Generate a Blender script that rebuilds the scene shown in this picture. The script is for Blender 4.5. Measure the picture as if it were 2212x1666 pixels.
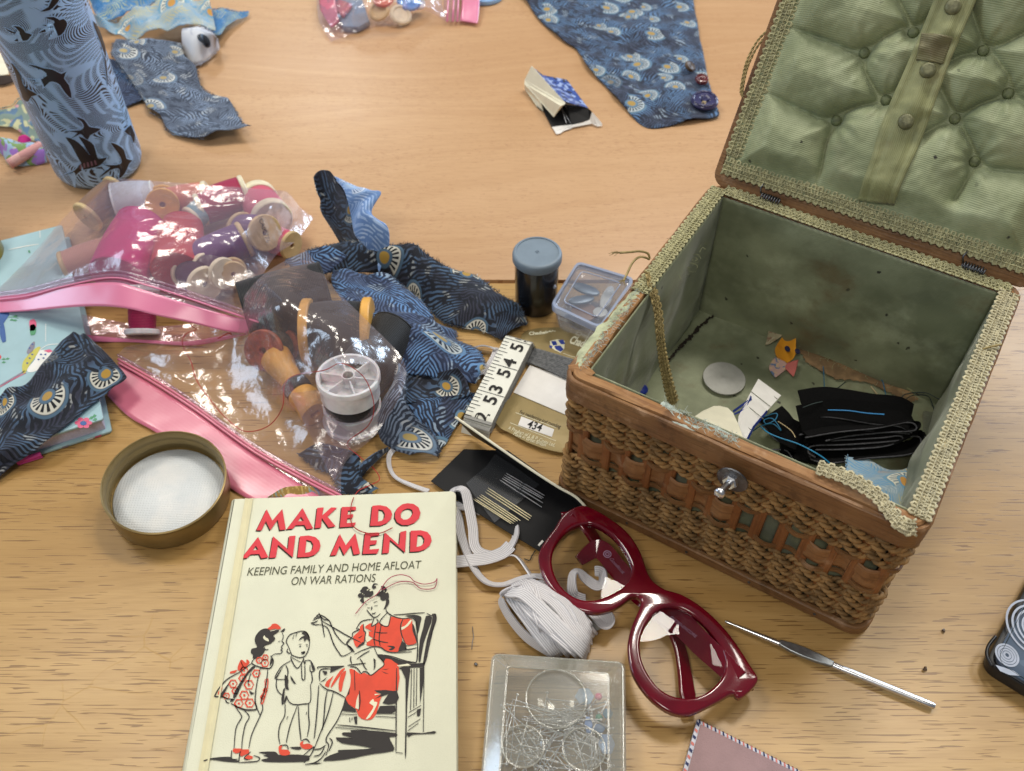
import bpy, math, random
import numpy as np
from mathutils import Vector, Matrix, noise as mnoise, geometry as mgeo

for _o in list(bpy.data.objects):
    bpy.data.objects.remove(_o)
SC = bpy.context.scene
COL = SC.collection
R = math.radians

# ------------------------------------------------------------------ camera
PITCH, FPX, CAMH = R(49.22), 2012.6, 0.4721
cam_d = bpy.data.cameras.new('camera')
cam = bpy.data.objects.new('camera', cam_d)
COL.objects.link(cam)
cam.location = (0, 0, CAMH)
cam.rotation_euler = (R(90) - PITCH, 0, 0)
cam_d.sensor_fit = 'HORIZONTAL'
cam_d.sensor_width = 36.0
cam_d.lens = FPX / 2212 * 36.0
cam_d.clip_start, cam_d.clip_end = 0.01, 60
cam_d.dof.use_dof = True
cam_d.dof.focus_distance = 0.50
cam_d.dof.aperture_fstop = 14.0
SC.camera = cam
SC.render.resolution_x, SC.render.resolution_y = 1024, 771

# ------------------------------------------------------------------ world, lamps, exposure
W = bpy.data.worlds.new('World')
SC.world = W
W.use_nodes = True
bg = W.node_tree.nodes['Background']
bg.inputs[0].default_value = (0.86, 0.91, 1.0, 1)
bg.inputs[1].default_value = 0.20


def area(name, loc, target, sx, sy, power, col, spread=180):
    l = bpy.data.lights.new(name, 'AREA')
    l.shape = 'RECTANGLE'
    l.size, l.size_y, l.energy, l.color = sx, sy, power, col
    l.spread = R(spread)
    o = bpy.data.objects.new(name, l)
    COL.objects.link(o)
    o.location = loc
    o.rotation_euler = (Vector(target) - Vector(loc)).to_track_quat('-Z', 'Y').to_euler()
    return o


WARM = (1.0, 0.94, 0.84)
area('ceiling_or_fill_lamp', (-1.15, 1.15, 2.05), (-1.15, 1.15, 0), 0.6, 0.6, 24, WARM)
area('ceiling_or_fill_lamp', (0.46, 1.32, 2.05), (0.46, 1.32, 0), 0.42, 0.42, 24, WARM)
area('ceiling_or_fill_lamp', (1.30, 1.10, 2.05), (1.30, 1.10, 0), 0.6, 0.6, 22, WARM)
area('ceiling_or_fill_lamp', (-0.9, 3.3, 2.05), (-0.9, 3.3, 0), 0.6, 0.6, 26, WARM)
area('ceiling_or_fill_lamp', (-0.5, -1.0, 2.05), (-0.5, -1.0, 0), 0.6, 0.6, 22, WARM)  # added fill lamp behind the camera, brightens the basket front
area('window_light', (4.0, 3.9, 1.7), (0, 0.5, 0.05), 2.6, 1.6, 185, (0.64, 0.80, 1.0))
area('window_light', (-2.6, 0.7, 1.0), (0, 0.4, 0.02), 1.0, 0.9, 15, (0.62, 0.79, 1.0))
SC.view_settings.view_transform = 'Standard'
SC.view_settings.look = 'None'
SC.view_settings.exposure = -0.25
SC.view_settings.gamma = 1.0
SC.view_settings.use_curve_mapping = False
SC.cycles.max_bounces = 10
SC.cycles.transparent_max_bounces = 24
SC.cycles.caustics_reflective = False
SC.cycles.caustics_refractive = False
SC.cycles.use_denoising = True

# ------------------------------------------------------------------ measuring: photo pixels -> points on real planes
CAMP = Vector((0, 0, CAMH))
FW = Vector((0, math.cos(PITCH), -math.sin(PITCH)))
UP = Vector((0, math.sin(PITCH), math.cos(PITCH)))


def ray(u, v):
    return Vector((1, 0, 0)) * ((u - 1106) / FPX) + FW - UP * ((v - 833) / FPX)


def P(u, v, z=0.0):
    d = ray(u, v)
    return CAMP + d * ((z - CAMH) / d.z)


def onplane(u, v, o, n):
    d = ray(u, v)
    return CAMP + d * ((o - CAMP).dot(n) / d.dot(n))


def crop(ox, oy, s):
    return lambda x, y: ((x / s + ox) / 1.8445, (y / s + oy) / 1.8445)


K1, K2, K3, K4 = crop(0, 0, 2.007), crop(1000, 0, 2.007), crop(2000, 0, 2.007), crop(2980, 0, 2.007)
K5, K6, K7, K8 = crop(0, 650, 2.007), crop(1000, 650, 2.007), crop(1800, 850, 1.6657), crop(0, 1200, 2.007)
K9, K10, K11, K12 = crop(2200, 650, 2.007), crop(2980, 650, 2.007), crop(2200, 1400, 2.007), crop(2980, 1450, 2.007)
K13, K14, K15 = crop(1000, 1300, 2.007), crop(700, 1920, 1.4458), crop(1700, 1800, 1.851)
K16, K17, K18 = crop(1800, 2400, 2.212), crop(2100, 1950, 1.754), crop(2700, 2300, 1.6029)
KT, KG = crop(940, 1990, 2.765), crop(780, 2450, 2.678)
KM, KC = crop(1220, 2300, 3.95), crop(1180, 2600, 3.53)

# ------------------------------------------------------------------ objects
WLOC = {}


def link(o, parent=None, loc=None):
    COL.objects.link(o)
    if parent is not None:
        o.parent = parent
        o.matrix_parent_inverse = Matrix.Translation(-WLOC[parent.name])
        WLOC[o.name] = Vector((0, 0, 0)) if loc is None else loc
    else:
        WLOC[o.name] = Vector((0, 0, 0)) if loc is None else loc
    return o


def tag(o, label, cat, group=None):
    o['label'], o['category'] = label, cat
    if group:
        o['group'] = group
    return o


def thing(name, label, cat, loc, group=None):
    o = bpy.data.objects.new(name, None)
    o.empty_display_size = 0.01
    o.location = loc
    link(o, None, Vector(loc))
    return tag(o, label, cat, group)


class MB:
    def __init__(s):
        s.v, s.f, s.m, s.uv = [], [], [], []

    def add(s, V, F, mi=0, UV=None):
        b = len(s.v)
        s.v += [tuple(p) for p in V]
        s.uv += [tuple(q) for q in UV] if UV is not None else [(p[0], p[1]) for p in V]
        s.f += [tuple(i + b for i in f) for f in F]
        s.m += [mi] * len(F)
        return s

    def build(s, name, mats, parent=None, smooth=40, solid=0, bevel=0, subsurf=0):
        me = bpy.data.meshes.new(name)
        loc = Vector((0, 0, 0))
        V = s.v
        if parent is None:
            a = np.array(V)
            loc = Vector(((a[:, 0].min() + a[:, 0].max()) / 2, (a[:, 1].min() + a[:, 1].max()) / 2, a[:, 2].min()))
            V = [tuple(Vector(p) - loc) for p in V]
        me.from_pydata(V, [], s.f)
        if not isinstance(mats, (list, tuple)):
            mats = [mats]
        for m in mats:
            me.materials.append(m)
        me.polygons.foreach_set('material_index', s.m)
        ul = me.uv_layers.new(name='UVMap')
        idx = np.zeros(len(me.loops), dtype=np.int32)
        me.loops.foreach_get('vertex_index', idx)
        ul.data.foreach_set('uv', np.array(s.uv, dtype=np.float32)[idx].ravel())
        me.update()
        if smooth:
            me.polygons.foreach_set('use_smooth', [True] * len(me.polygons))
            if smooth < 180:
                me.set_sharp_from_angle(angle=R(smooth))
        o = bpy.data.objects.new(name, me)
        o.location = loc
        link(o, parent, loc)
        if bevel:
            b = o.modifiers.new('bevel', 'BEVEL')
            b.width, b.segments, b.limit_method = bevel, 2, 'ANGLE'
        if subsurf:
            b = o.modifiers.new('sub', 'SUBSURF')
            b.levels = b.render_levels = subsurf
        if solid:
            b = o.modifiers.new('solid', 'SOLIDIFY')
            b.thickness, b.offset = solid, 0
        return o


def spline(pts, n, closed=False):
    """Catmull-Rom through pts (tuples of any length), n samples evenly spaced by index."""
    p = np.array([tuple(q) for q in pts], dtype=float)
    k = len(p)
    segs = k if closed else k - 1
    out = []
    for i in range(n):
        t = i / n * segs if closed else i / (n - 1) * segs
        j = min(int(t), segs - 1)
        f = t - j
        if closed:
            a, b, c, d = p[(j - 1) % k], p[j % k], p[(j + 1) % k], p[(j + 2) % k]
        else:
            a, b, c, d = p[max(j - 1, 0)], p[j], p[j + 1], p[min(j + 2, k - 1)]
        out.append(0.5 * (2 * b + (c - a) * f + (2 * a - 5 * b + 4 * c - d) * f * f + (3 * b - a - 3 * c + d) * f ** 3))
    return np.array(out)


def even(pts, step=None, n=None, closed=False):
    """Resample a polyline at an even arc step."""
    p = np.array([tuple(q) for q in pts], dtype=float)
    if closed:
        p = np.vstack([p, p[:1]])
    s = np.concatenate([[0], np.cumsum(np.linalg.norm(np.diff(p, axis=0), axis=1))])
    if n is None:
        n = max(2, int(round(s[-1] / step)) + 1)
    t = np.linspace(0, s[-1], n, endpoint=not closed)
    return np.stack([np.interp(t, s, p[:, i]) for i in range(p.shape[1])], 1)


def frames(path, closed=False):
    p = np.array(path)
    n = len(p)
    T = np.roll(p, -1, 0) - np.roll(p, 1, 0) if closed else np.gradient(p, axis=0)
    T /= np.linalg.norm(T, axis=1)[:, None] + 1e-12
    N = np.zeros_like(p)
    a = np.array([0, 0, 1.0]) if abs(T[0][2]) < 0.9 else np.array([1.0, 0, 0])
    N[0] = np.cross(T[0], a)
    N[0] /= np.linalg.norm(N[0])
    for i in range(1, n):
        N[i] = N[i - 1] - T[i] * N[i - 1].dot(T[i])
        N[i] /= np.linalg.norm(N[i]) + 1e-12
    return T, N, np.cross(T, N)


def tube(path, r, k=6, closed=False, caps=True):
    p = np.array([tuple(q) for q in path], dtype=float)
    n = len(p)
    T, N, B = frames(p, closed)
    rr = np.full(n, r) if np.isscalar(r) else np.array(r)
    V, UV = [], []
    s = np.concatenate([[0], np.cumsum(np.linalg.norm(np.diff(p, axis=0), axis=1))])
    for i in range(n):
        for j in range(k):
            a = 2 * math.pi * j / k
            V.append(tuple(p[i] + rr[i] * (math.cos(a) * N[i] + math.sin(a) * B[i])))
            UV.append((s[i], j / k * 0.01))
    F = []
    for i in range(n if closed else n - 1):
        i2 = (i + 1) % n
        for j in range(k):
            j2 = (j + 1) % k
            F.append((i * k + j, i * k + j2, i2 * k + j2, i2 * k + j))
    if caps and not closed:
        F.append(tuple(range(k - 1, -1, -1)))
        F.append(tuple((n - 1) * k + j for j in range(k)))
    return V, F, UV


def ribbon(path, wvec, w, t, closed=False):
    """Flat band along path; wvec = width direction (vector or list), w width, t thickness."""
    p = np.array([tuple(q) for q in path], dtype=float)
    n = len(p)
    T = np.gradient(p, axis=0)
    T /= np.linalg.norm(T, axis=1)[:, None] + 1e-12
    wv = np.array([tuple(q) for q in wvec], dtype=float) if not isinstance(wvec, Vector) else np.tile(np.array(tuple(wvec)), (n, 1))
    wv = wv - T * (wv * T).sum(1)[:, None]
    wv /= np.linalg.norm(wv, axis=1)[:, None] + 1e-12
    nn = np.cross(wv, T)
    nn = np.where(nn[:, 2:3] < 0, -nn, nn) if abs(nn[:, 2]).mean() > .3 else nn
    s = np.concatenate([[0], np.cumsum(np.linalg.norm(np.diff(p, axis=0), axis=1))])
    ww = np.full(n, w) if np.isscalar(w) else np.array(w)
    V, UV, F = [], [], []
    for i in range(n):
        for (a, b) in ((-.5, -.5), (.5, -.5), (.5, .5), (-.5, .5)):
            V.append(tuple(p[i] + wv[i] * ww[i] * a + nn[i] * t * b))
            UV.append((s[i], a * ww[i]))
    for i in range(n - 1):
        for j in range(4):
            j2 = (j + 1) % 4
            F.append((i * 4 + j, i * 4 + j2, i * 4 + 4 + j2, i * 4 + 4 + j))
    F.append((3, 2, 1, 0))
    F.append(tuple((n - 1) * 4 + j for j in range(4)))
    return V, F, UV


def lathe(prof, M, n=48, cap=True):
    """prof: (r,z) list, M: 4x4 placing it."""
    V, F, UV = [], [], []
    k = len(prof)
    s = 0
    for i, (r, z) in enumerate(prof):
        if i:
            s += math.hypot(r - prof[i - 1][0], z - prof[i - 1][1])
        for j in range(n):
            a = 2 * math.pi * j / n
            V.append(tuple(M @ Vector((r * math.cos(a), r * math.sin(a), z))))
            UV.append((a * max(r, .004), s))
    for i in range(k - 1):
        for j in range(n):
            j2 = (j + 1) % n
            F.append((i * n + j, i * n + j2, i * n + n + j2, i * n + n + j))
    if cap:
        if prof[0][0] > 1e-6:
            F.append(tuple(range(n - 1, -1, -1)))
        if prof[-1][0] > 1e-6:
            F.append(tuple((k - 1) * n + j for j in range(n)))
    return V, F, UV


def axisM(loc, axis=(0, 0, 1)):
    q = Vector(axis).to_track_quat('Z', 'Y')
    return Matrix.Translation(Vector(loc)) @ q.to_matrix().to_4x4()


def inset(poly, d):
    """Move every corner of a 2D loop inwards by d (loop is counter-clockwise for a solid)."""
    p = np.array(poly)
    a = p - np.roll(p, 1, 0)
    b = np.roll(p, -1, 0) - p
    na = np.stack([-a[:, 1], a[:, 0]], 1)
    nb = np.stack([-b[:, 1], b[:, 0]], 1)
    na /= np.linalg.norm(na, axis=1)[:, None] + 1e-12
    nb /= np.linalg.norm(nb, axis=1)[:, None] + 1e-12
    m = na + nb
    l = (m * m).sum(1)[:, None]
    return p + m * 2 * d / np.maximum(l, 1.0)


def ccw(poly, sign=1):
    p = np.array(poly, dtype=float)
    x, y = p[:, 0], p[:, 1]
    A = (x * np.roll(y, -1) - np.roll(x, -1) * y).sum()
    return p if A * sign > 0 else p[::-1]


def slab(loops, z0, z1, bev=0, place=None, mb=None, mi=0, seg=2, top_mi=None):
    """Solid plate from a 2D outline (first loop) with holes (others) between z0 and z1."""
    mb = mb or MB()
    place = place or (lambda x, y, z: (x, y, z))
    L = [ccw(loops[0], 1)] + [ccw(h, -1) for h in loops[1:]]
    rings = []
    if bev:
        for i in range(seg + 1):
            a = math.pi / 2 * i / seg
            rings.append((bev * (1 - math.sin(a)), z0 + bev * (1 - math.cos(a))))
        for i in range(seg + 1):
            a = math.pi / 2 * i / seg
            rings.append((bev * (1 - math.cos(a)), z1 - bev * (1 - math.sin(a))))
    else:
        rings = [(0, z0), (0, z1)]
    V, F, UV = [], [], []
    starts = []
    for (d, z) in rings:
        st = []
        for lp in L:
            q = inset(lp, d) if d else lp
            st.append(len(V))
            V += [place(x, y, z) for x, y in q]
            UV += [(x, y) for x, y in q]
        starts.append(st)
    for i in range(len(rings) - 1):
        for li, lp in enumerate(L):
            n = len(lp)
            a, b = starts[i][li], starts[i + 1][li]
            for j in range(n):
                j2 = (j + 1) % n
                F.append((a + j, a + j2, b + j2, b + j))
    d = rings[-1][0]
    tess = mgeo.tessellate_polygon([[Vector((x, y, 0)) for x, y in (inset(lp, d) if d else lp)] for lp in L])
    order = []
    for li, lp in enumerate(L):
        order += [(li, j) for j in range(len(lp))]

    def tri(ring, flip):
        out = []
        for t in tess:
            ids = [starts[ring][order[i][0]] + order[i][1] for i in t]
            a, b, c = [Vector((*UV[i], 0)) for i in ids]
            up = (b - a).cross(c - a).z > 0
            out.append(tuple(ids) if up != flip else tuple(reversed(ids)))
        return out
    mb.add(V, F + tri(0, True), mi, UV)
    b = len(mb.v) - len(V)
    T = tri(len(rings) - 1, False)
    mb.f += [tuple(i + b for i in t) for t in T]
    mb.m += [mi if top_mi is None else top_mi] * len(T)
    return mb


def flat(polys, z, mb=None, mi=0, place=None, dz=0):
    """Printed shapes: thin faces lying on a surface. polys: list of loops lists (outer, holes...)."""
    mb = mb or MB()
    place = place or (lambda x, y, z: (x, y, z))
    for loops in polys:
        pts = [Vector((q[0], q[1], 0)) for lp in loops for q in lp]
        tess = mgeo.tessellate_polygon([[Vector((q[0], q[1], 0)) for q in lp] for lp in loops])
        F = []
        for t in tess:
            a, b, c = (pts[i] for i in t)
            F.append(tuple(t) if (b - a).cross(c - a).z > 0 else tuple(reversed(t)))
        mb.add([place(p.x, p.y, z) for p in pts], F, mi, [(p.x, p.y) for p in pts])
    return mb


def pix(K, pts, z):
    """Outline read off a crop of the photo -> 2D points on the plane at height z."""
    return [tuple(P(*K(x, y), z))[:2] for x, y in pts]


def stroke(pts, w, taper=True):
    """2D pen line as a closed loop."""
    p = np.array(pts, dtype=float)
    if len(p) > 2:
        p = spline(p, max(6, len(p) * 4))
    n = len(p)
    T = np.gradient(p, axis=0)
    T /= np.linalg.norm(T, axis=1)[:, None] + 1e-12
    N = np.stack([-T[:, 1], T[:, 0]], 1)
    t = np.linspace(0, 1, n)
    ww = w * (0.45 + 0.55 * np.sin(math.pi * np.clip(t, .02, .98)) ** .6) if taper else np.full(n, w)
    return p, N, ww


def ink(mb, pts, w, z, mi=0, place=None, taper=True):
    place = place or (lambda x, y, z: (x, y, z))
    p, N, ww = stroke(pts, w, taper)
    V, F, UV = [], [], []
    for i in range(len(p)):
        a, b = p[i] + N[i] * ww[i] / 2, p[i] - N[i] * ww[i] / 2
        V += [place(a[0], a[1], z), place(b[0], b[1], z)]
        UV += [tuple(a), tuple(b)]
    for i in range(len(p) - 1):
        F.append((2 * i, 2 * i + 1, 2 * i + 3, 2 * i + 2))
    mb.add(V, F, mi, UV)
    return mb


def text_polys(s, size, bold=0.0, space=1.0, shear=0.0):
    """Outline text -> list of (verts2D, faces) in metres, via Blender's own font."""
    c = bpy.data.curves.new('t', 'FONT')
    c.body, c.size, c.offset, c.space_character, c.shear = s, size, bold, space, shear
    c.align_x, c.align_y = 'CENTER', 'CENTER'
    c.resolution_u = 3
    o = bpy.data.objects.new('t', c)
    COL.objects.link(o)
    dg = bpy.context.evaluated_depsgraph_get()
    me = o.evaluated_get(dg).to_mesh()
    V = [tuple(v.co)[:2] for v in me.vertices]
    F = [tuple(f.vertices) for f in me.polygons]
    o.evaluated_get(dg).to_mesh_clear()
    bpy.data.objects.remove(o)
    bpy.data.curves.remove(c)
    return V, F


def put_text(mb, s, size, O, ex, ey, mi=0, fit=None, **kw):
    """Write text on a plane: O centre, ex / ey unit vectors; fit = wanted width."""
    V, F = text_polys(s, size, **kw)
    if fit:
        a = np.array(V)
        k = fit / (a[:, 0].max() - a[:, 0].min())
    else:
        k = 1
    O, ex, ey = Vector(O), Vector(ex), Vector(ey)
    mb.add([tuple(O + ex * x * k + ey * y) for x, y in V], F, mi, V)
    return mb


def crumple(p, a, f=60.0, seed=0.0):
    q = Vector((p[0] * f + seed, p[1] * f - seed, seed))
    n1 = mnoise.noise(q)
    n2 = mnoise.noise(q * 2.3 + Vector((7, 3, 1)))
    n3 = mnoise.noise(q * 4.9 + Vector((1, 9, 4)))
    return a * (1.1 * n1 + .42 * n2 + .16 * (1 - 2.4 * abs(n2)) + .10 * n3)


def lift(pts):
    return np.array([tuple(P(*q)) for q in pts])


def cloth(A, B, nu=40, nv=16, bulge=None, wr=0.0012, f=45, seed=0.0, mb=None, mi=0, fray=0, uvo=(0, 0), uvrot=0.0, zmin=0.0006, zfloor=None):
    """Strip of cloth between two edges given as (u, v, z) photo points; bulge(t, s) adds height."""
    a = even(spline(lift(A), 80), n=nu)
    b = even(spline(lift(B), 80), n=nu)
    V, UV, F = [], [], []
    mid = (a + b) / 2
    L = np.concatenate([[0], np.cumsum(np.linalg.norm(np.diff(mid, axis=0), axis=1))])
    c, s_ = math.cos(uvrot), math.sin(uvrot)
    for i in range(nu):
        w = np.linalg.norm(b[i] - a[i])
        for j in range(nv):
            t = j / (nv - 1)
            q = a[i] * (1 - t) + b[i] * t
            q = q.copy()
            if bulge:
                q[2] += bulge(i / (nu - 1), t)
            q[2] += wr * mnoise.noise(Vector((q[0] * f + seed, q[1] * f, seed * 1.7))) + wr * .6 * mnoise.noise(Vector((q[0] * f * 2.6, q[1] * f * 2.6 + seed, seed)))
            q[2] = max(q[2], zfloor(q) if zfloor else zmin)
            V.append(tuple(q))
            x, y = L[i], (t - .5) * w
            UV.append((c * x - s_ * y + uvo[0], s_ * x + c * y + uvo[1]))
    for i in range(nu - 1):
        for j in range(nv - 1):
            F.append((i * nv + j, i * nv + j + 1, i * nv + nv + j + 1, i * nv + nv + j))
    mb = mb or MB()
    mb.add(V, F, mi, UV)
    if fray:
        rnd = random.Random(seed)
        for e, o in ((a, -1), (b, 1)):
            if fray == 1 and o < 0 or fray == 2 and o > 0:
                continue
            for i in range(nu - 1):
                for k in range(4):
                    t = rnd.random()
                    p0 = Vector(e[i] * (1 - t) + e[i + 1] * t)
                    p0.z = max(p0.z, zmin)
                    d = (Vector(b[i]) - Vector(a[i])).normalized() * o
                    tg = Vector(e[i + 1] - e[i]).normalized()
                    ln = rnd.uniform(.0005, .0034) * (.4 + 1.2 * abs(mnoise.noise(Vector((i * .23, seed, 0)))))
                    p1 = p0 + d * ln + tg * rnd.uniform(-.0018, .0018) + Vector((0, 0, rnd.uniform(-.0006, .0012)))
                    p1.z = max(p1.z, .0004)
                    w = tg * .00028
                    u = UV[i * nv + (0 if o < 0 else nv - 1)]
                    mb.add([tuple(p0 - w), tuple(p0 + w), tuple(p1)], [(0, 1, 2)], mi, [u, u, u])
    return mb


def coons(top, bot, left, right, nu=90, nv=70, bumps=(), cr=0.002, f=60, seed=0.0, mb=None, mi=0, edge=0.15):
    """Sheet inside four border curves of (u, v, z) photo points. top/bot run left->right, left/right run top->bottom."""
    t_ = even(spline(top, 60), n=nu)
    b_ = even(spline(bot, 60), n=nu)
    l_ = even(spline(left, 60), n=nv)
    r_ = even(spline(right, 60), n=nv)
    V, UV, F = [], [], []
    for i in range(nv):
        y = i / (nv - 1)
        for j in range(nu):
            x = j / (nu - 1)
            q = (1 - y) * t_[j] + y * b_[j] + (1 - x) * l_[i] + x * r_[i] - ((1 - x) * (1 - y) * t_[0] + x * (1 - y) * t_[-1] + (1 - x) * y * b_[0] + x * y * b_[-1])
            z = q[2]
            for (bu, bv, br, bz) in bumps:
                z += bz * math.exp(-((q[0] - bu) ** 2 + (q[1] - bv) ** 2) / br ** 2)
            p = P(q[0], q[1], z)
            e = min(1, min(x, 1 - x, y, 1 - y) / edge)
            z2 = max(z + crumple(p, cr, f, seed) * (.25 + .75 * e), 0.0008)
            p = P(q[0], q[1], z2)
            V.append(tuple(p))
            UV.append((p.x, p.y))
    for i in range(nv - 1):
        for j in range(nu - 1):
            F.append((i * nu + j, i * nu + nu + j, i * nu + nu + j + 1, i * nu + j + 1))
    mb = mb or MB()
    mb.add(V, F, mi, UV)
    return mb
# ------------------------------------------------------------------ materials
def C(r, g, b, a=1.0):
    f = lambda c: (c / 255 / 12.92) if c / 255 <= 0.04045 else ((c / 255 + 0.055) / 1.055) ** 2.4
    return (f(r), f(g), f(b), a)


class NT:
    """Short-hand for building a node material."""

    def __init__(s, name):
        s.m = bpy.data.materials.new(name)
        s.m.use_nodes = True
        s.t = s.m.node_tree
        s.t.nodes.clear()
        s.out = s.t.nodes.new('ShaderNodeOutputMaterial')

    def n(s, typ, props=None, **inp):
        nd = s.t.nodes.new('ShaderNode' + typ)
        for k, v in (props or {}).items():
            setattr(nd, k, v)
        for k, v in inp.items():
            s.put(nd, k, v)
        return nd

    def put(s, nd, k, v):
        k = k.replace('_', ' ')
        sock = nd.inputs[int(k[1:])] if k[0] == 'i' and k[1:].isdigit() else nd.inputs[k]
        if isinstance(v, bpy.types.NodeSocket):
            s.t.links.new(v, sock)
        elif isinstance(v, bpy.types.Node):
            s.t.links.new(v.outputs[0], sock)
        else:
            sock.default_value = v

    def math(s, op, a, b=0.0, c=0.0, clamp=False):
        return s.n('Math', {'operation': op, 'use_clamp': clamp}, i0=a, i1=b, i2=c).outputs[0]

    def vmath(s, op, a, b=(0, 0, 0), o=0):
        return s.n('VectorMath', {'operation': op}, i0=a, i1=b).outputs[o]

    def mix(s, fac, a, b, mode='MIX'):
        nd = s.n('Mix', {'data_type': 'RGBA', 'blend_type': mode})
        for i, v in ((0, fac), (6, a), (7, b)):
            if isinstance(v, (bpy.types.NodeSocket, bpy.types.Node)):
                s.t.links.new(v.outputs[0] if isinstance(v, bpy.types.Node) else v, nd.inputs[i])
            else:
                nd.inputs[i].default_value = v
        return nd.outputs[2]

    def step(s, x, lo, hi):
        return s.n('MapRange', {'interpolation_type': 'SMOOTHSTEP'}, i0=x, i1=lo, i2=hi, i3=0.0, i4=1.0).outputs[0]

    def noise(s, vec, scale, detail=2.0, rough=0.5, dist=0.0, o=0):
        return s.n('TexNoise', None, Vector=vec, Scale=scale, Detail=detail, Roughness=rough, Distortion=dist).outputs[o]

    def scale(s, vec, x, y, z=1.0):
        return s.vmath('MULTIPLY', vec, (x, y, z))

    def co(s, which='Object'):
        return s.n('TexCoord').outputs[which]

    def uv(s):
        return s.n('UVMap', {'uv_map': 'UVMap'}).outputs[0]

    def bump(s, h, strength=0.3, dist=0.001):
        return s.n('Bump', None, Strength=strength, Distance=dist, Height=h).outputs[0]

    def bsdf(s, **k):
        b = s.n('BsdfPrincipled', None, **k)
        return b

    def done(s, sh):
        s.t.links.new(sh.outputs[0] if isinstance(sh, bpy.types.Node) else sh, s.out.inputs[0])
        return s.m


def plain(name, col, rough=0.5, metal=0.0, spec=0.5, var=0.12, vs=90, bump=0.0, bs=600, coat=0.0, sheen=0.0, sss=0.0, trans=0.0, alpha=1.0):
    """A solid material with slight mottling of its own colour and a fine surface bump."""
    t = NT(name)
    co = t.co()
    n = t.noise(co, vs, 3, .6)
    dark = tuple(c * (1 - var) for c in col[:3]) + (1,)
    lite = tuple(min(1, c * (1 + var)) for c in col[:3]) + (1,)
    b = t.bsdf(Base_Color=t.mix(t.step(n, .3, .7), dark, lite), Metallic=metal)
    t.put(b, 'Roughness', t.math('MULTIPLY_ADD', n, .16, rough - .08))
    t.put(b, 'Specular_IOR_Level', spec)
    if bump:
        t.put(b, 'Normal', t.bump(t.noise(co, bs, 3, .6), bump, .0006))
    if coat:
        t.put(b, 'Coat_Weight', coat)
        t.put(b, 'Coat_Roughness', .06)
    if sheen:
        t.put(b, 'Sheen_Weight', sheen)
    if sss:
        t.put(b, 'Subsurface_Weight', sss)
        t.put(b, 'Subsurface_Scale', .003)
    if trans:
        t.put(b, 'Transmission_Weight', trans)
    if alpha < 1:
        t.put(b, 'Alpha', alpha)
    return t.done(b)


def ink_mat(name, col, rough=0.55):
    return plain(name, col, rough, var=.08, spec=.3)


def wood_table(name, base, light, dark, fleck, fl_len, fl_pitch, amount, grain_y, rough, seed, fine_w=.34, edge=.05, det=2.5):
    t = NT(name)
    co = t.vmath('ADD', t.co('Object'), (seed, seed * .37, 0))
    # broad growth bands, gently warped
    wob = t.noise(t.scale(co, 1.1, 4.0), 1.6, 2, .5)
    y = t.n('SeparateXYZ', None, Vector=co).outputs[1]
    yy = t.math('MULTIPLY_ADD', wob, .16, y)
    rings = t.math('SINE', t.math('MULTIPLY', yy, grain_y))
    rings2 = t.noise(t.n('CombineXYZ', None, X=t.math('MULTIPLY', t.n('SeparateXYZ', None, Vector=co).outputs[0], 1.2), Y=t.math('MULTIPLY', yy, 95), Z=0.0).outputs[0], 1.0, 3, .6)
    band = t.math('ADD', t.math('MULTIPLY', t.math('MULTIPLY_ADD', rings, .5, .5), .26), t.math('MULTIPLY', rings2, .80))
    col = t.mix(t.step(band, .22, .85), light, base)
    # short pores along the grain
    fv = t.scale(co, fl_len, fl_pitch)
    fn = t.noise(fv, 1.0, det, .55, .25)
    dens = t.noise(t.scale(co, 7, 26), 1.0, 2, .5)
    thr = t.math('MULTIPLY_ADD', dens, -.24, amount)
    fm = t.step(t.math('SUBTRACT', fn, thr), 0.0, edge)
    col = t.mix(t.math('MULTIPLY', fm, .66), col, fleck)
    fine = t.noise(t.scale(co, 40, 900), 1.0, 2, .6)
    col = t.mix(t.math('MULTIPLY', t.step(fine, .42, .75), fine_w), col, dark)
    b = t.bsdf(Base_Color=col)
    # fine worn scratches in the lacquer
    sv = t.n('TexVoronoi', {'feature': 'DISTANCE_TO_EDGE', 'voronoi_dimensions': '2D'}, Vector=t.vmath('ADD', t.scale(co, 30, 34), t.scale(t.noise(co, 9, 2, .5, 0, 1), 2.4, 2.4)), Scale=1.0, Randomness=1.0).outputs[0]
    scr = t.math('MULTIPLY', t.math('SUBTRACT', 1.0, t.step(sv, 0.0, .012)), t.step(t.noise(co, 13, 2), .55, .68))
    t.put(b, 'Roughness', t.math('ADD', t.math('MULTIPLY_ADD', t.noise(co, 14, 3), .14, rough - .05), t.math('MULTIPLY', scr, .2)))
    t.put(b, 'Specular_IOR_Level', .5)
    t.put(b, 'Base_Color', t.mix(t.math('MULTIPLY', scr, .28), col, light))
    h = t.math('SUBTRACT', t.math('MULTIPLY', t.noise(t.scale(co, 300, 900), 1.0, 2), .5), t.math('ADD', t.math('MULTIPLY', fm, .5), scr))
    t.put(b, 'Normal', t.bump(h, .16, .0004))
    return t.done(b)


M_OAK = wood_table('oak_laminate', C(168, 131, 76), C(190, 154, 98), C(138, 100, 52), C(104, 70, 34), 44, 900, .74, 26, .35, 0.0, .22, .03, 1.0)
M_BEECH = wood_table('beech_laminate', C(186, 146, 106), C(200, 162, 122), C(164, 122, 84), C(156, 110, 74), 150, 1300, .74, 18, .33, 3.3)
M_GAP = plain('table_edge_shadow', C(58, 36, 20), .6)


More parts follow.
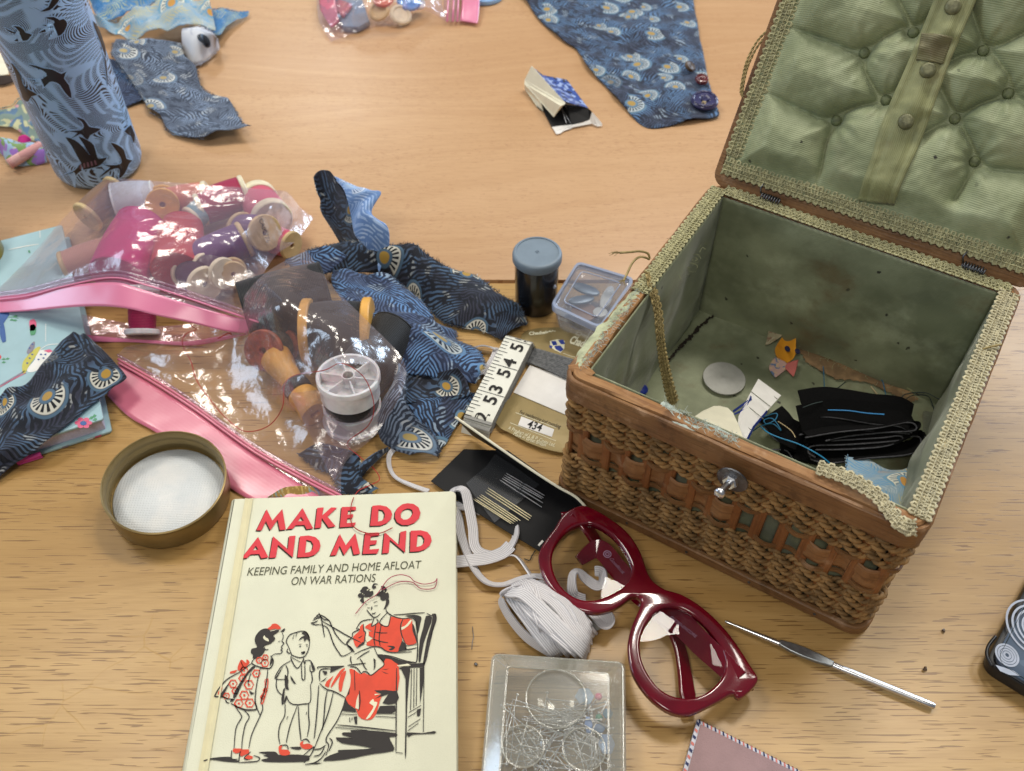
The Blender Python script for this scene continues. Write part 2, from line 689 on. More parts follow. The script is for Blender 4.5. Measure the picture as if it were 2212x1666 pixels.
def peacock(name, ground, strand, strand2, eye, dot, white, scale=.034, rough=.78, sheen=.35, seed=0.0, tint=1.0):
    """Printed cotton: curling feather strands with round feather eyes."""
    t = NT(name)
    uv = t.vmath('ADD', t.uv(), (seed, seed * .61, 0))
    s = 1.0 / scale
    warp = t.vmath('SUBTRACT', t.noise(uv, 26, 2, .5, 0, 1), (.5, .5, .5))
    vo = t.n('TexVoronoi', {'feature': 'F1', 'voronoi_dimensions': '2D'}, Vector=t.vmath('ADD', uv, t.scale(warp, .004, .004)), Scale=s, Randomness=.75)
    loc = t.vmath('SUBTRACT', t.scale(t.vmath('ADD', uv, t.scale(warp, .004, .004)), s, s), t.scale(vo.outputs['Position'], s, s))
    rnd = t.n('SeparateColor', None, Color=vo.outputs['Color'])
    ang = t.math('MULTIPLY_ADD', rnd.outputs[0], 2.4, -1.2)
    rot = t.n('VectorRotate', {'rotation_type': 'Z_AXIS'}, Vector=loc, Angle=ang).outputs[0]
    rx = t.n('SeparateXYZ', None, Vector=rot)
    size = t.math('MULTIPLY_ADD', rnd.outputs[1], .55, .72)
    x = t.math('DIVIDE', rx.outputs[0], size)
    y = t.math('DIVIDE', rx.outputs[1], size)
    r = t.math('SQRT', t.math('ADD', t.math('MULTIPLY', t.math('MULTIPLY', x, x), 1.25), t.math('MULTIPLY', y, y)))
    a = t.math('ARCTAN2', x, y)
    fan = t.step(t.math('ABSOLUTE', a), 2.0, 1.75)
    # strands: two directions of wavy lines
    n1 = t.noise(uv, 22, 3, .5)
    n2 = t.noise(uv, 19, 3, .5)
    sx = t.n('SeparateXYZ', None, Vector=uv)
    per = 2 * math.pi / .0023
    ph = t.math('ADD', t.math('MULTIPLY', t.math('ADD', t.math('MULTIPLY', sx.outputs[0], .75), t.math('MULTIPLY', sx.outputs[1], .66)), per), t.math('MULTIPLY', n1, 84.0))
    ph2 = t.math('ADD', t.math('MULTIPLY', t.math('SUBTRACT', t.math('MULTIPLY', sx.outputs[0], .6), t.math('MULTIPLY', sx.outputs[1], .8)), per * .8), t.math('MULTIPLY', n2, 90.0))
    w1, w2 = t.math('SINE', ph), t.math('SINE', ph2)
    pick = t.step(t.noise(uv, 34, 1, .5), .48, .51)
    w = t.math('ADD', t.math('MULTIPLY', w1, pick), t.math('MULTIPLY', w2, t.math('SUBTRACT', 1.0, pick)))
    b1, b2 = t.step(t.noise(uv, 180, 2, .6), .36, .46), t.step(t.noise(t.vmath('ADD', uv, (3, 5, 0)), 150, 2, .6), .40, .50)
    pk = t.step(t.noise(uv, 30, 1, .5), .49, .51)
    l1 = t.math('MULTIPLY', t.math('MULTIPLY', t.step(w1, -.1, .35), b1), t.math('SUBTRACT', 1.0, pk))
    l2 = t.math('MULTIPLY', t.math('MULTIPLY', t.step(w2, -.1, .35), b2), pk)
    on = t.math('MAXIMUM', l1, l2)
    hue = t.step(t.noise(uv, 40, 2, .5), .40, .60)
    hue2 = t.step(t.noise(t.vmath('ADD', uv, (2.2, 1.7, 0)), 75, 1, .5), .60, .66)
    sc = t.mix(hue, strand2, strand)
    sc = t.mix(t.math('MULTIPLY', hue2, .75), sc, tuple(white[i] * .6 + strand[i] * .4 for i in range(3)) + (1,))
    col = t.mix(on, ground, sc)
    # feather eye
    ray_ = t.step(t.math('SINE', t.math('MULTIPLY', a, 18.0)), -.25, .25)
    inr = lambda lo, hi: t.math('MULTIPLY', t.step(r, lo - .012, lo + .012), t.step(r, hi + .012, hi - .012))
    has = t.step(rnd.outputs[2], .40, .44)
    dk = tuple(c * .6 for c in ground[:3]) + (1,)
    col = t.mix(t.math('MULTIPLY', t.math('MULTIPLY', inr(.0, .40), fan), has), col, dk)
    col = t.mix(t.math('MULTIPLY', t.math('MULTIPLY', inr(.345, .40), fan), has), col, eye)
    col = t.mix(t.math('MULTIPLY', t.math('MULTIPLY', t.math('MULTIPLY', inr(.17, .315), fan), ray_), has), col, white)
    col = t.mix(t.math('MULTIPLY', t.math('MULTIPLY', inr(.30, .335), fan), has), col, white)
    col = t.mix(t.math('MULTIPLY', inr(.0, .165), has), col, eye)
    col = t.mix(t.math('MULTIPLY', inr(.0, .105), has), col, dot)
    weave = t.math('MULTIPLY', t.math('SINE', t.math('MULTIPLY', sx.outputs[0], 9000.0)), t.math('SINE', t.math('MULTIPLY', sx.outputs[1], 9000.0)))
    b = t.bsdf(Base_Color=col, Roughness=rough, Specular_IOR_Level=.35, Sheen_Weight=sheen, Sheen_Roughness=.45)
    t.put(b, 'Sheen_Tint', (.72, .84, 1, 1))
    t.put(b, 'Normal', t.bump(t.math('ADD', t.math('MULTIPLY', weave, .3), t.noise(uv, 240, 3)), .25, .0005))
    return t.done(b)


WHT = C(178, 190, 196)
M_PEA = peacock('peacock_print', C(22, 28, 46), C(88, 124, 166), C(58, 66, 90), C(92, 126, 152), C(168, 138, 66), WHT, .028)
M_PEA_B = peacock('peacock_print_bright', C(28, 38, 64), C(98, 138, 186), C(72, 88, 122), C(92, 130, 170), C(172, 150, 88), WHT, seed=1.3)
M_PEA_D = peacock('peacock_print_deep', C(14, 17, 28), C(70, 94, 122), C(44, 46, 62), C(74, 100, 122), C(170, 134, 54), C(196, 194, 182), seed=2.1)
M_PEA_LIT = peacock('peacock_print_lit', C(112, 146, 200), C(178, 204, 240), C(146, 176, 222), C(150, 180, 222), C(160, 184, 214), C(208, 222, 244), seed=.4)  # blue window light painted into the cloth of the curl's lit face
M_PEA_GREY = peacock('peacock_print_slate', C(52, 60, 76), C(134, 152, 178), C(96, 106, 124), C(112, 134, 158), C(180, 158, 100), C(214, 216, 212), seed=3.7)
M_PEA_PALE = peacock('peacock_print_pale', C(150, 172, 186), C(96, 156, 200), C(196, 188, 140), C(110, 160, 190), C(206, 150, 70), C(226, 224, 208), seed=5.2)
M_PEA_AQUA = peacock('peacock_print_aqua', C(66, 124, 176), C(36, 96, 156), C(170, 180, 150), C(80, 140, 180), C(214, 140, 50), C(200, 206, 196), seed=6.4)


def mottled(name, cols, scale, rough=.8, seed=0.0, use_uv=True, sharp=.04):
    """Cloth print made of blotches of several colours."""
    t = NT(name)
    uv = t.vmath('ADD', t.uv() if use_uv else t.co(), (seed, seed, 0))
    col = cols[0]
    for i, c in enumerate(cols[1:]):
        n = t.noise(t.vmath('ADD', uv, (i * 3.1, i * 1.7, i)), scale * (1 + .23 * i), 2, .5)
        col = t.mix(t.step(n, .55, .55 + sharp), col, c)
    b = t.bsdf(Base_Color=col, Roughness=rough, Specular_IOR_Level=.3, Sheen_Weight=.2)
    t.put(b, 'Normal', t.bump(t.noise(uv, 300, 3), .25, .0005))
    return t.done(b)


def film(name, tint, body, body_w=.08, gloss=.10, rough=.10, bump=.6, bscale=70, ridge=0.0):
    """Thin clear polythene: see-through, glossy at a slant, faintly coloured."""
    t = NT(name)
    co = t.co()
    n1 = t.noise(co, bscale, 3, .55)
    rd = t.math('MULTIPLY', n1, .8)
    n2 = t.noise(t.vmath('ADD', co, (3, 1, 2)), bscale * 3.2, 3, .6)
    rd2 = t.math('ABSOLUTE', t.math('SUBTRACT', n2, .5))
    h = t.math('ADD', t.math('MULTIPLY', rd, 2.0), t.math('MULTIPLY', rd2, .35))
    nrm = t.bump(h, bump, .004)
    if ridge:
        vv = t.n('SeparateXYZ', None, Vector=t.uv())
        rr = t.math('ADD', t.math('SINE', t.math('MULTIPLY', vv.outputs[1], 2 * math.pi / .0009)), t.math('MULTIPLY', t.noise(t.scale(t.uv(), 160, 2600), 1.0, 2), 2.5))
        nrm = t.n('Bump', None, Strength=ridge, Distance=.0003, Height=rr, Normal=nrm).outputs[0]
    tr = t.n('BsdfTransparent', None, Color=tint)
    gl = t.n('BsdfGlossy', None, Color=(1, 1, 1, 1), Roughness=rough, Normal=nrm)
    df = t.n('BsdfDiffuse', None, Color=body, Normal=nrm)
    lw = t.n('LayerWeight', None, Blend=.35, Normal=nrm)
    m1 = t.n('MixShader', None, i0=body_w)
    t.put(m1, 'i1', tr)
    t.put(m1, 'i2', df)
    fac = t.math('MULTIPLY_ADD', lw.outputs[1], .40, gloss, clamp=True)
    m2 = t.n('MixShader', None, i0=fac)
    t.put(m2, 'i1', m1)
    t.put(m2, 'i2', gl)
    return t.done(m2)


M_FILM = film('polythene_film', (.985, .95, .97, 1), C(228, 204, 234), .11, .05, .19, .34, 34)
M_FILM_LOW = film('polythene_film_thin', (.985, .955, .96, 1), C(226, 196, 194), .09, .045, .18, .34, 34)
M_FILM_MILKY = film('polythene_film_lip', (.96, .90, .94, 1), C(226, 180, 214), .16, .08, .10, .2)
M_PINK = film('pink_seal_film', (.98, .62, .74, 1), C(240, 142, 180), .84, .03, .26, .02, 26, .02)
M_PINK2 = film('pink_seal_film_deep', (.96, .58, .68, 1), C(228, 128, 154), .86, .03, .26, .02, 26, .02)
M_ACRYL = film('clear_acrylic', (.975, .975, .965, 1), C(220, 222, 214), .075, .03, .12, .004, 40)
M_CLEARBOX = film('clear_box_plastic', (.96, .965, .98, 1), C(206, 216, 236), .15, .07, .09, .01, 40)
M_RIMPLASTIC = film('frosted_rim_plastic', (.92, .94, .98, 1), C(196, 210, 238), .50, .12, .15, .01, 40)
M_RIMACRYL = film('clear_acrylic_edge', (.95, .95, .94, 1), C(224, 224, 210), .24, .07, .14, .02, 40)
M_TAPE = film('clear_adhesive_film', (.90, .90, .90, 1), C(130, 134, 140), .07, .03, .16, .02, 60)


def lens_mat():
    t = NT('spectacle_lens')
    tr = t.n('BsdfTransparent', None, Color=(.97, .97, .975, 1))
    gl = t.n('BsdfGlossy', None, Color=(1, 1, 1, 1), Roughness=.0)
    fr = t.n('Fresnel', None, IOR=1.6)
    m = t.n('MixShader', None, i0=t.math('MULTIPLY_ADD', fr, .30, .004))
    t.put(m, 'i1', tr)
    t.put(m, 'i2', gl)
    return t.done(m)


M_LENS = lens_mat()


def sage(name, base, dark, light, worn, use_uv=True, stain=.5, spots=.0, seed=0.0):
    """Aged sage-green lining silk: fine rep weave, worn patches and small moth holes."""
    t = NT(name)
    uv = t.vmath('ADD', t.uv(), (seed, seed, 0))
    sx = t.n('SeparateXYZ', None, Vector=uv)
    n = t.noise(uv, 22, 4, .6)
    col = t.mix(t.step(n, .32, .68), dark, base)
    col = t.mix(t.math('MULTIPLY', t.step(t.noise(t.vmath('ADD', uv, (4, 2, 0)), 30, 4, .62), .50, .74), .6), col, light)
    col = t.mix(t.math('MULTIPLY', t.step(t.noise(t.vmath('ADD', uv, (9, 5, 0)), 18, 5, .68), .52, .70), stain), col, worn)
    if spots:
        vo = t.n('TexVoronoi', {'feature': 'F1', 'voronoi_dimensions': '2D'}, Vector=t.vmath('ADD', uv, t.scale(t.noise(uv, 300, 2, .5, 0, 1), .004, .004)), Scale=150.0, Randomness=1.0)
        sp = t.math('MULTIPLY', t.step(vo.outputs[0], .20, .10), t.step(t.n('SeparateColor', None, Color=vo.outputs[1]).outputs[0], 1 - spots, 1 - spots + .01))
        col = t.mix(sp, col, C(34, 30, 22))
    wv = t.math('SINE', t.math('MULTIPLY', t.math('ADD', sx.outputs[1], t.math('MULTIPLY', t.noise(uv, 60, 2), .002)), 2 * math.pi / .0011))
    thread = t.noise(t.scale(uv, 300, 2600), 1.0, 2, .6)
    col = t.mix(t.math('MULTIPLY', t.step(thread, .35, .75), .25), col, dark)
    b = t.bsdf(Base_Color=col, Roughness=.52, Specular_IOR_Level=.5, Sheen_Weight=.35, Sheen_Roughness=.4)
    t.put(b, 'Normal', t.bump(t.math('ADD', t.math('MULTIPLY', wv, .5), t.math('MULTIPLY', t.noise(uv, 160, 4, .6), 1.2)), .3, .0005))
    return t.done(b)


M_SAGE = sage('sage_silk', C(166, 174, 136), C(134, 144, 108), C(190, 198, 162), C(142, 128, 96), stain=.3, spots=.016)
M_SAGE_IN = sage('sage_silk_lining', C(148, 154, 124), C(112, 118, 90), C(182, 188, 158), C(110, 92, 60), stain=.75, spots=.02, seed=2.0)
M_SAGE_STRAP = sage('sage_silk_strap', C(160, 162, 114), C(132, 136, 94), C(166, 170, 126), C(118, 100, 70), stain=.5, seed=4.0)
M_GIMP = plain('gimp_cord', C(178, 174, 134), .7, var=.2, vs=260, bump=.3, bs=2500)
M_GIMP2 = plain('gimp_cord_faded', C(190, 182, 150), .7, var=.2, vs=260, bump=.3, bs=2500)


def cane(name, a, b_, c, along=(60, 60, 900), rough=.45):
    t = NT(name)
    co = t.co()
    n = t.noise(t.scale(co, 30, 30, 30), 1.0, 4, .6)
    uv = t.uv()
    g = t.noise(t.scale(uv, 30, 700), 1.0, 3, .6)
    col = t.mix(t.step(n, .3, .7), a, b_)
    col = t.mix(t.math('MULTIPLY', t.step(g, .42, .75), .6), col, c)
    wr = t.noise(t.vmath('ADD', co, (5, 2, 1)), 55, 5, .7)
    col = t.mix(t.math('MULTIPLY', t.step(wr, .56, .74), .55), col, C(192, 158, 126))
    wd = t.noise(t.vmath('ADD', co, (1, 7, 3)), 34, 5, .7)
    col = t.mix(t.math('MULTIPLY', t.step(wd, .54, .70), .6), col, tuple(q * .45 for q in c[:3]) + (1,))
    b = t.bsdf(Base_Color=col, Roughness=t.math('MULTIPLY_ADD', wr, .3, rough - .15), Specular_IOR_Level=.4)
    t.put(b, 'Normal', t.bump(t.math('ADD', g, t.noise(co, 260, 3)), .5, .0007))
    return t.done(b)


M_CANE = cane('cane_strip', C(120, 84, 52), C(144, 106, 68), C(84, 54, 30))
M_CANE_RAW = cane('cane_rim_bare', C(152, 108, 66), C(176, 134, 90), C(104, 64, 40), rough=.65)
M_REED = cane('reed_stake', C(132, 82, 46), C(156, 104, 62), C(90, 54, 28))
M_BARK = cane('bark_strip', C(140, 96, 58), C(162, 118, 76), C(100, 64, 36), rough=.6)
M_ROPE = plain('seagrass_rope', C(146, 112, 68), .78, var=.42, vs=120, bump=.5, bs=1500)


def thread_mat(name, col, pitch=.0011, rough=.55, var=.15):
    """Wound sewing cotton: fine turns around the reel."""
    t = NT(name)
    uv = t.uv()
    sx = t.n('SeparateXYZ', None, Vector=uv)
    w = t.math('SINE', t.math('MULTIPLY', t.math('ADD', sx.outputs[1], t.math('MULTIPLY', t.noise(uv, 60, 2), .0016)), 2 * math.pi / pitch))
    dark = tuple(c * .62 for c in col[:3]) + (1,)
    b = t.bsdf(Base_Color=t.mix(t.step(w, -.9, .6), dark, col), Roughness=rough, Specular_IOR_Level=.4, Sheen_Weight=.15)
    t.put(b, 'Normal', t.bump(w, .45, .0003))
    return t.done(b)


M_TH = {k: thread_mat('cotton_' + k, v) for k, v in dict(
    magenta=C(214, 6, 118), pink=C(206, 40, 96), red=C(200, 14, 30), white=C(216, 218, 226), tan=C(168, 118, 80), salmon=C(226, 130, 100), rose=C(178, 40, 84),
    purple=C(104, 56, 122), plum=C(70, 34, 66), rosepink=C(216, 84, 116), black=C(12, 12, 15), cerise=C(168, 20, 84), brown=C(150, 118, 96), blue=C(60, 90, 170), sky=C(140, 182, 196), peach=C(214, 158, 138)).items()}
M_BOXWOOD = plain('pale_reel_wood', C(206, 182, 136), .5, var=.12, bump=.15)
M_REELWOOD = plain('honey_reel_wood', C(214, 160, 74), .42, var=.14, bump=.15)
M_CREAM = plain('cream_plastic', C(226, 218, 190), .4)
M_WHITEPL = plain('white_plastic', C(226, 228, 230), .35, sss=.15)
M_WHITEHAZE = plain('translucent_white_plastic', C(214, 218, 224), .35, sss=.3)
M_STEEL = plain('polished_steel', C(222, 224, 228), .28, metal=1.0, var=.05)
M_STEEL_DULL = plain('dull_steel', C(120, 122, 126), .45, metal=1.0, var=.3, vs=200)
M_GOLDNEEDLE = plain('gilt_steel', C(240, 230, 190), .35, metal=.6, var=.05)
M_BLACKCARD = plain('black_card', C(22, 22, 24), .62, spec=.3, var=.1, bump=.1)
M_CREAMCARD = plain('cream_card', C(226, 222, 200), .65, var=.05, bump=.1)
M_WHITECARD = plain('white_card', C(226, 224, 220), .6, var=.04, bump=.1)
M_BOOK = plain('cream_book_cloth', C(222, 222, 198), .52, var=.035, vs=30, bump=.35, bs=1500, spec=.4)
M_PAGES = plain('page_block', C(222, 218, 204), .8, var=.06, vs=800)
M_INK = ink_mat('charcoal_ink', C(50, 46, 44))
M_INKRED = ink_mat('red_ink', C(222, 78, 54))
M_INKCORAL = ink_mat('title_red_ink', C(218, 62, 72))
M_INKTITLE = ink_mat('title_shadow_ink', C(52, 38, 28))
M_INKGREY = ink_mat('grey_green_ink', C(88, 88, 68))
M_INKWHITE = ink_mat('white_ink', C(232, 230, 222))
M_INKBLACK = ink_mat('black_ink', C(24, 22, 22))
M_INKBLUE = ink_mat('blue_ink', C(40, 60, 140))
M_INKCREAM = ink_mat('cream_ink', C(228, 224, 194))
M_ELASTIC = None


def elastic():
    t = NT('white_elastic')
    uv = t.uv()
    sx = t.n('SeparateXYZ', None, Vector=uv)
    w = t.math('SINE', t.math('MULTIPLY', sx.outputs[1], 2 * math.pi / .0011))
    k = t.math('SINE', t.math('MULTIPLY', sx.outputs[0], 2 * math.pi / .0006))
    b = t.bsdf(Base_Color=t.mix(t.step(w, -.8, .4), C(196, 194, 198), C(232, 230, 232)), Roughness=.75, Specular_IOR_Level=.3)
    t.put(b, 'Normal', t.bump(t.math('ADD', w, t.math('MULTIPLY', k, .4)), .5, .0003))
    return t.done(b)


M_ELASTIC = elastic()


def glasses_mat():
    t = NT('burgundy_acetate')
    co = t.co()
    n = t.noise(co, 40, 2)
    b = t.bsdf(Base_Color=t.mix(t.step(n, .3, .7), C(92, 0, 21), C(112, 2, 27)), Roughness=.12, IOR=1.5, Specular_IOR_Level=.6, Coat_Weight=.6, Coat_Roughness=.04)
    t.put(b, 'Subsurface_Weight', .15)
    t.put(b, 'Subsurface_Radius', (1, .1, .15))
    t.put(b, 'Subsurface_Scale', .003)
    return t.done(b)


M_ACETATE = glasses_mat()
M_GOLDCARD = plain('gold_card', C(146, 128, 84), .45, metal=.25, var=.06, bump=.08)
M_DARN = thread_mat('grey_mending_yarn', C(112, 114, 116), .0016, .8)
M_TAPEWHITE = plain('tape_cloth', C(226, 226, 214), .55, var=.03, bump=.2, bs=1800)
M_BRASSLID = plain('bronze_lid_enamel', C(142, 122, 78), .38, metal=.45, var=.08)
M_LINER = plain('white_lid_liner', C(226, 230, 232), .42, var=.03, bump=.35, bs=900)
M_CANBLACK = plain('black_film_can', C(14, 14, 16), .22, var=.1, coat=.3)
M_CANLID = plain('grey_can_lid', C(118, 134, 148), .45, var=.05)
M_BUTTONBLUE = plain('indigo_button', C(58, 58, 98), .25, coat=.4)
M_BUTTONRED = plain('maroon_button', C(96, 22, 30), .25, coat=.4)
M_BUTTONBROWN = plain('brown_button', C(84, 62, 40), .4, var=.3, vs=400)
M_VELCRO = plain('black_hook_tape', C(9, 9, 10), .95, var=.5, vs=1500, bump=.8, bs=3000, spec=.15)
M_TEALTHREAD = plain('teal_thread', C(26, 104, 140), .6)
M_DARKTHREAD = plain('dark_green_thread', C(34, 48, 48), .7)
M_PALETHREAD = plain('pale_thread', C(190, 170, 130), .7)
M_REDTHREAD = plain('red_thread', C(176, 48, 38), .6)
M_CORD = plain('old_gold_cord', C(166, 148, 100), .75, var=.2, vs=300, bump=.4, bs=2500)
# ------------------------------------------------------------------ the two tables and the floor
def box_mb(x0, x1, y0, y1, z0, z1):
    return slab([[(x0, y0), (x1, y0), (x1, y1), (x0, y1)]], z0, z1, .0012)


yA, yB = P(1106, 611).y, P(1106, 604.5).y
o = box_mb(-1.1, 1.1, -.35, yA, -.026, 0).build('table_surface', [M_OAK]); o['kind'] = 'structure'
o = box_mb(-1.1, 1.1, yB, 1.5, -.026, 0).build('table_surface', [M_BEECH]); o['kind'] = 'structure'
o = box_mb(-2, 2, -1, 3, -.75, -.74).build('floor', [plain('floor_carpet', C(60, 56, 54), .95, vs=300, var=.3)]); o['kind'] = 'structure'


def rrect(x0, x1, y0, y1, r, n=6, corners=(1, 1, 1, 1)):
    """Rounded rectangle, counter-clockwise from lower-left corner; corners flags LL, LR, UR, UL."""
    out = []
    for (cx, cy, a0, on) in ((x0, y0, 180, corners[0]), (x1, y0, 270, corners[1]), (x1, y1, 0, corners[2]), (x0, y1, 90, corners[3])):
        rr = r if on else r * .12
        sx, sy = (1 if cx == x0 else -1), (1 if cy == y0 else -1)
        for i in range(n + 1):
            a = R(a0 + 90 * i / n)
            out.append((cx + sx * rr + rr * math.cos(a), cy + sy * rr + rr * math.sin(a)))
    return out


# ------------------------------------------------------------------ hardback book
BZ = .0152
b0, b1 = P(504, 1077, BZ), P(985, 1060, BZ)
be = (b1 - b0); BW = be.length; be.normalize()
bn = Vector((be.y, -be.x, 0))        # towards the book's foot
BH = .198


def bplace(x, y, z):
    q = b0 + be * x + bn * y
    return (q.x, q.y, z)


book = thing('book', 'cream hardback book with red lettering and a drawing of a woman sewing beside two children', 'book', tuple(b0 + be * BW / 2 + bn * BH / 2 - Vector((0, 0, BZ))))


def bflip(loop):
    return [(x, -y) for x, y in loop]


bp = lambda x, y, z: bplace(x, -y, z)
m = slab([bflip(rrect(0, BW, 0, BH, .003, corners=(0, 1, 1, 0)))], BZ - .0026, BZ, .0009, bp)
cover = m.build('front_cover', [M_BOOK], book)
m = slab([bflip(rrect(.001, BW, 0, BH, .003, corners=(0, 1, 1, 0)))], .0004, .0028, .0008, bp)
m.build('back_cover', [M_BOOK], book)
m = slab([bflip(rrect(.004, BW - .0035, .003, BH - .003, .001))], .0029, BZ - .0027, 0, bp)
m.build('page_block', [M_PAGES], book)
# rounded spine
V, F, UV = [], [], []
for i in range(15):
    a = math.pi * i / 14
    for yy in (0.0005, BH - .0005):
        V.append(bplace(.0008 - .0026 * math.sin(a), yy, .0014 + (BZ - .0024) * (1 - math.cos(a)) / 2)); UV.append((i * .001, yy))
for i in range(14):
    F.append((2 * i, 2 * i + 1, 2 * i + 3, 2 * i + 2))
MB().add(V, F, 0, UV).build('spine', [M_BOOK], book, 180, solid=.0012)
# pressed hinge groove beside the spine
V, F, UV = [], [], []
for i in range(9):
    t = i / 8
    x = .0072 + .0046 * t
    z = BZ + .00012 + .0007 * (math.cos(2 * math.pi * t) - 1) / 2 + .00066
    for yy in (0.0006, BH - .0006):
        V.append(bplace(x, yy, z)); UV.append((x, yy))
for i in range(8):
    F.append((2 * i, 2 * i + 1, 2 * i + 3, 2 * i + 2))
MB().add(V, F, 0, UV).build('hinge_groove', [plain('book_hinge', C(222, 214, 174), .6, var=.04, bump=.3, bs=1500)], book, 180)

# printed cover ---------------------------------------------------------------
TZ = BZ + .00035


def tp(pts):
    return pix(KT, pts, BZ)


LET = [  # title capitals read off the photo
    [[(340, 115), (403, 240), (513, 112), (551, 338), (486, 345), (462, 230), (382, 346), (332, 246), (285, 348), (228, 346)]],
    [[(736, 102), (852, 325), (782, 335), (758, 288), (660, 292), (628, 330), (562, 335)], [(718, 196), (750, 240), (686, 248)]],
    [[(898, 100), (968, 94), (952, 182), (1052, 94), (1116, 98), (1010, 196), (1100, 302), (1024, 316), (948, 210), (938, 318), (872, 324)]],
    [[(1168, 90), (1322, 86), (1324, 124), (1236, 130), (1232, 174), (1295, 170), (1288, 210), (1228, 216), (1222, 268), (1322, 260), (1306, 304), (1146, 314)]],
    [[(1505, 76), (1590, 70), (1660, 84), (1706, 124), (1722, 172), (1706, 226), (1664, 268), (1600, 294), (1480, 298)], [(1572, 116), (1566, 250), (1612, 240), (1638, 206), (1642, 164), (1622, 128)]],
    [[(1890, 48), (1960, 56), (2012, 94), (2034, 150), (2020, 212), (1972, 262), (1902, 290), (1830, 288), (1778, 258), (1752, 206), (1756, 146), (1786, 96), (1834, 60)], [(1884, 108), (1840, 128), (1816, 166), (1818, 206), (1846, 230), (1890, 226), (1930, 196), (1952, 156), (1942, 122), (1916, 108)]],
    [[(246, 420), (360, 644), (282, 656), (258, 608), (164, 612), (126, 652), (62, 656)], [(222, 516), (250, 560), (188, 568)]],
    [[(412, 412), (575, 556), (588, 412), (658, 404), (628, 646), (466, 506), (442, 646), (370, 652)]],
    [[(708, 412), (800, 404), (876, 420), (920, 462), (934, 516), (918, 572), (872, 616), (810, 638), (680, 644)], [(778, 452), (764, 594), (812, 586), (846, 552), (854, 504), (832, 466)]],
    [[(1146, 388), (1212, 512), (1316, 378), (1370, 604), (1300, 616), (1272, 512), (1194, 620), (1146, 516), (1104, 620), (1042, 624)]],
    [[(1424, 376), (1576, 370), (1582, 404), (1486, 414), (1482, 458), (1554, 456), (1546, 500), (1476, 508), (1472, 558), (1580, 550), (1558, 602), (1398, 608)]],
    [[(1638, 366), (1800, 510), (1812, 366), (1878, 350), (1864, 592), (1698, 450), (1684, 596), (1614, 602)]],
    [[(1926, 352), (2040, 346), (2110, 366), (2146, 408), (2158, 458), (2136, 514), (2086, 556), (2020, 578), (1920, 584)], [(2002, 398), (1990, 530), (2036, 520), (2072, 488), (2078, 442), (2052, 404)]],
]
sh, rd = [], []
for L in LET:
    rd.append([tp(q) for q in L])
    sh.append([tp([(x - 13, y + 10) for x, y in q]) for q in L])
flat(sh, TZ - .0001).build('title_shadow_print', [M_INKTITLE], cover, 0)
flat(rd, TZ + .0002).build('title_lettering', [M_INKCORAL], cover, 0)
m = MB()


def line_text(mb, s, Ka, a, b, size, z, mi=0, K=None, **kw):
    """Write s between two photo points a (start of baseline middle) and b (end)."""
    pa, pb = P(*Ka(*a), z), P(*Ka(*b), z)
    ex = (pb - pa); w = ex.length; ex.normalize()
    ey = Vector((-ex.y, ex.x, 0))
    put_text(mb, s, size, (pa + pb) / 2, ex, ey, mi, fit=w, **kw)


line_text(m, 'KEEPING FAMILY AND HOME AFLOAT', KT, (120, 802), (2036, 722), .0072, TZ, shear=.12)
line_text(m, 'ON WAR RATIONS', KT, (606, 906), (1534, 868), .0072, TZ, shear=.12)
m.build('subtitle_lettering', [M_INKGREY], cover, 0)

# drawing ---------------------------------------------------------------------
blk, red, crm = MB(), MB(), MB()


def fillK(mb, K, pts, dz=0.0, n=3, smooth=True):
    q = pix(K, pts, BZ)
    if smooth and len(q) > 5:
        q = [tuple(v) for v in spline(q, len(q) * n, True)]
    flat([[q]], TZ + dz, mb)


def penK(K, pts, w=.00055, dz=.0002, mb=None):
    ink(mb or blk, pix(K, pts, BZ), w, TZ + dz)


# girl
fillK(blk, KG, [(740, 150), (690, 170), (640, 230), (632, 290), (655, 350), (600, 365), (590, 410), (612, 432), (610, 470), (650, 470), (700, 440), (735, 395), (728, 340), (800, 310), (850, 260), (830, 225), (890, 180), (870, 165), (800, 180), (780, 155)], .0001)
fillK(blk, KG, [(900, 180), (925, 165), (950, 145), (955, 165), (930, 190)], .0001)
fillK(crm, KG, [(735, 225), (722, 250), (740, 275), (782, 290), (775, 262), (748, 245)], .0003)
fillK(red, KG, [(770, 150), (800, 130), (820, 105), (855, 100), (885, 115), (910, 150), (880, 160), (850, 155), (820, 160), (790, 165)], .0003)
for pts in ([(925, 195), (935, 240), (922, 285), (942, 310), (915, 345), (925, 365), (910, 380), (925, 395), (905, 418), (840, 424), (800, 460)], [(880, 290), (905, 284)], [(735, 350), (742, 375), (780, 372)],
            [(770, 590), (765, 650), (740, 800), (700, 930), (690, 950)], [(690, 570), (650, 760), (635, 930), (655, 1000), (690, 1080)], [(712, 960), (715, 1010), (690, 1080), (600, 1280), (568, 1430)],
            [(420, 980), (490, 1080), (480, 1120), (430, 1220), (410, 1430)], [(510, 1015), (572, 1090), (530, 1180), (500, 1330), (492, 1440)], [(385, 1450), (385, 1540), (450, 1545)], [(460, 1580), (560, 1575), (660, 1565), (682, 1530), (620, 1505)],
            [(460, 1580), (470, 1500), (480, 1460)], [(590, 1465), (520, 1530), (560, 1550)], [(320, 910), (330, 935), (360, 950)]):
    penK(KG, pts)
for pts in ([(480, 490), (450, 560), (460, 600), (520, 575), (575, 515), (545, 480), (540, 520), (505, 490)], [(370, 610), (450, 590), (420, 625), (365, 632)]):
    fillK(red, KG, pts, .0002)
penK(KG, [(480, 490), (500, 540), (520, 575)], .0004)
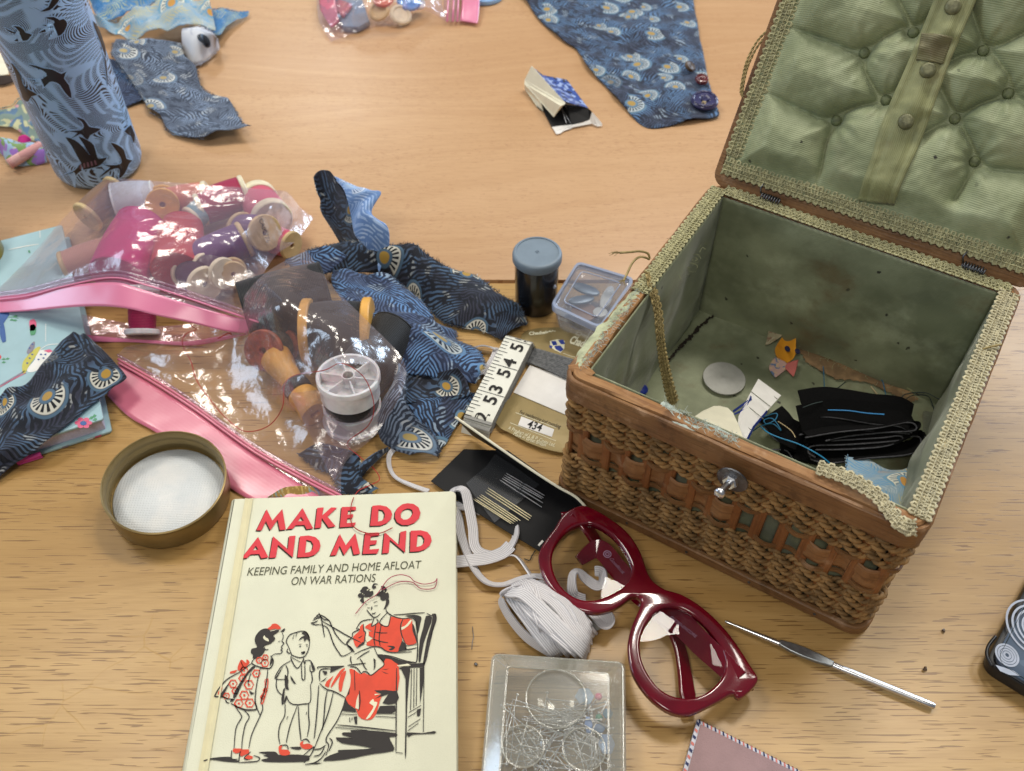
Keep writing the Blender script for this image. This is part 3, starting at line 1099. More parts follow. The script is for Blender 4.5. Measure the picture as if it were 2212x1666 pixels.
for pts in ([(370, 710), (250, 870), (290, 880), (330, 800)], [(600, 560), (520, 660), (430, 800), (400, 880), (430, 885), (490, 760), (560, 640), (640, 560)], [(560, 760), (575, 690), (600, 610), (580, 640), (555, 720)], [(570, 810), (600, 830), (630, 840), (590, 860)],
            [(380, 900), (415, 905), (400, 930), (365, 935)], [(790, 560), (820, 510), (830, 480), (800, 470), (795, 520)]):
    fillK(blk, KG, pts, .0002)
penK(KG, [(600, 520), (480, 610), (340, 690), (250, 790), (210, 860), (215, 878), (290, 880), (340, 900), (420, 905)], .0007)
penK(KG, [(380, 950), (440, 985), (520, 1015), (600, 1020), (650, 1005), (635, 930)], .0008)
penK(KG, [(640, 460), (600, 520), (680, 560), (790, 575), (830, 500), (800, 440)], .0006)
penK(KG, [(690, 575), (790, 580)], .0006)
fillK(red, KG, [(240, 830), (290, 770), (270, 840), (240, 860)], .0002)
for (x, y, r) in ((400, 740, 40), (330, 870, 30), (520, 600, 38), (500, 680, 34), (650, 630, 38), (570, 750, 46), (520, 862, 44), (462, 950, 42), (578, 945, 44), (740, 518, 38), (425, 815, 32), (680, 490, 30), (745, 460, 28), (745, 810, 20), (715, 880, 20)):
    ring = [(x + r * math.cos(a) * (1 + .10 * math.cos(6 * a)), y + r * math.sin(a) * (1 + .10 * math.cos(6 * a))) for a in np.linspace(0, 2 * math.pi, 19)]
    penK(KG, ring, .00065, .0002, red)
    fillK(red, KG, [(x + r * .28 * math.cos(a), y + r * .28 * math.sin(a)) for a in np.linspace(0, 2 * math.pi, 8, endpoint=False)], .0002)
for pts in ([(740, 700), (770, 690), (765, 780), (720, 940), (700, 945), (710, 860), (740, 800)],):
    penK(KG, pts + pts[:1], .0006, .0002, red)
for pts in ([(405, 1430), (490, 1432), (485, 1470), (430, 1485), (395, 1460)], [(490, 1440), (570, 1440), (570, 1480), (490, 1515), (472, 1500)], [(520, 1535), (560, 1500), (610, 1515), (612, 1535), (560, 1550)], [(890, 1405), (925, 1402), (915, 1440), (985, 1445), (1008, 1480), (985, 1502), (915, 1502), (890, 1470)],
            [(1115, 1370), (1150, 1352), (1145, 1385), (1200, 1378), (1245, 1400), (1240, 1425), (1180, 1440), (1125, 1415)]):
    fillK(red, KG, pts, .0002)
# boy
for pts in ([(1020, 420), (985, 330), (968, 300), (975, 260), (1010, 215), (1080, 190), (1130, 178), (1180, 190), (1212, 250), (1215, 310)], [(1215, 310), (1205, 370), (1170, 440), (1110, 460), (1040, 440), (1020, 420)], [(985, 365), (975, 395), (1000, 415), (1022, 405)], [(1100, 320), (1130, 318)], [(1175, 318), (1195, 322)],
            [(1125, 405), (1145, 420), (1165, 398), (1125, 405)], [(1025, 430), (1020, 480), (1085, 575), (1150, 480), (1145, 455)], [(1150, 480), (1165, 530), (1170, 490)], [(1025, 460), (1120, 510)], [(1130, 530), (1135, 680), (1165, 685), (1165, 540)],
            [(1020, 490), (930, 545), (885, 600), (850, 685), (960, 692)], [(960, 540), (985, 600), (975, 700)], [(865, 690), (860, 760), (880, 820), (925, 865)], [(1170, 495), (1225, 495), (1270, 590), (1225, 610), (1220, 540)], [(1235, 610), (1245, 700), (1230, 740)], [(1225, 745), (1225, 930), (1150, 955), (1060, 962), (1000, 935), (970, 870)],
            [(955, 960), (950, 1080), (900, 1180), (885, 1290), (900, 1385)], [(1085, 975), (1020, 1150), (985, 1280), (968, 1370)], [(1095, 980), (1105, 1160), (1115, 1260), (1125, 1350)], [(1205, 945), (1205, 1080), (1212, 1180), (1190, 1310)], [(985, 1085), (972, 1120)], [(1185, 1040), (1180, 1070)],
            [(900, 1400), (970, 1395), (990, 1440)], [(1130, 1350), (1180, 1330), (1220, 1370)], [(1080, 195), (1070, 240)], [(1050, 220), (1035, 265)]):
    penK(KG, pts)
for pts in ([(1130, 200), (1180, 185), (1215, 240), (1215, 300), (1190, 260), (1160, 290), (1150, 250), (1100, 280), (1130, 240), (1165, 225)], [(955, 640), (990, 700), (985, 760), (995, 805), (960, 790), (950, 720)], [(935, 800), (955, 780), (940, 960), (920, 965), (915, 900)], [(965, 860), (975, 900), (950, 960), (945, 920)], [(1010, 650), (1040, 690), (1070, 740), (1050, 740), (1020, 700)],
            [(1225, 500), (1270, 590), (1250, 600), (1235, 550)], [(850, 680), (900, 600), (940, 545), (900, 620), (870, 680)], [(1105, 340), (1120, 332), (1125, 345), (1110, 350)], [(1180, 335), (1192, 330), (1196, 342), (1184, 345)], [(1135, 408), (1165, 400), (1150, 425)]):
    fillK(blk, KG, pts, .0002)
for pts in ([(90, 1555), (180, 1530), (360, 1518), (385, 1545), (460, 1560), (440, 1578), (280, 1565), (180, 1550), (95, 1565)], [(670, 1470), (830, 1462), (870, 1480), (900, 1500), (1100, 1495), (1210, 1530), (1160, 1570), (780, 1575), (700, 1550), (780, 1530), (720, 1505), (760, 1495)], [(1005, 1415), (1115, 1410), (1130, 1435), (1090, 1445), (1030, 1432)]):
    fillK(blk, KG, pts, .0001)
# woman
for pts in ([(870, 200), (900, 160), (960, 155), (980, 190), (1010, 200), (1060, 240), (1040, 300), (970, 320), (905, 320), (915, 400), (890, 415), (850, 370), (875, 330), (830, 325), (815, 290), (840, 260), (870, 260), (850, 225)],
            [(1180, 150), (1230, 150), (1270, 190), (1260, 235), (1295, 260), (1305, 310), (1300, 350), (1310, 400), (1290, 450), (1250, 500), (1225, 505), (1250, 440), (1255, 360), (1215, 380), (1170, 350), (1165, 310), (1105, 300), (1100, 280), (1160, 240), (1190, 210)],
            [(1035, 165), (1060, 110), (1100, 105), (1135, 125), (1090, 120), (1070, 145), (1100, 150), (1095, 180), (1060, 190)]):
    fillK(blk, KM, pts, .0002)
for pts in ([(950, 215), (985, 195), (975, 220)], [(990, 225), (1020, 205), (1050, 215), (1020, 235)], [(1215, 230), (1230, 215), (1235, 245)], [(1245, 260), (1270, 235), (1270, 260)], [(880, 270), (895, 262), (892, 285)], [(905, 285), (918, 280), (915, 300)]):
    fillK(crm, KM, pts, .0004)
for pts in ([(955, 520), (1000, 580), (1060, 635), (1110, 630), (1170, 580)], [(1255, 500), (1270, 550), (1330, 600), (1420, 640), (1530, 660), (1670, 650), (1720, 700)], [(930, 425), (960, 440)], [(1065, 405), (1120, 385)], [(960, 490), (1005, 490)], [(1075, 460), (1125, 450)], [(1030, 470), (1035, 500), (1020, 520)],
            [(1280, 560), (1155, 720), (1285, 780), (1330, 620)], [(1070, 655), (1030, 780), (1130, 720), (1110, 660)], [(1060, 665), (880, 700), (790, 820)], [(900, 740), (910, 850), (935, 880), (920, 1000), (910, 1060)], [(790, 820), (840, 830), (740, 880), (730, 940)],
            [(730, 940), (690, 990), (635, 1060), (620, 1060)], [(680, 980), (640, 1050), (720, 1130), (760, 1190)], [(200, 570), (270, 665), (360, 690), (410, 790), (470, 910), (550, 1010), (620, 1070)], [(210, 750), (320, 790), (370, 880), (430, 1050), (500, 1170), (575, 1250), (720, 1180)],
            [(200, 570), (240, 660), (290, 950)], [(240, 690), (420, 795), (600, 900), (760, 985), (860, 1035)], [(75, 725), (130, 720), (185, 690)], [(80, 735), (150, 755), (210, 750)], [(105, 690), (170, 655), (235, 640)], [(120, 660), (170, 630), (235, 630)], [(160, 620), (200, 595), (230, 600)], [(230, 600), (300, 640), (365, 690)],
            [(705, 1250), (700, 1310), (720, 1370)], [(760, 1220), (860, 1170), (960, 1130), (1060, 1100), (1170, 1110), (1260, 1170), (1350, 1190), (1500, 1190), (1660, 1180)], [(1075, 1120), (1120, 1230)], [(1120, 1240), (1230, 1370), (1130, 1470), (1020, 1550), (960, 1500), (900, 1495), (870, 1530)],
            [(650, 1395), (760, 1380), (940, 1360)], [(690, 1415), (790, 1430), (870, 1530)], [(850, 1290), (880, 1340), (920, 1420), (960, 1470)], [(800, 1295), (900, 1220), (1000, 1165)], [(1740, 700), (1750, 1000), (1755, 1120), (1740, 1330), (1680, 1345), (1550, 1320), (1370, 1260), (1230, 1230)],
            [(1565, 1100), (1590, 1145), (1740, 1120)], [(1560, 1090), (1740, 1060)], [(1375, 600), (1550, 590), (1700, 575), (1870, 565)], [(1900, 575), (1985, 620), (1990, 590), (2040, 590)], [(1530, 660), (1490, 760), (1500, 900), (1560, 1050)], [(1100, 760), (1070, 960), (1085, 1090)], [(1185, 740), (1150, 960), (1165, 1090)], [(1080, 870), (1180, 885), (1280, 885)], [(1050, 980), (1170, 1020), (1290, 1040)],
            [(190, 1450), (195, 1420), (400, 1415), (600, 1405)], [(215, 1640), (225, 1470), (380, 1450)], [(2040, 590), (2045, 680), (1990, 850), (1920, 1150), (1880, 1330), (1840, 1350)]):
    penK(KM, pts, .0006)
for pts in ([(1030, 570), (1060, 575), (1100, 555), (1080, 590), (1045, 590)],):
    fillK(blk, KM, pts, .0003)
for pts in ([(1330, 630), (1530, 665), (1490, 740), (1490, 860), (1515, 960), (1490, 1090), (1440, 1180), (1350, 1185), (1260, 1160), (1170, 1105), (1060, 1090), (960, 1080), (955, 1040), (1000, 990), (1060, 970), (985, 920), (975, 860), (1050, 860), (940, 810), (935, 780), (1000, 735), (1040, 740), (1030, 785), (1130, 725), (1160, 725), (1285, 785)],
            [(1540, 665), (1640, 665), (1670, 690), (1670, 830), (1700, 920), (1735, 1040), (1620, 1075), (1560, 1040), (1500, 900), (1500, 780)], [(900, 745), (850, 780), (840, 850), (750, 930), (745, 990), (790, 1110), (900, 1040), (930, 900), (900, 850)]):
    fillK(red, KM, pts, .0001, 2)
for pts in ([(1545, 780), (1600, 730), (1640, 680), (1665, 690), (1600, 780), (1500, 840), (1490, 800)], [(1500, 960), (1560, 1050), (1540, 1000)], [(950, 880), (985, 870), (985, 940), (1040, 970), (960, 1030), (935, 960)]):
    fillK(crm, KM, pts, .0002, 2)
for pts in ([(1510, 1010), (1570, 1060), (1580, 1160), (1450, 1180), (1460, 1130)], [(1270, 1090), (1370, 1090), (1400, 1120), (1340, 1160), (1300, 1140), (1350, 1120)], [(1670, 740), (1700, 780), (1730, 900), (1745, 1040), (1715, 960), (1680, 860)], [(1120, 1220), (1280, 1240), (1450, 1300), (1600, 1340), (1690, 1350), (1600, 1370), (1450, 1380), (1350, 1310), (1250, 1290), (1220, 1350), (1160, 1280)],
            [(1060, 1280), (1095, 1310), (1090, 1430), (1065, 1470), (1070, 1370)], [(640, 1080), (700, 1100), (750, 1180), (720, 1180)], [(820, 960), (900, 920), (840, 970)], [(910, 1060), (800, 1130), (830, 1080), (900, 1020)],
            [(1550, 620), (1700, 600), (1810, 630), (1800, 720), (1750, 920), (1720, 700), (1680, 640)], [(1885, 620), (1985, 640), (1930, 820), (1850, 1050), (1800, 1330), (1770, 1310), (1790, 1000), (1850, 780)], [(2000, 600), (2045, 590), (2030, 720), (1930, 1050), (1870, 1350), (1840, 1350), (1900, 1000), (1970, 760)],
            [(385, 1420), (610, 1405), (530, 1440), (380, 1510), (385, 1460)]):
    fillK(blk, KM, pts, .0002, 2)
fillK(crm, KM, [(1430, 1400), (1600, 1370), (1650, 1400), (1450, 1415)], .0004, 2)
# skirt, chair, floor shadow
for pts in ([(1235, 90), (1330, 85), (1430, 130), (1440, 180), (1430, 540), (1110, 545), (1200, 600), (1180, 680), (1130, 860), (1060, 945), (960, 950), (880, 900), (840, 800), (720, 720), (700, 640), (760, 480), (770, 330), (750, 240), (820, 250), (900, 310), (960, 290), (1040, 325), (1150, 260), (1235, 180)],
            [(620, 260), (690, 225), (640, 300), (520, 470), (490, 500), (510, 430)], [(690, 260), (700, 300), (660, 440), (640, 550), (605, 540), (600, 440), (630, 320)], [(530, 330), (480, 420), (460, 500), (405, 470), (430, 410)]):
    fillK(red, KC, pts, .0001, 2)
for pts in ([(880, 590), (885, 810), (835, 790), (850, 680)], [(1030, 720), (1085, 660), (1100, 700), (1145, 710), (1110, 800), (1040, 920), (980, 945), (1060, 830), (1090, 760)], [(1100, 590), (1200, 590), (1110, 610)]):
    fillK(crm, KC, pts, .0003, 2)
for pts in ([(1100, 540), (1420, 555), (1410, 720), (1215, 720), (1300, 590), (1110, 660), (1200, 590)], [(690, 640), (740, 740), (840, 810), (840, 840), (650, 820)], [(1180, 760), (1390, 750), (1400, 830), (1350, 860), (1130, 860)], [(770, 1100), (1000, 1100), (1400, 1140), (1400, 1190), (1310, 1200), (1360, 1300), (1370, 1390), (1100, 1430), (940, 1460), (700, 1510), (380, 1530), (480, 1450), (600, 1410), (590, 1380), (800, 1370), (1070, 1355), (850, 1310), (640, 1280), (560, 1200), (800, 1210), (660, 1170), (660, 1130), (780, 1130)],
            [(1440, 230), (1600, 210), (1590, 380), (1560, 800), (1550, 1410), (1530, 1410), (1540, 380)], [(1570, 170), (1820, 150), (1800, 210), (1600, 220)], [(1740, 220), (1800, 210), (1790, 440), (1745, 740), (1740, 450)], [(1700, 810), (1760, 790), (1740, 900), (1700, 900)], [(1560, 1130), (1780, 1140), (1940, 1110), (1950, 1145), (1640, 1160), (1590, 1200)],
            [(0, 1440), (120, 1450), (200, 1460), (120, 1540), (0, 1540)], [(130, 1580), (260, 1555), (380, 1560), (300, 1575)], [(370, 265), (440, 270), (430, 320), (400, 320)], [(810, 910), (860, 905), (860, 1015), (830, 1010)], [(330, 430), (440, 350), (400, 400)], [(760, 480), (750, 590), (690, 640), (720, 600)], [(1210, 245), (1310, 235), (1260, 250)], [(1200, 270), (1310, 310), (1250, 300)]):
    fillK(blk, KC, pts, .0002, 2)
for pts in ([(330, 440), (420, 520), (520, 550), (640, 610), (700, 650)], [(440, 540), (410, 700), (395, 900), (370, 1100)], [(525, 560), (480, 760), (420, 950), (330, 1170), (265, 1340)], [(690, 690), (630, 860), (560, 1000), (440, 1180), (425, 1260), (460, 1310), (420, 1460)], [(320, 470), (290, 900), (255, 1220)], [(470, 1210), (510, 1270), (460, 1400)], [(110, 1450), (240, 1340), (250, 1360), (200, 1460), (110, 1560)], [(250, 1370), (340, 1360), (420, 1310)], [(400, 1340), (340, 1440), (250, 1465)], [(420, 1400), (350, 1500), (250, 1560), (130, 1580)],
            [(640, 830), (860, 845)], [(630, 870), (860, 885)], [(580, 1025), (1000, 1065), (1395, 1110)], [(555, 1060), (1000, 1100)], [(1120, 905), (1400, 920)], [(1130, 865), (1400, 870)], [(1415, 230), (1410, 700), (1405, 1400)], [(1590, 850), (1760, 750)], [(1570, 920), (1700, 840)], [(1580, 1050), (1750, 940)], [(1570, 1110), (1720, 1000)], [(1800, 210), (1790, 1130)], [(1400, 1410), (1500, 1425)], [(755, 920), (755, 990)], [(790, 920), (785, 960)],
            [(1660, 230), (1655, 790)], [(1700, 230), (1690, 760)], [(1625, 240), (1610, 820)], [(820, 260), (830, 540)], [(890, 545), (900, 700), (880, 830)]):
    penK(KC, pts, .0006, .0003)
blk.build('drawing_ink_print', [M_INK], cover, 0)
red.build('drawing_colour_print', [M_INKRED], cover, 0)
crm.build('drawing_highlight_print', [M_INKCREAM], cover, 0)
# ------------------------------------------------------------------ wicker sewing basket
BHZ = .1057
Q0, Q1, Q2, Q3 = P(1209, 812, BHZ), P(2005, 1161, BHZ), P(2215, 622, BHZ), P(1541, 390, BHZ)
for q in (Q0, Q1, Q2, Q3):
    q.z = 0
BL_, BW_ = (Q1 - Q0).length, (Q3 - Q0).length      # front length, depth


def bk(x, y, z):
    s, t = x / BL_, y / BW_
    q = Q0 * (1 - s) * (1 - t) + Q1 * s * (1 - t) + Q2 * s * t + Q3 * (1 - s) * t
    return Vector((q.x, q.y, z))


basket = thing('sewing_basket', 'open wicker sewing basket with tufted sage green silk lining and gold braid', 'basket', tuple((Q0 + Q2) / 2))


def perim(off, r=.010, step=.0012, z=0.0):
    """Rounded rectangle path around the basket, off metres inside the outer line; returns xy list in basket metres, evenly spaced, from the front-left corner counter-clockwise."""
    lp = rrect(off, BL_ - off, off, BW_ - off, max(r - off, .002), 8)
    return even(lp, step, closed=True)


def pnorm(p):
    T = np.roll(p, -1, 0) - np.roll(p, 1, 0)
    T /= np.linalg.norm(T, axis=1)[:, None]
    return np.stack([T[:, 1], -T[:, 0]], 1)       # outward


def hoop(off, w, z0, z1, step=.004, wob=0.0, seed=0, r=.010):
    """Rectangular-section hoop around the basket: outer face at off, width w inwards."""
    p = perim(off, r, step)
    n = pnorm(p)
    V, F, UV = [], [], []
    k = len(p)
    s = 0
    for i in range(k + 1):
        j = i % k
        if i:
            s += np.linalg.norm(p[j] - p[i - 1])
        wv = lambda a: wob * mnoise.noise(Vector((s * 60, a * 9.1 + seed, seed)))
        prof = [(0, z0 + .0006), (.0006, z0), (w, z0), (w, z1 - .0006), (w - .0006, z1), (.0008, z1), (0, z1 - .0008)]
        for a, (d, z) in enumerate(prof):
            q = p[j] - n[j] * (d + (wv(a) if z > (z0 + z1) / 2 else 0))
            V.append(tuple(bk(q[0], q[1], z + (wv(a + 20) if z > (z0 + z1) / 2 else 0))))
            UV.append((s, z + d))
    m = 7
    for i in range(k):
        for a in range(m):
            b = (a + 1) % m
            F.append((i * m + a, (i + 1) * m + a, (i + 1) * m + b, i * m + b))
    return V, F, UV


MB().add(*[hoop(0, .0028, .0895, .1050, wob=.0004, seed=3)[i] for i in (0, 1)], 0, hoop(0, .0028, .0895, .1050, wob=.0004, seed=3)[2]).build('rim_band', [M_CANE], basket, 35)
V, F, UV = hoop(.0034, .0064, .0900, .1056, step=.0025, wob=.0007, seed=8)
MB().add(V, F, 0, UV).build('rim_batten', [M_CANE_RAW], basket, 35)
V, F, UV = hoop(-.0004, .0032, .0004, .0078)
MB().add(V, F, 0, UV).build('foot_band', [M_CANE], basket, 35)

# upright reeds
SP = .0132
base_p = perim(.0052, .010, .0006)
base_n = pnorm(base_p)
ring_len = len(base_p) * .0006
n_st = int(round(ring_len / SP))
if n_st % 2:
    n_st += 1
SP = ring_len / n_st
m = MB()
for k in range(n_st):
    i = int(k * SP / .0006) % len(base_p)
    c, nn = base_p[i], base_n[i]
    tt = np.array([-nn[1], nn[0]])
    path = [tuple(bk(c[0], c[1], z)) for z in (.004, .03, .06, .092)]
    o3 = bk(c[0] + nn[0], c[1] + nn[1], 0) - bk(c[0], c[1], 0)
    t3 = Vector((-o3.y, o3.x, 0)).normalized()
    prof = [(-.0032, -.0006), (-.0022, -.0014), (.0022, -.0014), (.0032, -.0006), (.0028, .0009), (.0012, .0016), (-.0012, .0016), (-.0028, .0009)]
    V, F, UV = [], [], []
    jit = random.Random(k).uniform(-.0004, .0004)
    for z, q in zip((.004, .03, .06, .092), path):
        for a, b in prof:
            w = Vector(q) + t3 * (a + jit) + o3.normalized() * b
            V.append(tuple(w)); UV.append((z, a + k * .01))
    for r in range(3):
        for a in range(8):
            b = (a + 1) % 8
            F.append((r * 8 + a, r * 8 + b, r * 8 + 8 + b, r * 8 + 8 + a))
    m.add(V, F, 0, UV)
m.build('stake_lattice', [M_REED], basket, 50)

# twisted seagrass ropes woven round the reeds
m = MB()
rows = []
for zr in (.0853, .0777, .0701, .0345, .0270, .0195, .0120):
    rows += [(zr, 0), (zr, 1)]
for ri, (z, ph) in enumerate(rows):
    p = perim(.0046, .010, .0009)
    n = pnorm(p)
    k = len(p)
    c = []
    for i in range(k):
        s = i / k * n_st
        w = math.sin(math.pi * (s + ph)) * .0017
        dz = .0029 * math.cos(math.pi * (s + ph)) + .0008 * mnoise.noise(Vector((s * .7, ri * 3.3, 0)))
        q = p[i] + n[i] * (w + .0009)
        c.append(tuple(bk(q[0], q[1], max(z + dz, .0092))))
    c = np.array(c)
    T, N, B = frames(c, True)
    upv = np.array([0, 0, 1.0])
    N = np.cross(T, upv); N /= np.linalg.norm(N, axis=1)[:, None]
    B = np.cross(N, T)
    ang = np.arange(k) / k * 2 * math.pi * round(k * .0009 / .0074)
    for ply in range(2):
        a = ang + ply * math.pi
        hp = c + .00105 * (np.cos(a)[:, None] * N + np.sin(a)[:, None] * B)
        V, F, UV = tube(hp, .00118, 6, closed=True)
        m.add(V, F, 0, UV)
m.build('rope_weave', [M_ROPE], basket, 180)

# middle band: thin bark weaving in and out, edged by two cane lines
m = MB()
m2 = MB()
p = perim(.0046, .010, .0010)
n = pnorm(p)
k = len(p)
per_front = BL_ / (k * .001) * n_st
for zc, ph in ((.0630, 0), (.0412, 1)):
    c = []
    for i in range(k + 1):
        s = (i % k) / k * n_st
        q = p[i % k] + n[i % k] * (math.sin(math.pi * (s + ph)) * .0026 + .0004)
        c.append(tuple(bk(q[0], q[1], zc + .0009 * math.sin(math.pi * s * .5 + zc * 900))))
    V, F, UV = ribbon(c, Vector((0, 0, 1)), .0030, .0011)
    m2.add(V, F, 0, UV)
m2.build('cane_weave', [M_CANE], basket, 50)
# the bark strip is missing for three reeds on the front
V, F, UV = [], [], []
nv = 7
gap0, gap1 = 8.15, 10.9
prev = None
for i in range(k + 1):
    s = (i % k) / k * n_st
    front_s = (i % k) * .001 / SP
    wv = math.sin(math.pi * (s + 1)) * .0022
    q0, nn = p[i % k], n[i % k]
    ok = not (gap0 < front_s < gap1)
    if ok:
        for j in range(nv):
            t = j / (nv - 1)
            cr = .0011 * mnoise.noise(Vector((i * .09, t * 2.4, 1.0))) + .0006 * mnoise.noise(Vector((i * .3, t * 6, 2.0)))
            q = q0 + nn * (wv + cr + .0002)
            zz = .0446 + t * .0152 + .0014 * mnoise.noise(Vector((i * .03, t, 5)))
            V.append(tuple(bk(q[0], q[1], zz))); UV.append((i * .001, t * .015))
        if prev is not None:
            b = len(V) - 2 * nv
            for j in range(nv - 1):
                F.append((b + j, b + nv + j, b + nv + j + 1, b + j + 1))
        prev = i
    else:
        prev = None
MB().add(V, F, 0, UV).build('bark_weave', [M_BARK], basket, 60, solid=.0006)

# brass pins along the foot band
for x in (.012, .05, .088, .126, .164):
    c = bk(x, -.0006, .0042)
    nrm = (bk(x, -.01, 0) - bk(x, 0, 0)).normalized()
    V, F, UV = lathe([(.0009, 0), (.0009, .0003), (.0005, .0006)], axisM(c, nrm), 10)
    MB().add(V, F, 0, UV).build('pin_nail', [M_STEEL_DULL], basket)

# ---- lining
IN = .0114


def wall_sheet(x0, y0, x1, y1, seed, amp=.0022, nu=70, nv=44, top=.1048):
    V, F, UV = [], [], []
    dx, dy = x1 - x0, y1 - y0
    l = math.hypot(dx, dy)
    nx, ny = -dy / l, dx / l
    for j in range(nv):
        t = j / (nv - 1)
        for i in range(nu):
            s = i / (nu - 1)
            e = min(1, min(s, 1 - s) / .06) * min(1, t / .08, (1 - t) / .3)
            pt = Vector((s * l * 22 + seed, t * 4, seed))
            d = amp * e * (mnoise.noise(pt) + .5 * mnoise.noise(Vector((s * l * 70, t * 6 + s * 4, seed + 3))))
            d += .0012 * math.sin(3.1 * s * 6 + t * 5 + seed) * e
            q = bk(x0 + dx * s + nx * d, y0 + dy * s + ny * d, .003 + t * (top - .003))
            V.append(tuple(q)); UV.append((s * l + seed, t * top))
    for j in range(nv - 1):
        for i in range(nu - 1):
            F.append((j * nu + i, j * nu + i + 1, j * nu + nu + i + 1, j * nu + nu + i))
    return V, F, UV


for (x0, y0, x1, y1, sd) in ((IN, IN, BL_ - IN, IN, 1.0), (BL_ - IN, IN, BL_ - IN, BW_ - IN, 2.0), (BL_ - IN, BW_ - IN, IN, BW_ - IN, 3.0), (IN, BW_ - IN, IN, IN, 4.0)):
    V, F, UV = wall_sheet(x0, y0, x1, y1, sd)
    MB().add(V, F, 0, UV).build('lining_wall', [M_SAGE_IN], basket, 180, solid=.0008)
V, F, UV = [], [], []
N_ = 60
for j in range(N_):
    for i in range(N_):
        x, y = .008 + (BL_ - .016) * i / (N_ - 1), .008 + (BW_ - .016) * j / (N_ - 1)
        q = bk(x, y, .0052 + .0009 * mnoise.noise(Vector((x * 40, y * 40, 7))))
        V.append(tuple(q)); UV.append((x + 7, y))
for j in range(N_ - 1):
    for i in range(N_ - 1):
        F.append((j * N_ + i, j * N_ + i + 1, j * N_ + N_ + i + 1, j * N_ + N_ + i))
MB().add(V, F, 0, UV).build('lining_floor', [M_SAGE_IN], basket, 180)
MB().add([tuple(bk(x, y, .0025)) for x, y in ((.004, .004), (BL_ - .004, .004), (BL_ - .004, BW_ - .004), (.004, BW_ - .004))], [(0, 1, 2, 3)]).build('base_board', [M_CANE], basket, 0, solid=.003)

# torn back corner: bare brown board showing through the silk
M_TORN = plain('bare_brown_board', C(134, 108, 76), .85, var=.4, vs=80, bump=.4, bs=900)
M_DARKTEAR = plain('dark_torn_edge', C(42, 32, 24), .9, var=.5, vs=300, bump=.6, bs=1500)


def on_floor(K, pts, z):
    return [tuple(P(K(x, y)[0], K(x, y)[1] + 24, z))[:2] for x, y in pts]


def ragged(loop, a, seed):
    q = even(loop, .0012, closed=True)
    rnd = random.Random(seed)
    return [(x + rnd.uniform(-a, a), y + rnd.uniform(-a, a)) for x, y in q]


m = MB()
flat([[ragged(on_floor(K10, [(385, 1365), (520, 1400), (700, 1455), (850, 1530), (1000, 1590), (1190, 1640), (1290, 1720), (1370, 1800), (1290, 1840), (1150, 1760), (1000, 1680), (850, 1650), (700, 1640), (560, 1560), (460, 1500)], .0068), .0009, 1)]], .0070, m)
flat([[ragged(on_floor(K9, [(1510, 1168), (1620, 1180), (1740, 1215), (1880, 1280), (1960, 1345), (1900, 1345), (1780, 1290), (1660, 1250), (1560, 1205)], .0068), .0008, 2)]], .0069, m)
m.build('torn_patch', [M_TORN], basket, 0)
m = MB()
flat([[ragged(on_floor(K9, [(1510, 1165), (1640, 1172), (1740, 1212), (1830, 1252), (1740, 1246), (1640, 1230), (1570, 1200)], .0072), .0007, 3)]], .0073, m)
flat([[ragged(on_floor(K10, [(400, 1362), (520, 1395), (640, 1430), (780, 1490), (960, 1560), (1110, 1620), (1290, 1690), (1370, 1770), (1250, 1720), (1060, 1640), (860, 1560), (680, 1475), (520, 1420)], .0072), .0007, 4)]], .0074, m)
flat([[ragged(on_floor(K9, [(1280, 1130), (1300, 1120), (1180, 1240), (1060, 1370), (950, 1480), (890, 1560), (880, 1550), (960, 1440), (1060, 1330), (1170, 1210)], .0072), .0010, 5)]], .0073, m)
m.build('torn_edge', [M_DARKTEAR], basket, 0)
# frayed ends of the lining
m = MB()
rnd = random.Random(5)
for i in range(130):
    if i < 90:
        t = rnd.random()
        u0, v0 = K10(420 + 900 * t, 1400 + 380 * t + rnd.uniform(-20, 90))
    else:
        u0, v0 = K9(rnd.uniform(940, 1200), rnd.uniform(600, 900))
    z = .0075 if i < 90 else rnd.uniform(.07, .09)
    a = P(u0, v0, z)
    d = Vector((rnd.uniform(-1, 1), rnd.uniform(-1, .4), rnd.uniform(0, .5))) * rnd.uniform(.003, .009)
    b_ = a + d * .6 + Vector((rnd.uniform(-.002, .002), rnd.uniform(-.002, .002), .001))
    V, F, UV = tube(spline([a, b_, a + d], 6), .00012, 3)
    m.add(V, F, 0, UV)
m.build('frayed_thread', [M_SAGE_STRAP], basket, 0)

# pale padding and glue left on the bare front rim and the front-left corner
M_PAD = plain('faded_padding', C(186, 198, 190), .9, var=.16, vs=200, bump=.9, bs=700)
M_PADG = plain('green_padding', C(178, 184, 152), .9, var=.22, vs=160, bump=.9, bs=700)


def pad_strip(K, pts, w, z, mat, seed, name, th=.0022):
    c = even(spline([tuple(P(*K(x, y), z)) for x, y in pts], 40), .0011)
    V, F, UV = [], [], []
    nv = 7
    T, N, B = frames(c)
    for i in range(len(c)):
        side = np.cross(T[i], [0, 0, 1.0]); side /= np.linalg.norm(side)
        e = min(1, min(i, len(c) - 1 - i) / 6)
        for j in range(nv):
            t = j / (nv - 1) * 2 - 1
            ww = w * (.55 + .45 * e) * (1 + .35 * mnoise.noise(Vector((i * .16, seed, 0))))
            h = th * (1 - t * t) * (.6 + .9 * abs(mnoise.noise(Vector((i * .22, t * 1.5, seed))))) - .0006
            q = c[i] + side * t * ww / 2 + np.array([0, 0, h])
            V.append(tuple(q)); UV.append((i * .001, t * .005))
    for i in range(len(c) - 1):
        for j in range(nv - 1):
            F.append((i * nv + j, i * nv + nv + j, i * nv + nv + j + 1, i * nv + j + 1))
    MB().add(V, F, 0, UV).build(name, [mat], basket, 180)


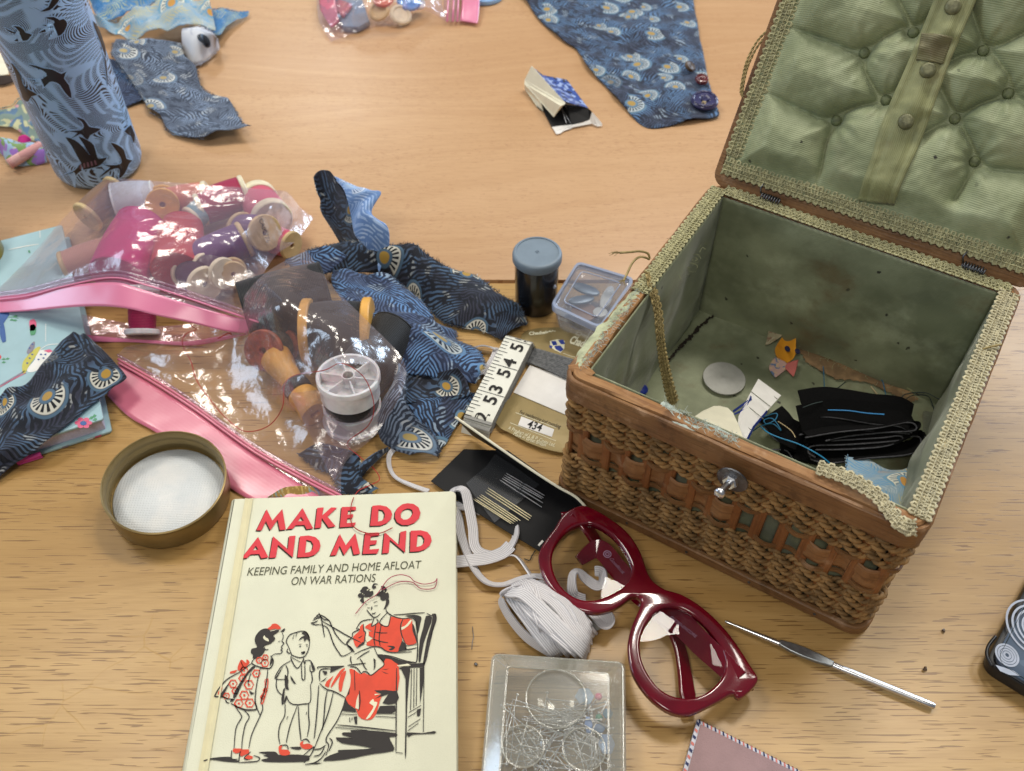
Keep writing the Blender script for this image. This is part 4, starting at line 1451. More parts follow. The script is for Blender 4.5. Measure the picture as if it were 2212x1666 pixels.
pad_strip(K11, [(880, 410), (950, 470), (1040, 555), (1180, 600), (1320, 640), (1420, 690), (1480, 725)], .0068, .1050, M_PAD, 2.0, 'rim_padding', .0014)
m = MB()
rnd = random.Random(9)
for i in range(420):
    if i < 200:
        t = rnd.random(); u0, v0 = K11(900 + 580 * t, 430 + 300 * t + rnd.uniform(-30, 30))
    else:
        t = rnd.random(); u0, v0 = K9(700 - 470 * t, 1020 + 610 * t + rnd.uniform(-40, 40))
    a = P(u0, v0, .1062)
    d = Vector((rnd.uniform(-1, 1), rnd.uniform(-1, 1), rnd.uniform(-.2, .8))) * rnd.uniform(.0015, .0045)
    V, F, UV = tube([a, a + d * .6 + Vector((0, 0, rnd.uniform(-.0006, .0008))), a + d], .00011, 3)
    m.add(V, F, 0, UV)
m.build('fuzz_thread', [M_PAD], basket, 0)
pad_strip(K9, [(700, 1020), (600, 1130), (480, 1270), (350, 1420), (250, 1560), (225, 1640)], .0088, .1052, M_PADG, 4.0, 'rim_padding', .0014)
pad_strip(K11, [(130, 130), (190, 130), (260, 150), (330, 190)], .008, .1052, M_CANE_RAW, 6.0, 'rim_padding', .0016)


# ---- braid (gimp): rows of looped cord
def gimp_mb(path, nrm, width=.0105, pitch=.0026, r=.00048, mb=None, mi=0, lift_=.0005, loops=True):
    c = even(path, .00065)
    nn = np.array([tuple(nrm(i / (len(c) - 1)) if callable(nrm) else nrm) for i in range(len(c))])
    T = np.gradient(c, axis=0)
    T /= np.linalg.norm(T, axis=1)[:, None] + 1e-12
    S = np.cross(T, nn); S /= np.linalg.norm(S, axis=1)[:, None] + 1e-12
    nn = np.cross(S, T)
    mb = mb or MB()
    L = np.arange(len(c)) * .00065
    # backing tape
    V, F, UV = [], [], []
    for i in range(len(c)):
        for t in (-.42, -.14, .14, .42):
            V.append(tuple(c[i] + S[i] * width * t + nn[i] * (lift_ * .4))); UV.append((L[i], t * width))
    for i in range(len(c) - 1):
        for j in range(3):
            F.append((4 * i + j, 4 * i + 4 + j, 4 * i + 5 + j, 4 * i + 1 + j))
    mb.add(V, F, mi, UV)
    w2 = width / 2
    pitch = .0044
    for (amp, off, per, ph, rr, hz, bul) in ((w2 * .42, w2 * .56, pitch, 0, r, 1.0, .17), (w2 * .42, -w2 * .56, pitch, math.pi, r, 1.0, .17), (w2 * .26, w2 * .60, pitch, 0, r * .9, 1.3, .13), (w2 * .26, -w2 * .60, pitch, math.pi, r * .9, 1.3, .13),
                                         (w2 * .40, 0, .0019, 0, r * .9, 1.7, .0)):
        a = L / per * 2 * math.pi + ph
        along = np.sin(2 * a) * per * bul
        q = c + S * (off + amp * np.sin(a + math.pi / 2 if bul else a))[:, None] + T * along[:, None] + nn * (lift_ * hz + .0002 * np.cos(a))[:, None]
        V, F, UV = tube(q, rr, 5)
        mb.add(V, F, mi, UV)
    for off in (-.22, .0, .22):
        a = L / .0038 * 2 * math.pi
        q = c + S * (width * off) + nn * (lift_ * 2.0 + .0004 * np.cos(a + off * 15))[:, None]
        V, F, UV = tube(q, r * .8, 4)
        mb.add(V, F, mi, UV)
    return mb


zt = BHZ + .0004
gi = .0068
up = Vector((0, 0, 1))
gimp_mb([bk(gi, BW_ * .40, zt), bk(gi, BW_ * .7, zt), bk(gi, BW_ - gi, zt)], up).build('braid_trim', [M_GIMP], basket, 180)
gimp_mb([bk(gi + .004, BW_ - gi, zt + .0006), bk(BL_ * .5, BW_ - gi - .0005, zt), bk(BL_ - gi, BW_ - gi, zt)], up).build('braid_trim', [M_GIMP], basket, 180)
gimp_mb([bk(BL_ - gi, BW_ - gi - .003, zt + .0006), bk(BL_ - gi, BW_ * .5, zt), bk(BL_ - gi, .008, zt)], up, width=.0115).build('braid_trim', [M_GIMP2], basket, 180)
# loose end of the braid on the front corner, curled over the bare batten
pth = [P(1978, 1140, .1075), P(1950, 1136, .1090), P(1922, 1105, .1100), P(1893, 1070, .1105), P(1850, 1042, .1095), P(1805, 1022, .1085), P(1765, 1010, .1075)]
pth = spline(pth, 60)
gimp_mb(pth, lambda t: Vector((.2, -.6 * (1 - t) - .15, .45 + .8 * (1 - t))).normalized(), width=.0082).build('braid_loose_end', [M_GIMP2], basket, 180)
# end hanging down inside
pth = spline([P(1398, 590, .1075), P(1408, 625, .1040), P(1420, 672, .0930), P(1424, 720, .0800), P(1431, 775, .0560), P(1443, 830, .0300), P(1455, 872, .0110)], 70)
gimp_mb(pth, lambda t: (Vector((.75, -.45, .45)) * (1 - t) + Vector((.5, -.75, .3)) * t).normalized(), width=.0088).build('braid_hanging_end', [M_CORD], basket, 180)
# frayed cord ends at the rim
m = MB()
for pts in ([(780, 760, .107), (760, 720, .112), (700, 706, .116), (620, 712, .118), (540, 718, .119)], [(775, 770, .107), (740, 755, .112), (690, 755, .113), (640, 800, .113), (600, 880, .112), (572, 940, .112)]):
    q = spline([tuple(P(*K9(x, y), z)) for x, y, z in pts], 40)
    V, F, UV = tube(q, .0007, 5); m.add(V, F, 0, UV)
    e = Vector(q[-1]); d = Vector(q[-1] - q[-4]).normalized()
    rnd = random.Random(len(m.v))
    for i in range(8):
        f = e + d * rnd.uniform(.002, .006) + Vector((rnd.uniform(-.002, .002), rnd.uniform(-.002, .002), rnd.uniform(-.001, .002)))
        V, F, UV = tube([e, (e + f) / 2 + Vector((0, 0, .0006)), f], .00018, 3); m.add(V, F, 0, UV)
m.build('cord_end', [M_CORD], basket, 180)
# loose thread looped over the side
m = MB()
q = spline([tuple(P(*K10(x, y), z)) for x, y, z in ((2030, 1450, .109), (1900, 1480, .108), (1830, 1530, .100), (1760, 1650, .085), (1700, 1780, .065), (1600, 1950, .04), (1520, 2100, .02))], 50)
V, F, UV = tube(q, .0006, 5); m.add(V, F, 0, UV)
m.build('cord_thread', [M_CORD], basket, 180)

# ---- bolt with washer on the front
fn = (bk(.1, -.01, 0) - bk(.1, 0, 0)).normalized()
wc = onplane(*K11(1445, 1022), bk(0, -.0012, 0), fn)
latch = MB()
V, F, UV = lathe([(.0025, 0), (.0078, 0), (.0082, .0004), (.0080, .0010), (.0056, .0014), (.0026, .0012)], axisM(wc, fn), 36)
latch.add(V, F, 0, UV).build('washer', [M_STEEL_DULL], basket)
ax = (onplane(*K11(1335, 1138), bk(0, -.016, 0), fn) - wc).normalized()
V, F, UV = lathe([(.0036, .0010), (.0040, .0016), (.0040, .0042), (.0034, .0050)], axisM(wc, ax), 6)
MB().add(V, F, 0, UV).build('hex_nut', [M_STEEL], basket, 20)
prof = [(.0015 + (.0003 if i % 2 else 0), .005 + i * .00035) for i in range(26)]
V, F, UV = lathe(prof, axisM(wc, ax), 14)
MB().add(V, F, 0, UV).build('bolt_shank', [M_STEEL], basket, 180)
hz = .005 + 26 * .00035
V, F, UV = lathe([(.0016, hz - .0006), (.0027, hz), (.0030, hz + .0010), (.0024, hz + .0020), (.0012, hz + .0025)], axisM(wc, ax), 18)
MB().add(V, F, 0, UV).build('bolt_head', [M_STEEL], basket, 50)

# ------------------------------------------------------------------ lid
HL, HR = P(1547, 380, .109), P(2222, 606, .109)
lx = (HR - HL).normalized()
ln = Vector((-lx.y, lx.x, 0))
LA = R(56)
lyv = ln * math.cos(LA) + Vector((0, 0, 1)) * math.sin(LA)
lzv = lx.cross(lyv)                      # out of the lining, towards the camera
LW, LH = .1935, .195
LO = HL + lyv * .001


def ld(x, y, z=0.0):
    q = LO + lx * x + lyv * y + lzv * z
    return (q.x, q.y, q.z)


def ldpix(K, x, y, z=.006):
    q = onplane(*K(x, y), LO + lzv * z, lzv) - LO
    return (q.dot(lx), q.dot(lyv))


m = slab([rrect(0, LW, -.0052, LH, .008)], -.014, 0, .001, ld)
lidp = m.build('lid', [M_CANE], basket)
m = slab([rrect(-.0016, LW + .0016, -.0064, LH + .0016, .009), rrect(.002, LW - .002, .002, LH - .002, .006)], -.006, .0012, .0006, ld)
m.build('lid_rim_band', [M_CANE], lidp)
# tufted lining: height from the distance to the sewn folds
BT = [(925, 415), (1100, 795), (700, 960), (1320, 250), (1655, 945), (1815, 1290), (1885, 395), (2085, 740)]
CREASE = [[(340, 215), (600, 310), (800, 390), (925, 415)], [(925, 415), (1100, 280), (1230, 215), (1320, 250)], [(1320, 250), (1270, 120), (1210, 0), (1150, -120)], [(1320, 250), (1400, 170), (1460, 110)],
          [(925, 415), (930, 560), (1040, 770), (1100, 795)], [(1100, 795), (900, 840), (760, 890), (700, 960)], [(700, 960), (560, 940), (350, 840), (130, 730)], [(700, 960), (620, 1150), (580, 1350), (545, 1500)],
          [(1100, 795), (1250, 650), (1320, 560)], [(1655, 945), (1540, 700)], [(1655, 945), (1850, 830), (2070, 750)], [(1655, 945), (1500, 1010), (1400, 1070)], [(1655, 945), (1720, 1000), (1800, 1180), (1815, 1290)],
          [(1815, 1290), (1950, 1350), (2208, 1370), (2400, 1400)], [(1815, 1290), (1760, 1420), (1660, 1590)], [(2085, 740), (2208, 790), (2400, 850)], [(2085, 740), (2090, 600), (1960, 410), (1885, 395)], [(1885, 395), (1700, 440), (1620, 480)],
          [(1885, 395), (1860, 280), (1800, 100), (1760, -100)], [(1885, 395), (2050, 340), (2208, 260), (2400, 180)]]
bt = np.array([ldpix(K4, x, y) for x, y in BT])
cr = [even([ldpix(K4, x, y) for x, y in c], .001) for c in CREASE]
crp = np.vstack(cr)


def tuft(x, y):
    d = np.sqrt(((crp - (x, y)) ** 2).sum(1).min())
    b = np.sqrt(((bt - (x, y)) ** 2).sum(1).min())
    e = min(x - .010, LW - .010 - x, y - .010, LH - .010 - y)
    e = max(0.0, min(1.0, e / .016))
    e = e * e * (3 - 2 * e)
    h = .0036 + (.0108 * (1 - math.exp(-(d / .0078) ** 1.05)) - .0026 * math.exp(-(d / .0012) ** 2)) * e
    h -= .0078 * math.exp(-(b / .0055) ** 2)
    h += .0007 * mnoise.noise(Vector((x * 90, y * 90, 1))) * e + .0004 * mnoise.noise(Vector((x * 260, y * 200, 4)))
    # small puckers running to each button
    if b < .025:
        i = int(((bt - (x, y)) ** 2).sum(1).argmin())
        a = math.atan2(y - bt[i][1], x - bt[i][0])
        h += .0006 * math.sin(9 * a + i) * math.exp(-((b - .009) / .006) ** 2)
    return max(h, .0008)


n1 = 210
V, F, UV = [], [], []
for j in range(n1):
    for i in range(n1):
        x, y = .004 + (LW - .008) * i / (n1 - 1), .004 + (LH - .008) * j / (n1 - 1)
        V.append(ld(x, y, tuft(x, y))); UV.append((x, y))
for j in range(n1 - 1):
    for i in range(n1 - 1):
        F.append((j * n1 + i, j * n1 + i + 1, j * n1 + n1 + i + 1, j * n1 + n1 + i))
MB().add(V, F, 0, UV).build('lid_lining', [M_SAGE], lidp, 180)
M_TUFT = plain('covered_button', C(114, 122, 88), .6, var=.3, vs=400, bump=.4, bs=1500)
for k, (x, y) in enumerate(bt):
    V, F, UV = lathe([(.0029, 0), (.0031, .0008), (.0026, .0016), (.0016, .0022), (.0004, .0024)], axisM(ld(x, y, .0008), lzv), 20)
    MB().add(V, F, 0, UV).build('tuft_button', [M_TUFT], lidp, 180)
# tool strap with stitched edges and snap buttons
SL = [ldpix(K4, x, y, .009) for x, y in ((870, 1600), (985, 1290), (1085, 960), (1330, 390), (1490, 0), (1640, -380))]
SR = [ldpix(K4, x, y, .009) for x, y in ((1170, 1640), (1265, 1400), (1390, 1120), (1600, 540), (1830, 0), (1990, -380))]
a, b = even(spline(SL, 60), n=90), even(spline(SR, 60), n=90)
V, F, UV = [], [], []
nv = 15
for i in range(90):
    for j in range(nv):
        t = j / (nv - 1)
        x, y = a[i] * (1 - t) + b[i] * t
        z = max(tuft(x, y) + .0006, .0108 - .0062 * max(0, 1 - (y - .006) / .03)) + .0011 * math.sin(math.pi * t) + .0005 * mnoise.noise(Vector((x * 120, y * 120, 2)))
        z += -.0013 if j in (3, nv - 4) else 0
        if y > LH - .004:
            y = LH - .004
        V.append(ld(x, y, z)); UV.append((i * .0024, t * .026))
for i in range(89):
    for j in range(nv - 1):
        F.append((i * nv + j, i * nv + j + 1, i * nv + nv + j + 1, i * nv + nv + j))
MB().add(V, F, 0, UV).build('lid_strap', [M_SAGE_STRAP], lidp, 180, solid=.0008)
# a patch folded round the strap
pa = [ldpix(K4, x, y, .011) for x, y in ((1390, 265), (1335, 400), (1345, 480), (1560, 515), (1580, 500), (1640, 300))]
M_PATCH = sage('sage_silk_patch', C(132, 128, 90), C(112, 108, 76), C(148, 146, 106), C(96, 78, 52), stain=.6, seed=6.0)
m = MB()
pp = np.array(pa)
V, F, UV = [], [], []
for i in range(16):
    for j in range(16):
        s, t = i / 15, j / 15
        q = (pp[0] * (1 - s) + pp[5] * s) * (1 - t) + (pp[2] * (1 - s) + pp[3] * s) * t
        V.append(ld(q[0], q[1], max(tuft(*q) + .0016, .0118) + .0011 * math.sin(math.pi * s) + .0004 * mnoise.noise(Vector((q[0] * 160, q[1] * 160, 8))))); UV.append((q[0], q[1]))
for i in range(15):
    for j in range(15):
        F.append((i * 16 + j, i * 16 + 16 + j, i * 16 + 17 + j, i * 16 + 1 + j))
MB().add(V, F, 0, UV).build('strap_patch', [M_PATCH], lidp, 180, solid=.0006)
M_SNAP = plain('worn_snap_button', C(118, 118, 88), .45, metal=.25, var=.3, vs=300, bump=.3, bs=900)
for (x, y) in ((1640, 60), (1440, 565), (1265, 975)):
    q = ldpix(K4, x, y, .0115)
    V, F, UV = lathe([(.0042, 0), (.0044, .0009), (.0036, .0017), (.0016, .0021), (.0003, .0020)], axisM(ld(q[0], q[1], max(tuft(*q) + .0006, .0108 - .0062 * max(0, 1 - (q[1] - .006) / .03)) + .0013), lzv), 24)
    MB().add(V, F, 0, UV).build('snap_button', [M_SNAP], lidp, 180)
# braid round the lid
gz = .0034
for pth in ([(.0072, LH - .007), (.0072, .1), (.0072, .0135)], [(.003, .0070), (.06, .0072), (.13, .0070), (LW - .003, .0070)], [(LW - .0072, .0135), (LW - .0072, .1), (LW - .0072, LH - .007)], [(LW - .003, LH - .0072), (.1, LH - .0072), (.003, LH - .0072)]):
    gimp_mb([ld(x, y, gz) for x, y in pth], lzv, width=.0118, pitch=.0030, r=.0005).build('lid_braid', [M_GIMP], lidp, 180)
# cord loop hanging off the lid edge
m = MB()
for o in (0, .0016):
    cq = [ldpix(lambda x, y: (x, y), *q_, 0) for q_ in ((1664, 72), (1640, 96), (1619, 135), (1609, 170), (1604, 207), (1612, 215))]
    q = spline([ld(x - o, y + o, .0005) for x, y in cq], 70)
    T, N, B = frames(q)
    a = np.arange(70) * .9
    for ph in (0, math.pi):
        V, F, UV = tube(q + .0004 * (np.cos(a + ph)[:, None] * N + np.sin(a + ph)[:, None] * B), .0005, 4); m.add(V, F, 0, UV)
m.build('lid_cord', [M_CORD], lidp, 180)
# spring hinges
for (x, y) in ((175, 285), (1800, 840)):
    q = P(*K10(x, y), .1085)
    c = []
    for i in range(120):
        t = i / 119
        a = t * 2 * math.pi * 8
        c.append(tuple(q + lx * ((t - .5) * .013) + Vector((0, 0, 1)) * (.0021 * math.cos(a)) + ln * (.0021 * math.sin(a))))
    m = MB()
    V, F, UV = tube(c, .0005, 5); m.add(V, F, 0, UV)
    V, F, UV = tube([c[0], tuple(Vector(c[0]) + lyv * .003 - lx * .001), tuple(Vector(c[0]) + lyv * .006)], .0005, 5); m.add(V, F, 0, UV)
    m.build('hinge_spring', [M_STEEL_DULL], basket, 180)
# ------------------------------------------------------------------ water bottle printed with swallows
BCX, BCY, BR = -.3446, .649, .0355
M_BIRD = plain('bird_print_ink', C(26, 22, 26), .4, var=.1)
M_BIRDPINK = plain('bird_print_mauve', C(120, 88, 104), .4, var=.1)


def bottle_mat():
    t = NT('swallow_bottle_enamel')
    uv = t.uv()
    sx = t.n('SeparateXYZ', None, Vector=uv)
    # waves of small hatched dashes
    fl = t.noise(t.scale(uv, 16, 22), 1.0, 2, .5)
    ang = t.math('MULTIPLY_ADD', t.noise(t.scale(uv, 9, 12), 1.0, 1, .5), 3.4, -1.9)
    rv = t.n('VectorRotate', {'rotation_type': 'Z_AXIS'}, Vector=uv, Angle=ang).outputs[0]
    rs = t.n('SeparateXYZ', None, Vector=rv)
    lines = t.math('SINE', t.math('MULTIPLY_ADD', rs.outputs[1], 2 * math.pi / .0034, t.math('MULTIPLY', fl, 16.0)))
    dash = t.math('SINE', t.math('MULTIPLY_ADD', rs.outputs[0], 2 * math.pi / .0080, t.math('MULTIPLY', lines, 1.0)))
    area_ = t.noise(t.scale(uv, 24, 42), 1.0, 2, .5, .4)
    ink_ = t.math('MULTIPLY', t.step(lines, -.2, .1), t.math('MAXIMUM', t.step(dash, -.45, -.2), t.step(area_, .56, .58)))
    ink_ = t.math('MULTIPLY', ink_, t.step(area_, .36, .41))
    col = t.mix(ink_, C(156, 194, 236), C(28, 26, 34))
    b = t.bsdf(Base_Color=col, Roughness=.34, Specular_IOR_Level=.5)
    return t.done(b)


bottle = thing('water_bottle', 'tall pale blue water bottle printed with black swallows over hatched waves', 'bottle', (BCX, BCY, 0))
BM = Matrix.Translation((BCX, BCY, 0))
V, F, UV = lathe([(.026, .0004), (.030, .001), (.0335, .0035), (.0350, .0075), (BR, .012), (BR, .06), (BR, .12), (BR, .19), (.0340, .203), (.0285, .213), (.0235, .218)], BM, 96)
body = MB().add(V, F, 0, UV).build('bottle_body', [bottle_mat()], bottle, 180)
V, F, UV = lathe([(.0250, .2185), (.0255, .220), (.0255, .245), (.0235, .249), (.0, .250)], BM, 64)
MB().add(V, F, 0, UV).build('bottle_cap', [plain('bottle_cap_steel', C(150, 152, 156), .3, metal=.9)], bottle, 40)


def oncyl(u, v, r):
    d = ray(u, v)
    ox, oy = CAMP.x - BCX, CAMP.y - BCY
    a = d.x ** 2 + d.y ** 2
    b = 2 * (ox * d.x + oy * d.y)
    c = ox * ox + oy * oy - r * r
    disc = max(b * b - 4 * a * c, 0)
    t = (-b - math.sqrt(disc)) / (2 * a)
    q = CAMP + d * t
    return math.atan2(q.x - BCX, -(q.y - BCY)) * r, q.z


def cylplace(x, y, z):
    a = x / BR
    rr = BR + z
    return (BCX + rr * math.sin(a), BCY - rr * math.cos(a), y)


BIRDS = [
    [(355, 140), (430, 135), (475, 160), (505, 150), (535, 185), (520, 235), (490, 275), (440, 295), (395, 310), (425, 270), (440, 235), (390, 245), (310, 262), (370, 225), (440, 215), (380, 210), (335, 198), (420, 195), (430, 165)],
    [(108, 210), (150, 210), (190, 235), (205, 260), (255, 275), (240, 295), (220, 320), (170, 325), (115, 325), (150, 300), (160, 280), (80, 255), (40, 222), (100, 250), (160, 262), (140, 235)],
    [(320, 90), (385, 55), (410, 0), (450, -20), (475, -10), (440, 40), (395, 80)],
    [(225, 515), (290, 525), (350, 545), (420, 555), (490, 590), (530, 570), (510, 625), (550, 680), (572, 785), (520, 740), (480, 680), (440, 655), (395, 655), (340, 710), (350, 670), (250, 690), (330, 660), (200, 625), (300, 640), (375, 605), (340, 560)],
    [(90, 500), (130, 540), (165, 600), (190, 680), (250, 725), (300, 755), (250, 770), (230, 810), (195, 800), (170, 740), (150, 680), (130, 600)],
    [(740, 170), (790, 240), (825, 330), (842, 420), (848, 520), (858, 690), (840, 560), (825, 440), (800, 340), (765, 260)],
    [(605, 935), (670, 955), (710, 1010), (750, 1020), (802, 1030), (760, 1060), (720, 1080), (700, 1115), (670, 1095), (640, 1070), (560, 1110), (620, 1060), (520, 1045), (640, 1040), (670, 1010), (650, 970)],
    [(1040, 1000), (1060, 1040), (1075, 1080), (1065, 1145), (1045, 1090), (990, 1050)],
    [(525, 1095), (600, 1120), (660, 1170), (700, 1220), (720, 1240), (690, 1190), (660, 1140), (630, 1090), (700, 1120), (750, 1160), (770, 1230), (790, 1270), (855, 1255), (820, 1300), (780, 1330), (700, 1350), (640, 1370), (600, 1420), (600, 1500), (585, 1440), (600, 1380), (490, 1405), (600, 1360), (630, 1320), (650, 1300), (600, 1230), (570, 1160)],
    [(880, 1140), (940, 1160), (990, 1200), (1010, 1270), (1055, 1280), (1030, 1310), (1010, 1360), (985, 1400), (950, 1425), (955, 1370), (940, 1345), (880, 1360), (790, 1420), (850, 1360), (880, 1335), (815, 1315), (900, 1320), (960, 1310), (970, 1280), (940, 1220)],
]
halo, m = MB(), MB()


def strips(loop, w=.0016):
    """Cut a flat outline into narrow upright strips so that it can wrap round the bottle."""
    p = [tuple(q) for q in loop]
    xs = [q[0] for q in p]
    out = []
    x = min(xs)
    while x < max(xs):
        q = p
        for lim, sg in ((x, 1), (x + w, -1)):
            r_ = []
            for i in range(len(q)):
                a, b = q[i - 1], q[i]
                ia, ib = (a[0] - lim) * sg >= 0, (b[0] - lim) * sg >= 0
                if ia != ib:
                    t = (lim - a[0]) / (b[0] - a[0])
                    r_.append((lim, a[1] + t * (b[1] - a[1])))
                if ib:
                    r_.append(b)
            q = r_
            if len(q) < 3:
                break
        if len(q) >= 3:
            out.append([q])
        x += w
    return out


M_HALO = plain('bottle_ground_blue', C(156, 194, 236), .34, var=.03)
for bird in BIRDS:
    q = [oncyl(*K1(x, y), BR) for x, y in bird]
    q = [tuple(v) for v in spline(q, len(q) * 2, True)]
    o_ = [tuple(v) for v in inset(ccw(q), -.0008)]
    flat(strips(o_), .00025, halo, 0, cylplace)
    flat(strips(q), .00045, m, 0, cylplace)
for k in range(5):   # feather stripes on the nearest swallow
    q = [oncyl(*K1(x, y), BR) for x, y in ((640 + 30 * k, 1350 - 8 * k), (655 + 30 * k, 1345 - 8 * k), (650 + 28 * k, 1310 - 8 * k), (638 + 28 * k, 1312 - 8 * k))]
    flat([[q]], .0006, m, 1, cylplace)
halo.build('bird_halo_print', [M_HALO], body, 180)
m.build('bird_print', [M_BIRD, M_BIRDPINK], body, 180)


# ------------------------------------------------------------------ cloth scraps on the table
def scrap(name, label, mat, K, A, B, group=None, cat='fabric scrap', **kw):
    cv = lambda L: [(*K(q[0], q[1]), q[2]) for q in L]
    o = cloth(cv(A), cv(B), **kw).build(name, [mat], None, 180, solid=.00035)
    tag(o, label, cat, group)
    return o


GS = 'scraps of printed cotton strewn over the table'
scrap('fabric_scrap', 'slate grey peacock print scrap with a turned up corner beside the swallow bottle', M_PEA_GREY, K1,
      [(930, 320, .012), (900, 450, .010), (1040, 640, .008), (1150, 790, .005), (1190, 885, .003), (1290, 950, .002), (1370, 1065, .003), (1640, 1115, .006)],
      [(1445, 350, .014), (1480, 470, .012), (1570, 560, .008), (1600, 680, .005), (1670, 740, .004), (1830, 820, .004), (1930, 980, .010), (1995, 1010, .014)], GS, nu=60, nv=26, wr=.002, fray=3, bulge=lambda t, s: .004 * math.sin(7 * t + 3 * s) ** 2)
scrap('fabric_scrap', 'small vivid blue printed scrap tucked beneath the slate peacock piece', M_PEA_B, K1,
      [(850, 470, .006), (930, 640, .004), (1000, 862, .002)], [(1010, 500, .008), (1080, 660, .006), (1140, 800, .003)], GS, wr=.0015, fray=1)
scrap('fabric_scrap', 'pale yellow and blue print scrap crumpled across the top of the pile', M_PEA_PALE, K1,
      [(780, 205, .014), (900, 290, .012), (1100, 330, .012), (1280, 260, .016), (1480, 235, .018), (1730, 265, .014)],
      [(760, 150, .022), (940, 175, .020), (1130, 90, .024), (1280, -10, .026), (1500, -30, .022), (1690, 60, .018)], GS, wr=.004, f=60, fray=1, bulge=lambda t, s: .006 * math.sin(9 * t + 2 * s) ** 2, seed=2.0)
scrap('fabric_scrap', 'aqua and ochre feather print tip poking out of the pile', M_PEA_AQUA, K1,
      [(1600, 200, .012), (1740, 285, .008), (1830, 195, .007), (1990, 122, .003)], [(1640, 85, .016), (1780, 70, .014), (1880, 95, .009), (1992, 95, .004)], GS, wr=.002, seed=3.0, fray=1)
scrap('fabric_scrap', 'deep turquoise print scrap behind the pale yellow one', M_PEA_AQUA, K1,
      [(740, 70, .014), (800, 160, .014), (900, 160, .016), (1060, 90, .018), (1250, 30, .02)], [(700, -40, .020), (850, -60, .024), (1000, -60, .024), (1150, -60, .022), (1300, -60, .02)], GS, wr=.004, f=70, seed=5.0)
scrap('fabric_scrap', 'white frayed cloth end rolled up beside the yellow print', mottled('white_cotton', [C(214, 218, 226), C(190, 196, 210)], 40), K1,
      [(1480, 230, .014), (1600, 225, .022), (1720, 290, .020), (1758, 380, .008)], [(1470, 455, .003), (1540, 525, .003), (1640, 490, .004), (1756, 395, .004)], GS, wr=.001, seed=4.0, fray=3, bulge=lambda t, s: .010 * math.sin(math.pi * s))
V, F, UV = tube(spline([tuple(P(*K1(1590, 300), .020)), tuple(P(*K1(1640, 320), .021)), tuple(P(*K1(1665, 375), .017))], 10), [.002, .0035, .004, .0042, .004, .004, .0038, .0034, .003, .002], 10)  # dark tube put in as the shade inside the roll
tag(MB().add(V, F, 0, UV).build('fabric_scrap', [M_PEA_D], None, 180), 'dark stand-in for the shaded hollow in the white roll', 'fabric scrap', GS)
M_FLOR = mottled('floral_lawn', [C(122, 142, 134), C(206, 150, 160), C(90, 120, 150), C(190, 190, 150)], 60, seed=1.0)
M_FLOR2 = mottled('blue_floral_lawn', [C(150, 180, 206), C(206, 200, 160), C(150, 110, 190), C(120, 150, 90)], 70, seed=4.0)
M_FLORP = mottled('pink_lawn', [C(214, 156, 152), C(226, 178, 170)], 60, seed=6.0)
scrap('fabric_scrap', 'green and pink floral cotton scrap half hidden by the bottle', M_FLOR, K1,
      [(-60, 1020, .004), (90, 1030, .003), (200, 1090, .003), (330, 1150, .003)], [(-60, 880, .008), (90, 850, .012), (170, 790, .014), (330, 900, .012)], GS, wr=.003, seed=7.0, fray=1)
scrap('fabric_scrap', 'pale blue floral cotton scrap rolled at its end near the bottle foot', M_FLOR2, K1,
      [(-60, 1200, .004), (20, 1240, .003), (80, 1330, .002), (200, 1325, .002), (380, 1300, .002)], [(-60, 1095, .010), (60, 1110, .012), (170, 1140, .012), (260, 1135, .010), (380, 1180, .008)], GS, wr=.002, seed=8.0, bulge=lambda t, s: .006 * math.sin(math.pi * s))
V, F, UV = tube(spline([tuple(P(*K1(75, 1312), .008)), tuple(P(*K1(200, 1240), .009)), tuple(P(*K1(330, 1165), .009))], 16), .0042, 12)
tag(MB().add(V, F, 0, UV).build('fabric_scrap', [M_FLORP], None, 180), 'pink cotton rolled into a tube on the blue floral scrap', 'fabric scrap', GS)
scrap('fabric_scrap', 'tiny magenta cloth snippet between the two floral scraps', plain('magenta_cotton', C(214, 40, 140), .7), K1,
      [(140, 1130, .011), (190, 1145, .011), (250, 1130, .011)], [(150, 1095, .014), (200, 1080, .016), (245, 1110, .014)], GS, nu=14, nv=8, wr=.001)
o = slab([pix(K1, [(-80, 400), (30, 430), (70, 590), (-80, 610)], .004)], .003, .0036).build('paper_sheet', [M_CREAMCARD], None)
tag(o, 'cream paper edge showing behind the swallow bottle', 'paper')
scrap('fabric_scrap', 'dark brown cloth scrap under the cream paper', plain('brown_wool', C(56, 44, 40), .9), K1,
      [(-60, 690, .002), (40, 680, .002), (125, 650, .002)], [(-60, 600, .008), (40, 600, .007), (110, 600, .005)], GS, nu=16, nv=8)

# large patch beyond the needle packet
scrap('fabric_patch', 'large blue peacock print cotton piece with three buttons at its edge', M_PEA, K3,
      [(100, -80, .004), (190, 0, .003), (300, 160, .002), (490, 320, .003), (600, 400, .002), (690, 540, .004), (830, 690, .002), (930, 800, .003), (1150, 1012, .0015), (1400, 992, .0015)],
      [(1520, -80, .004), (1530, 0, .005), (1550, 100, .005), (1580, 300, .004), (1610, 420, .003), (1640, 600, .003), (1680, 740, .003), (1715, 840, .003), (1732, 925, .004), (1590, 942, .0018)], None, 'fabric', nu=80, nv=50, wr=.0022, f=26, bulge=lambda t, s: .0030 * abs(math.sin(5 * s + 2.2 * t)) * math.sin(math.pi * min(s * 1.0, 1)))


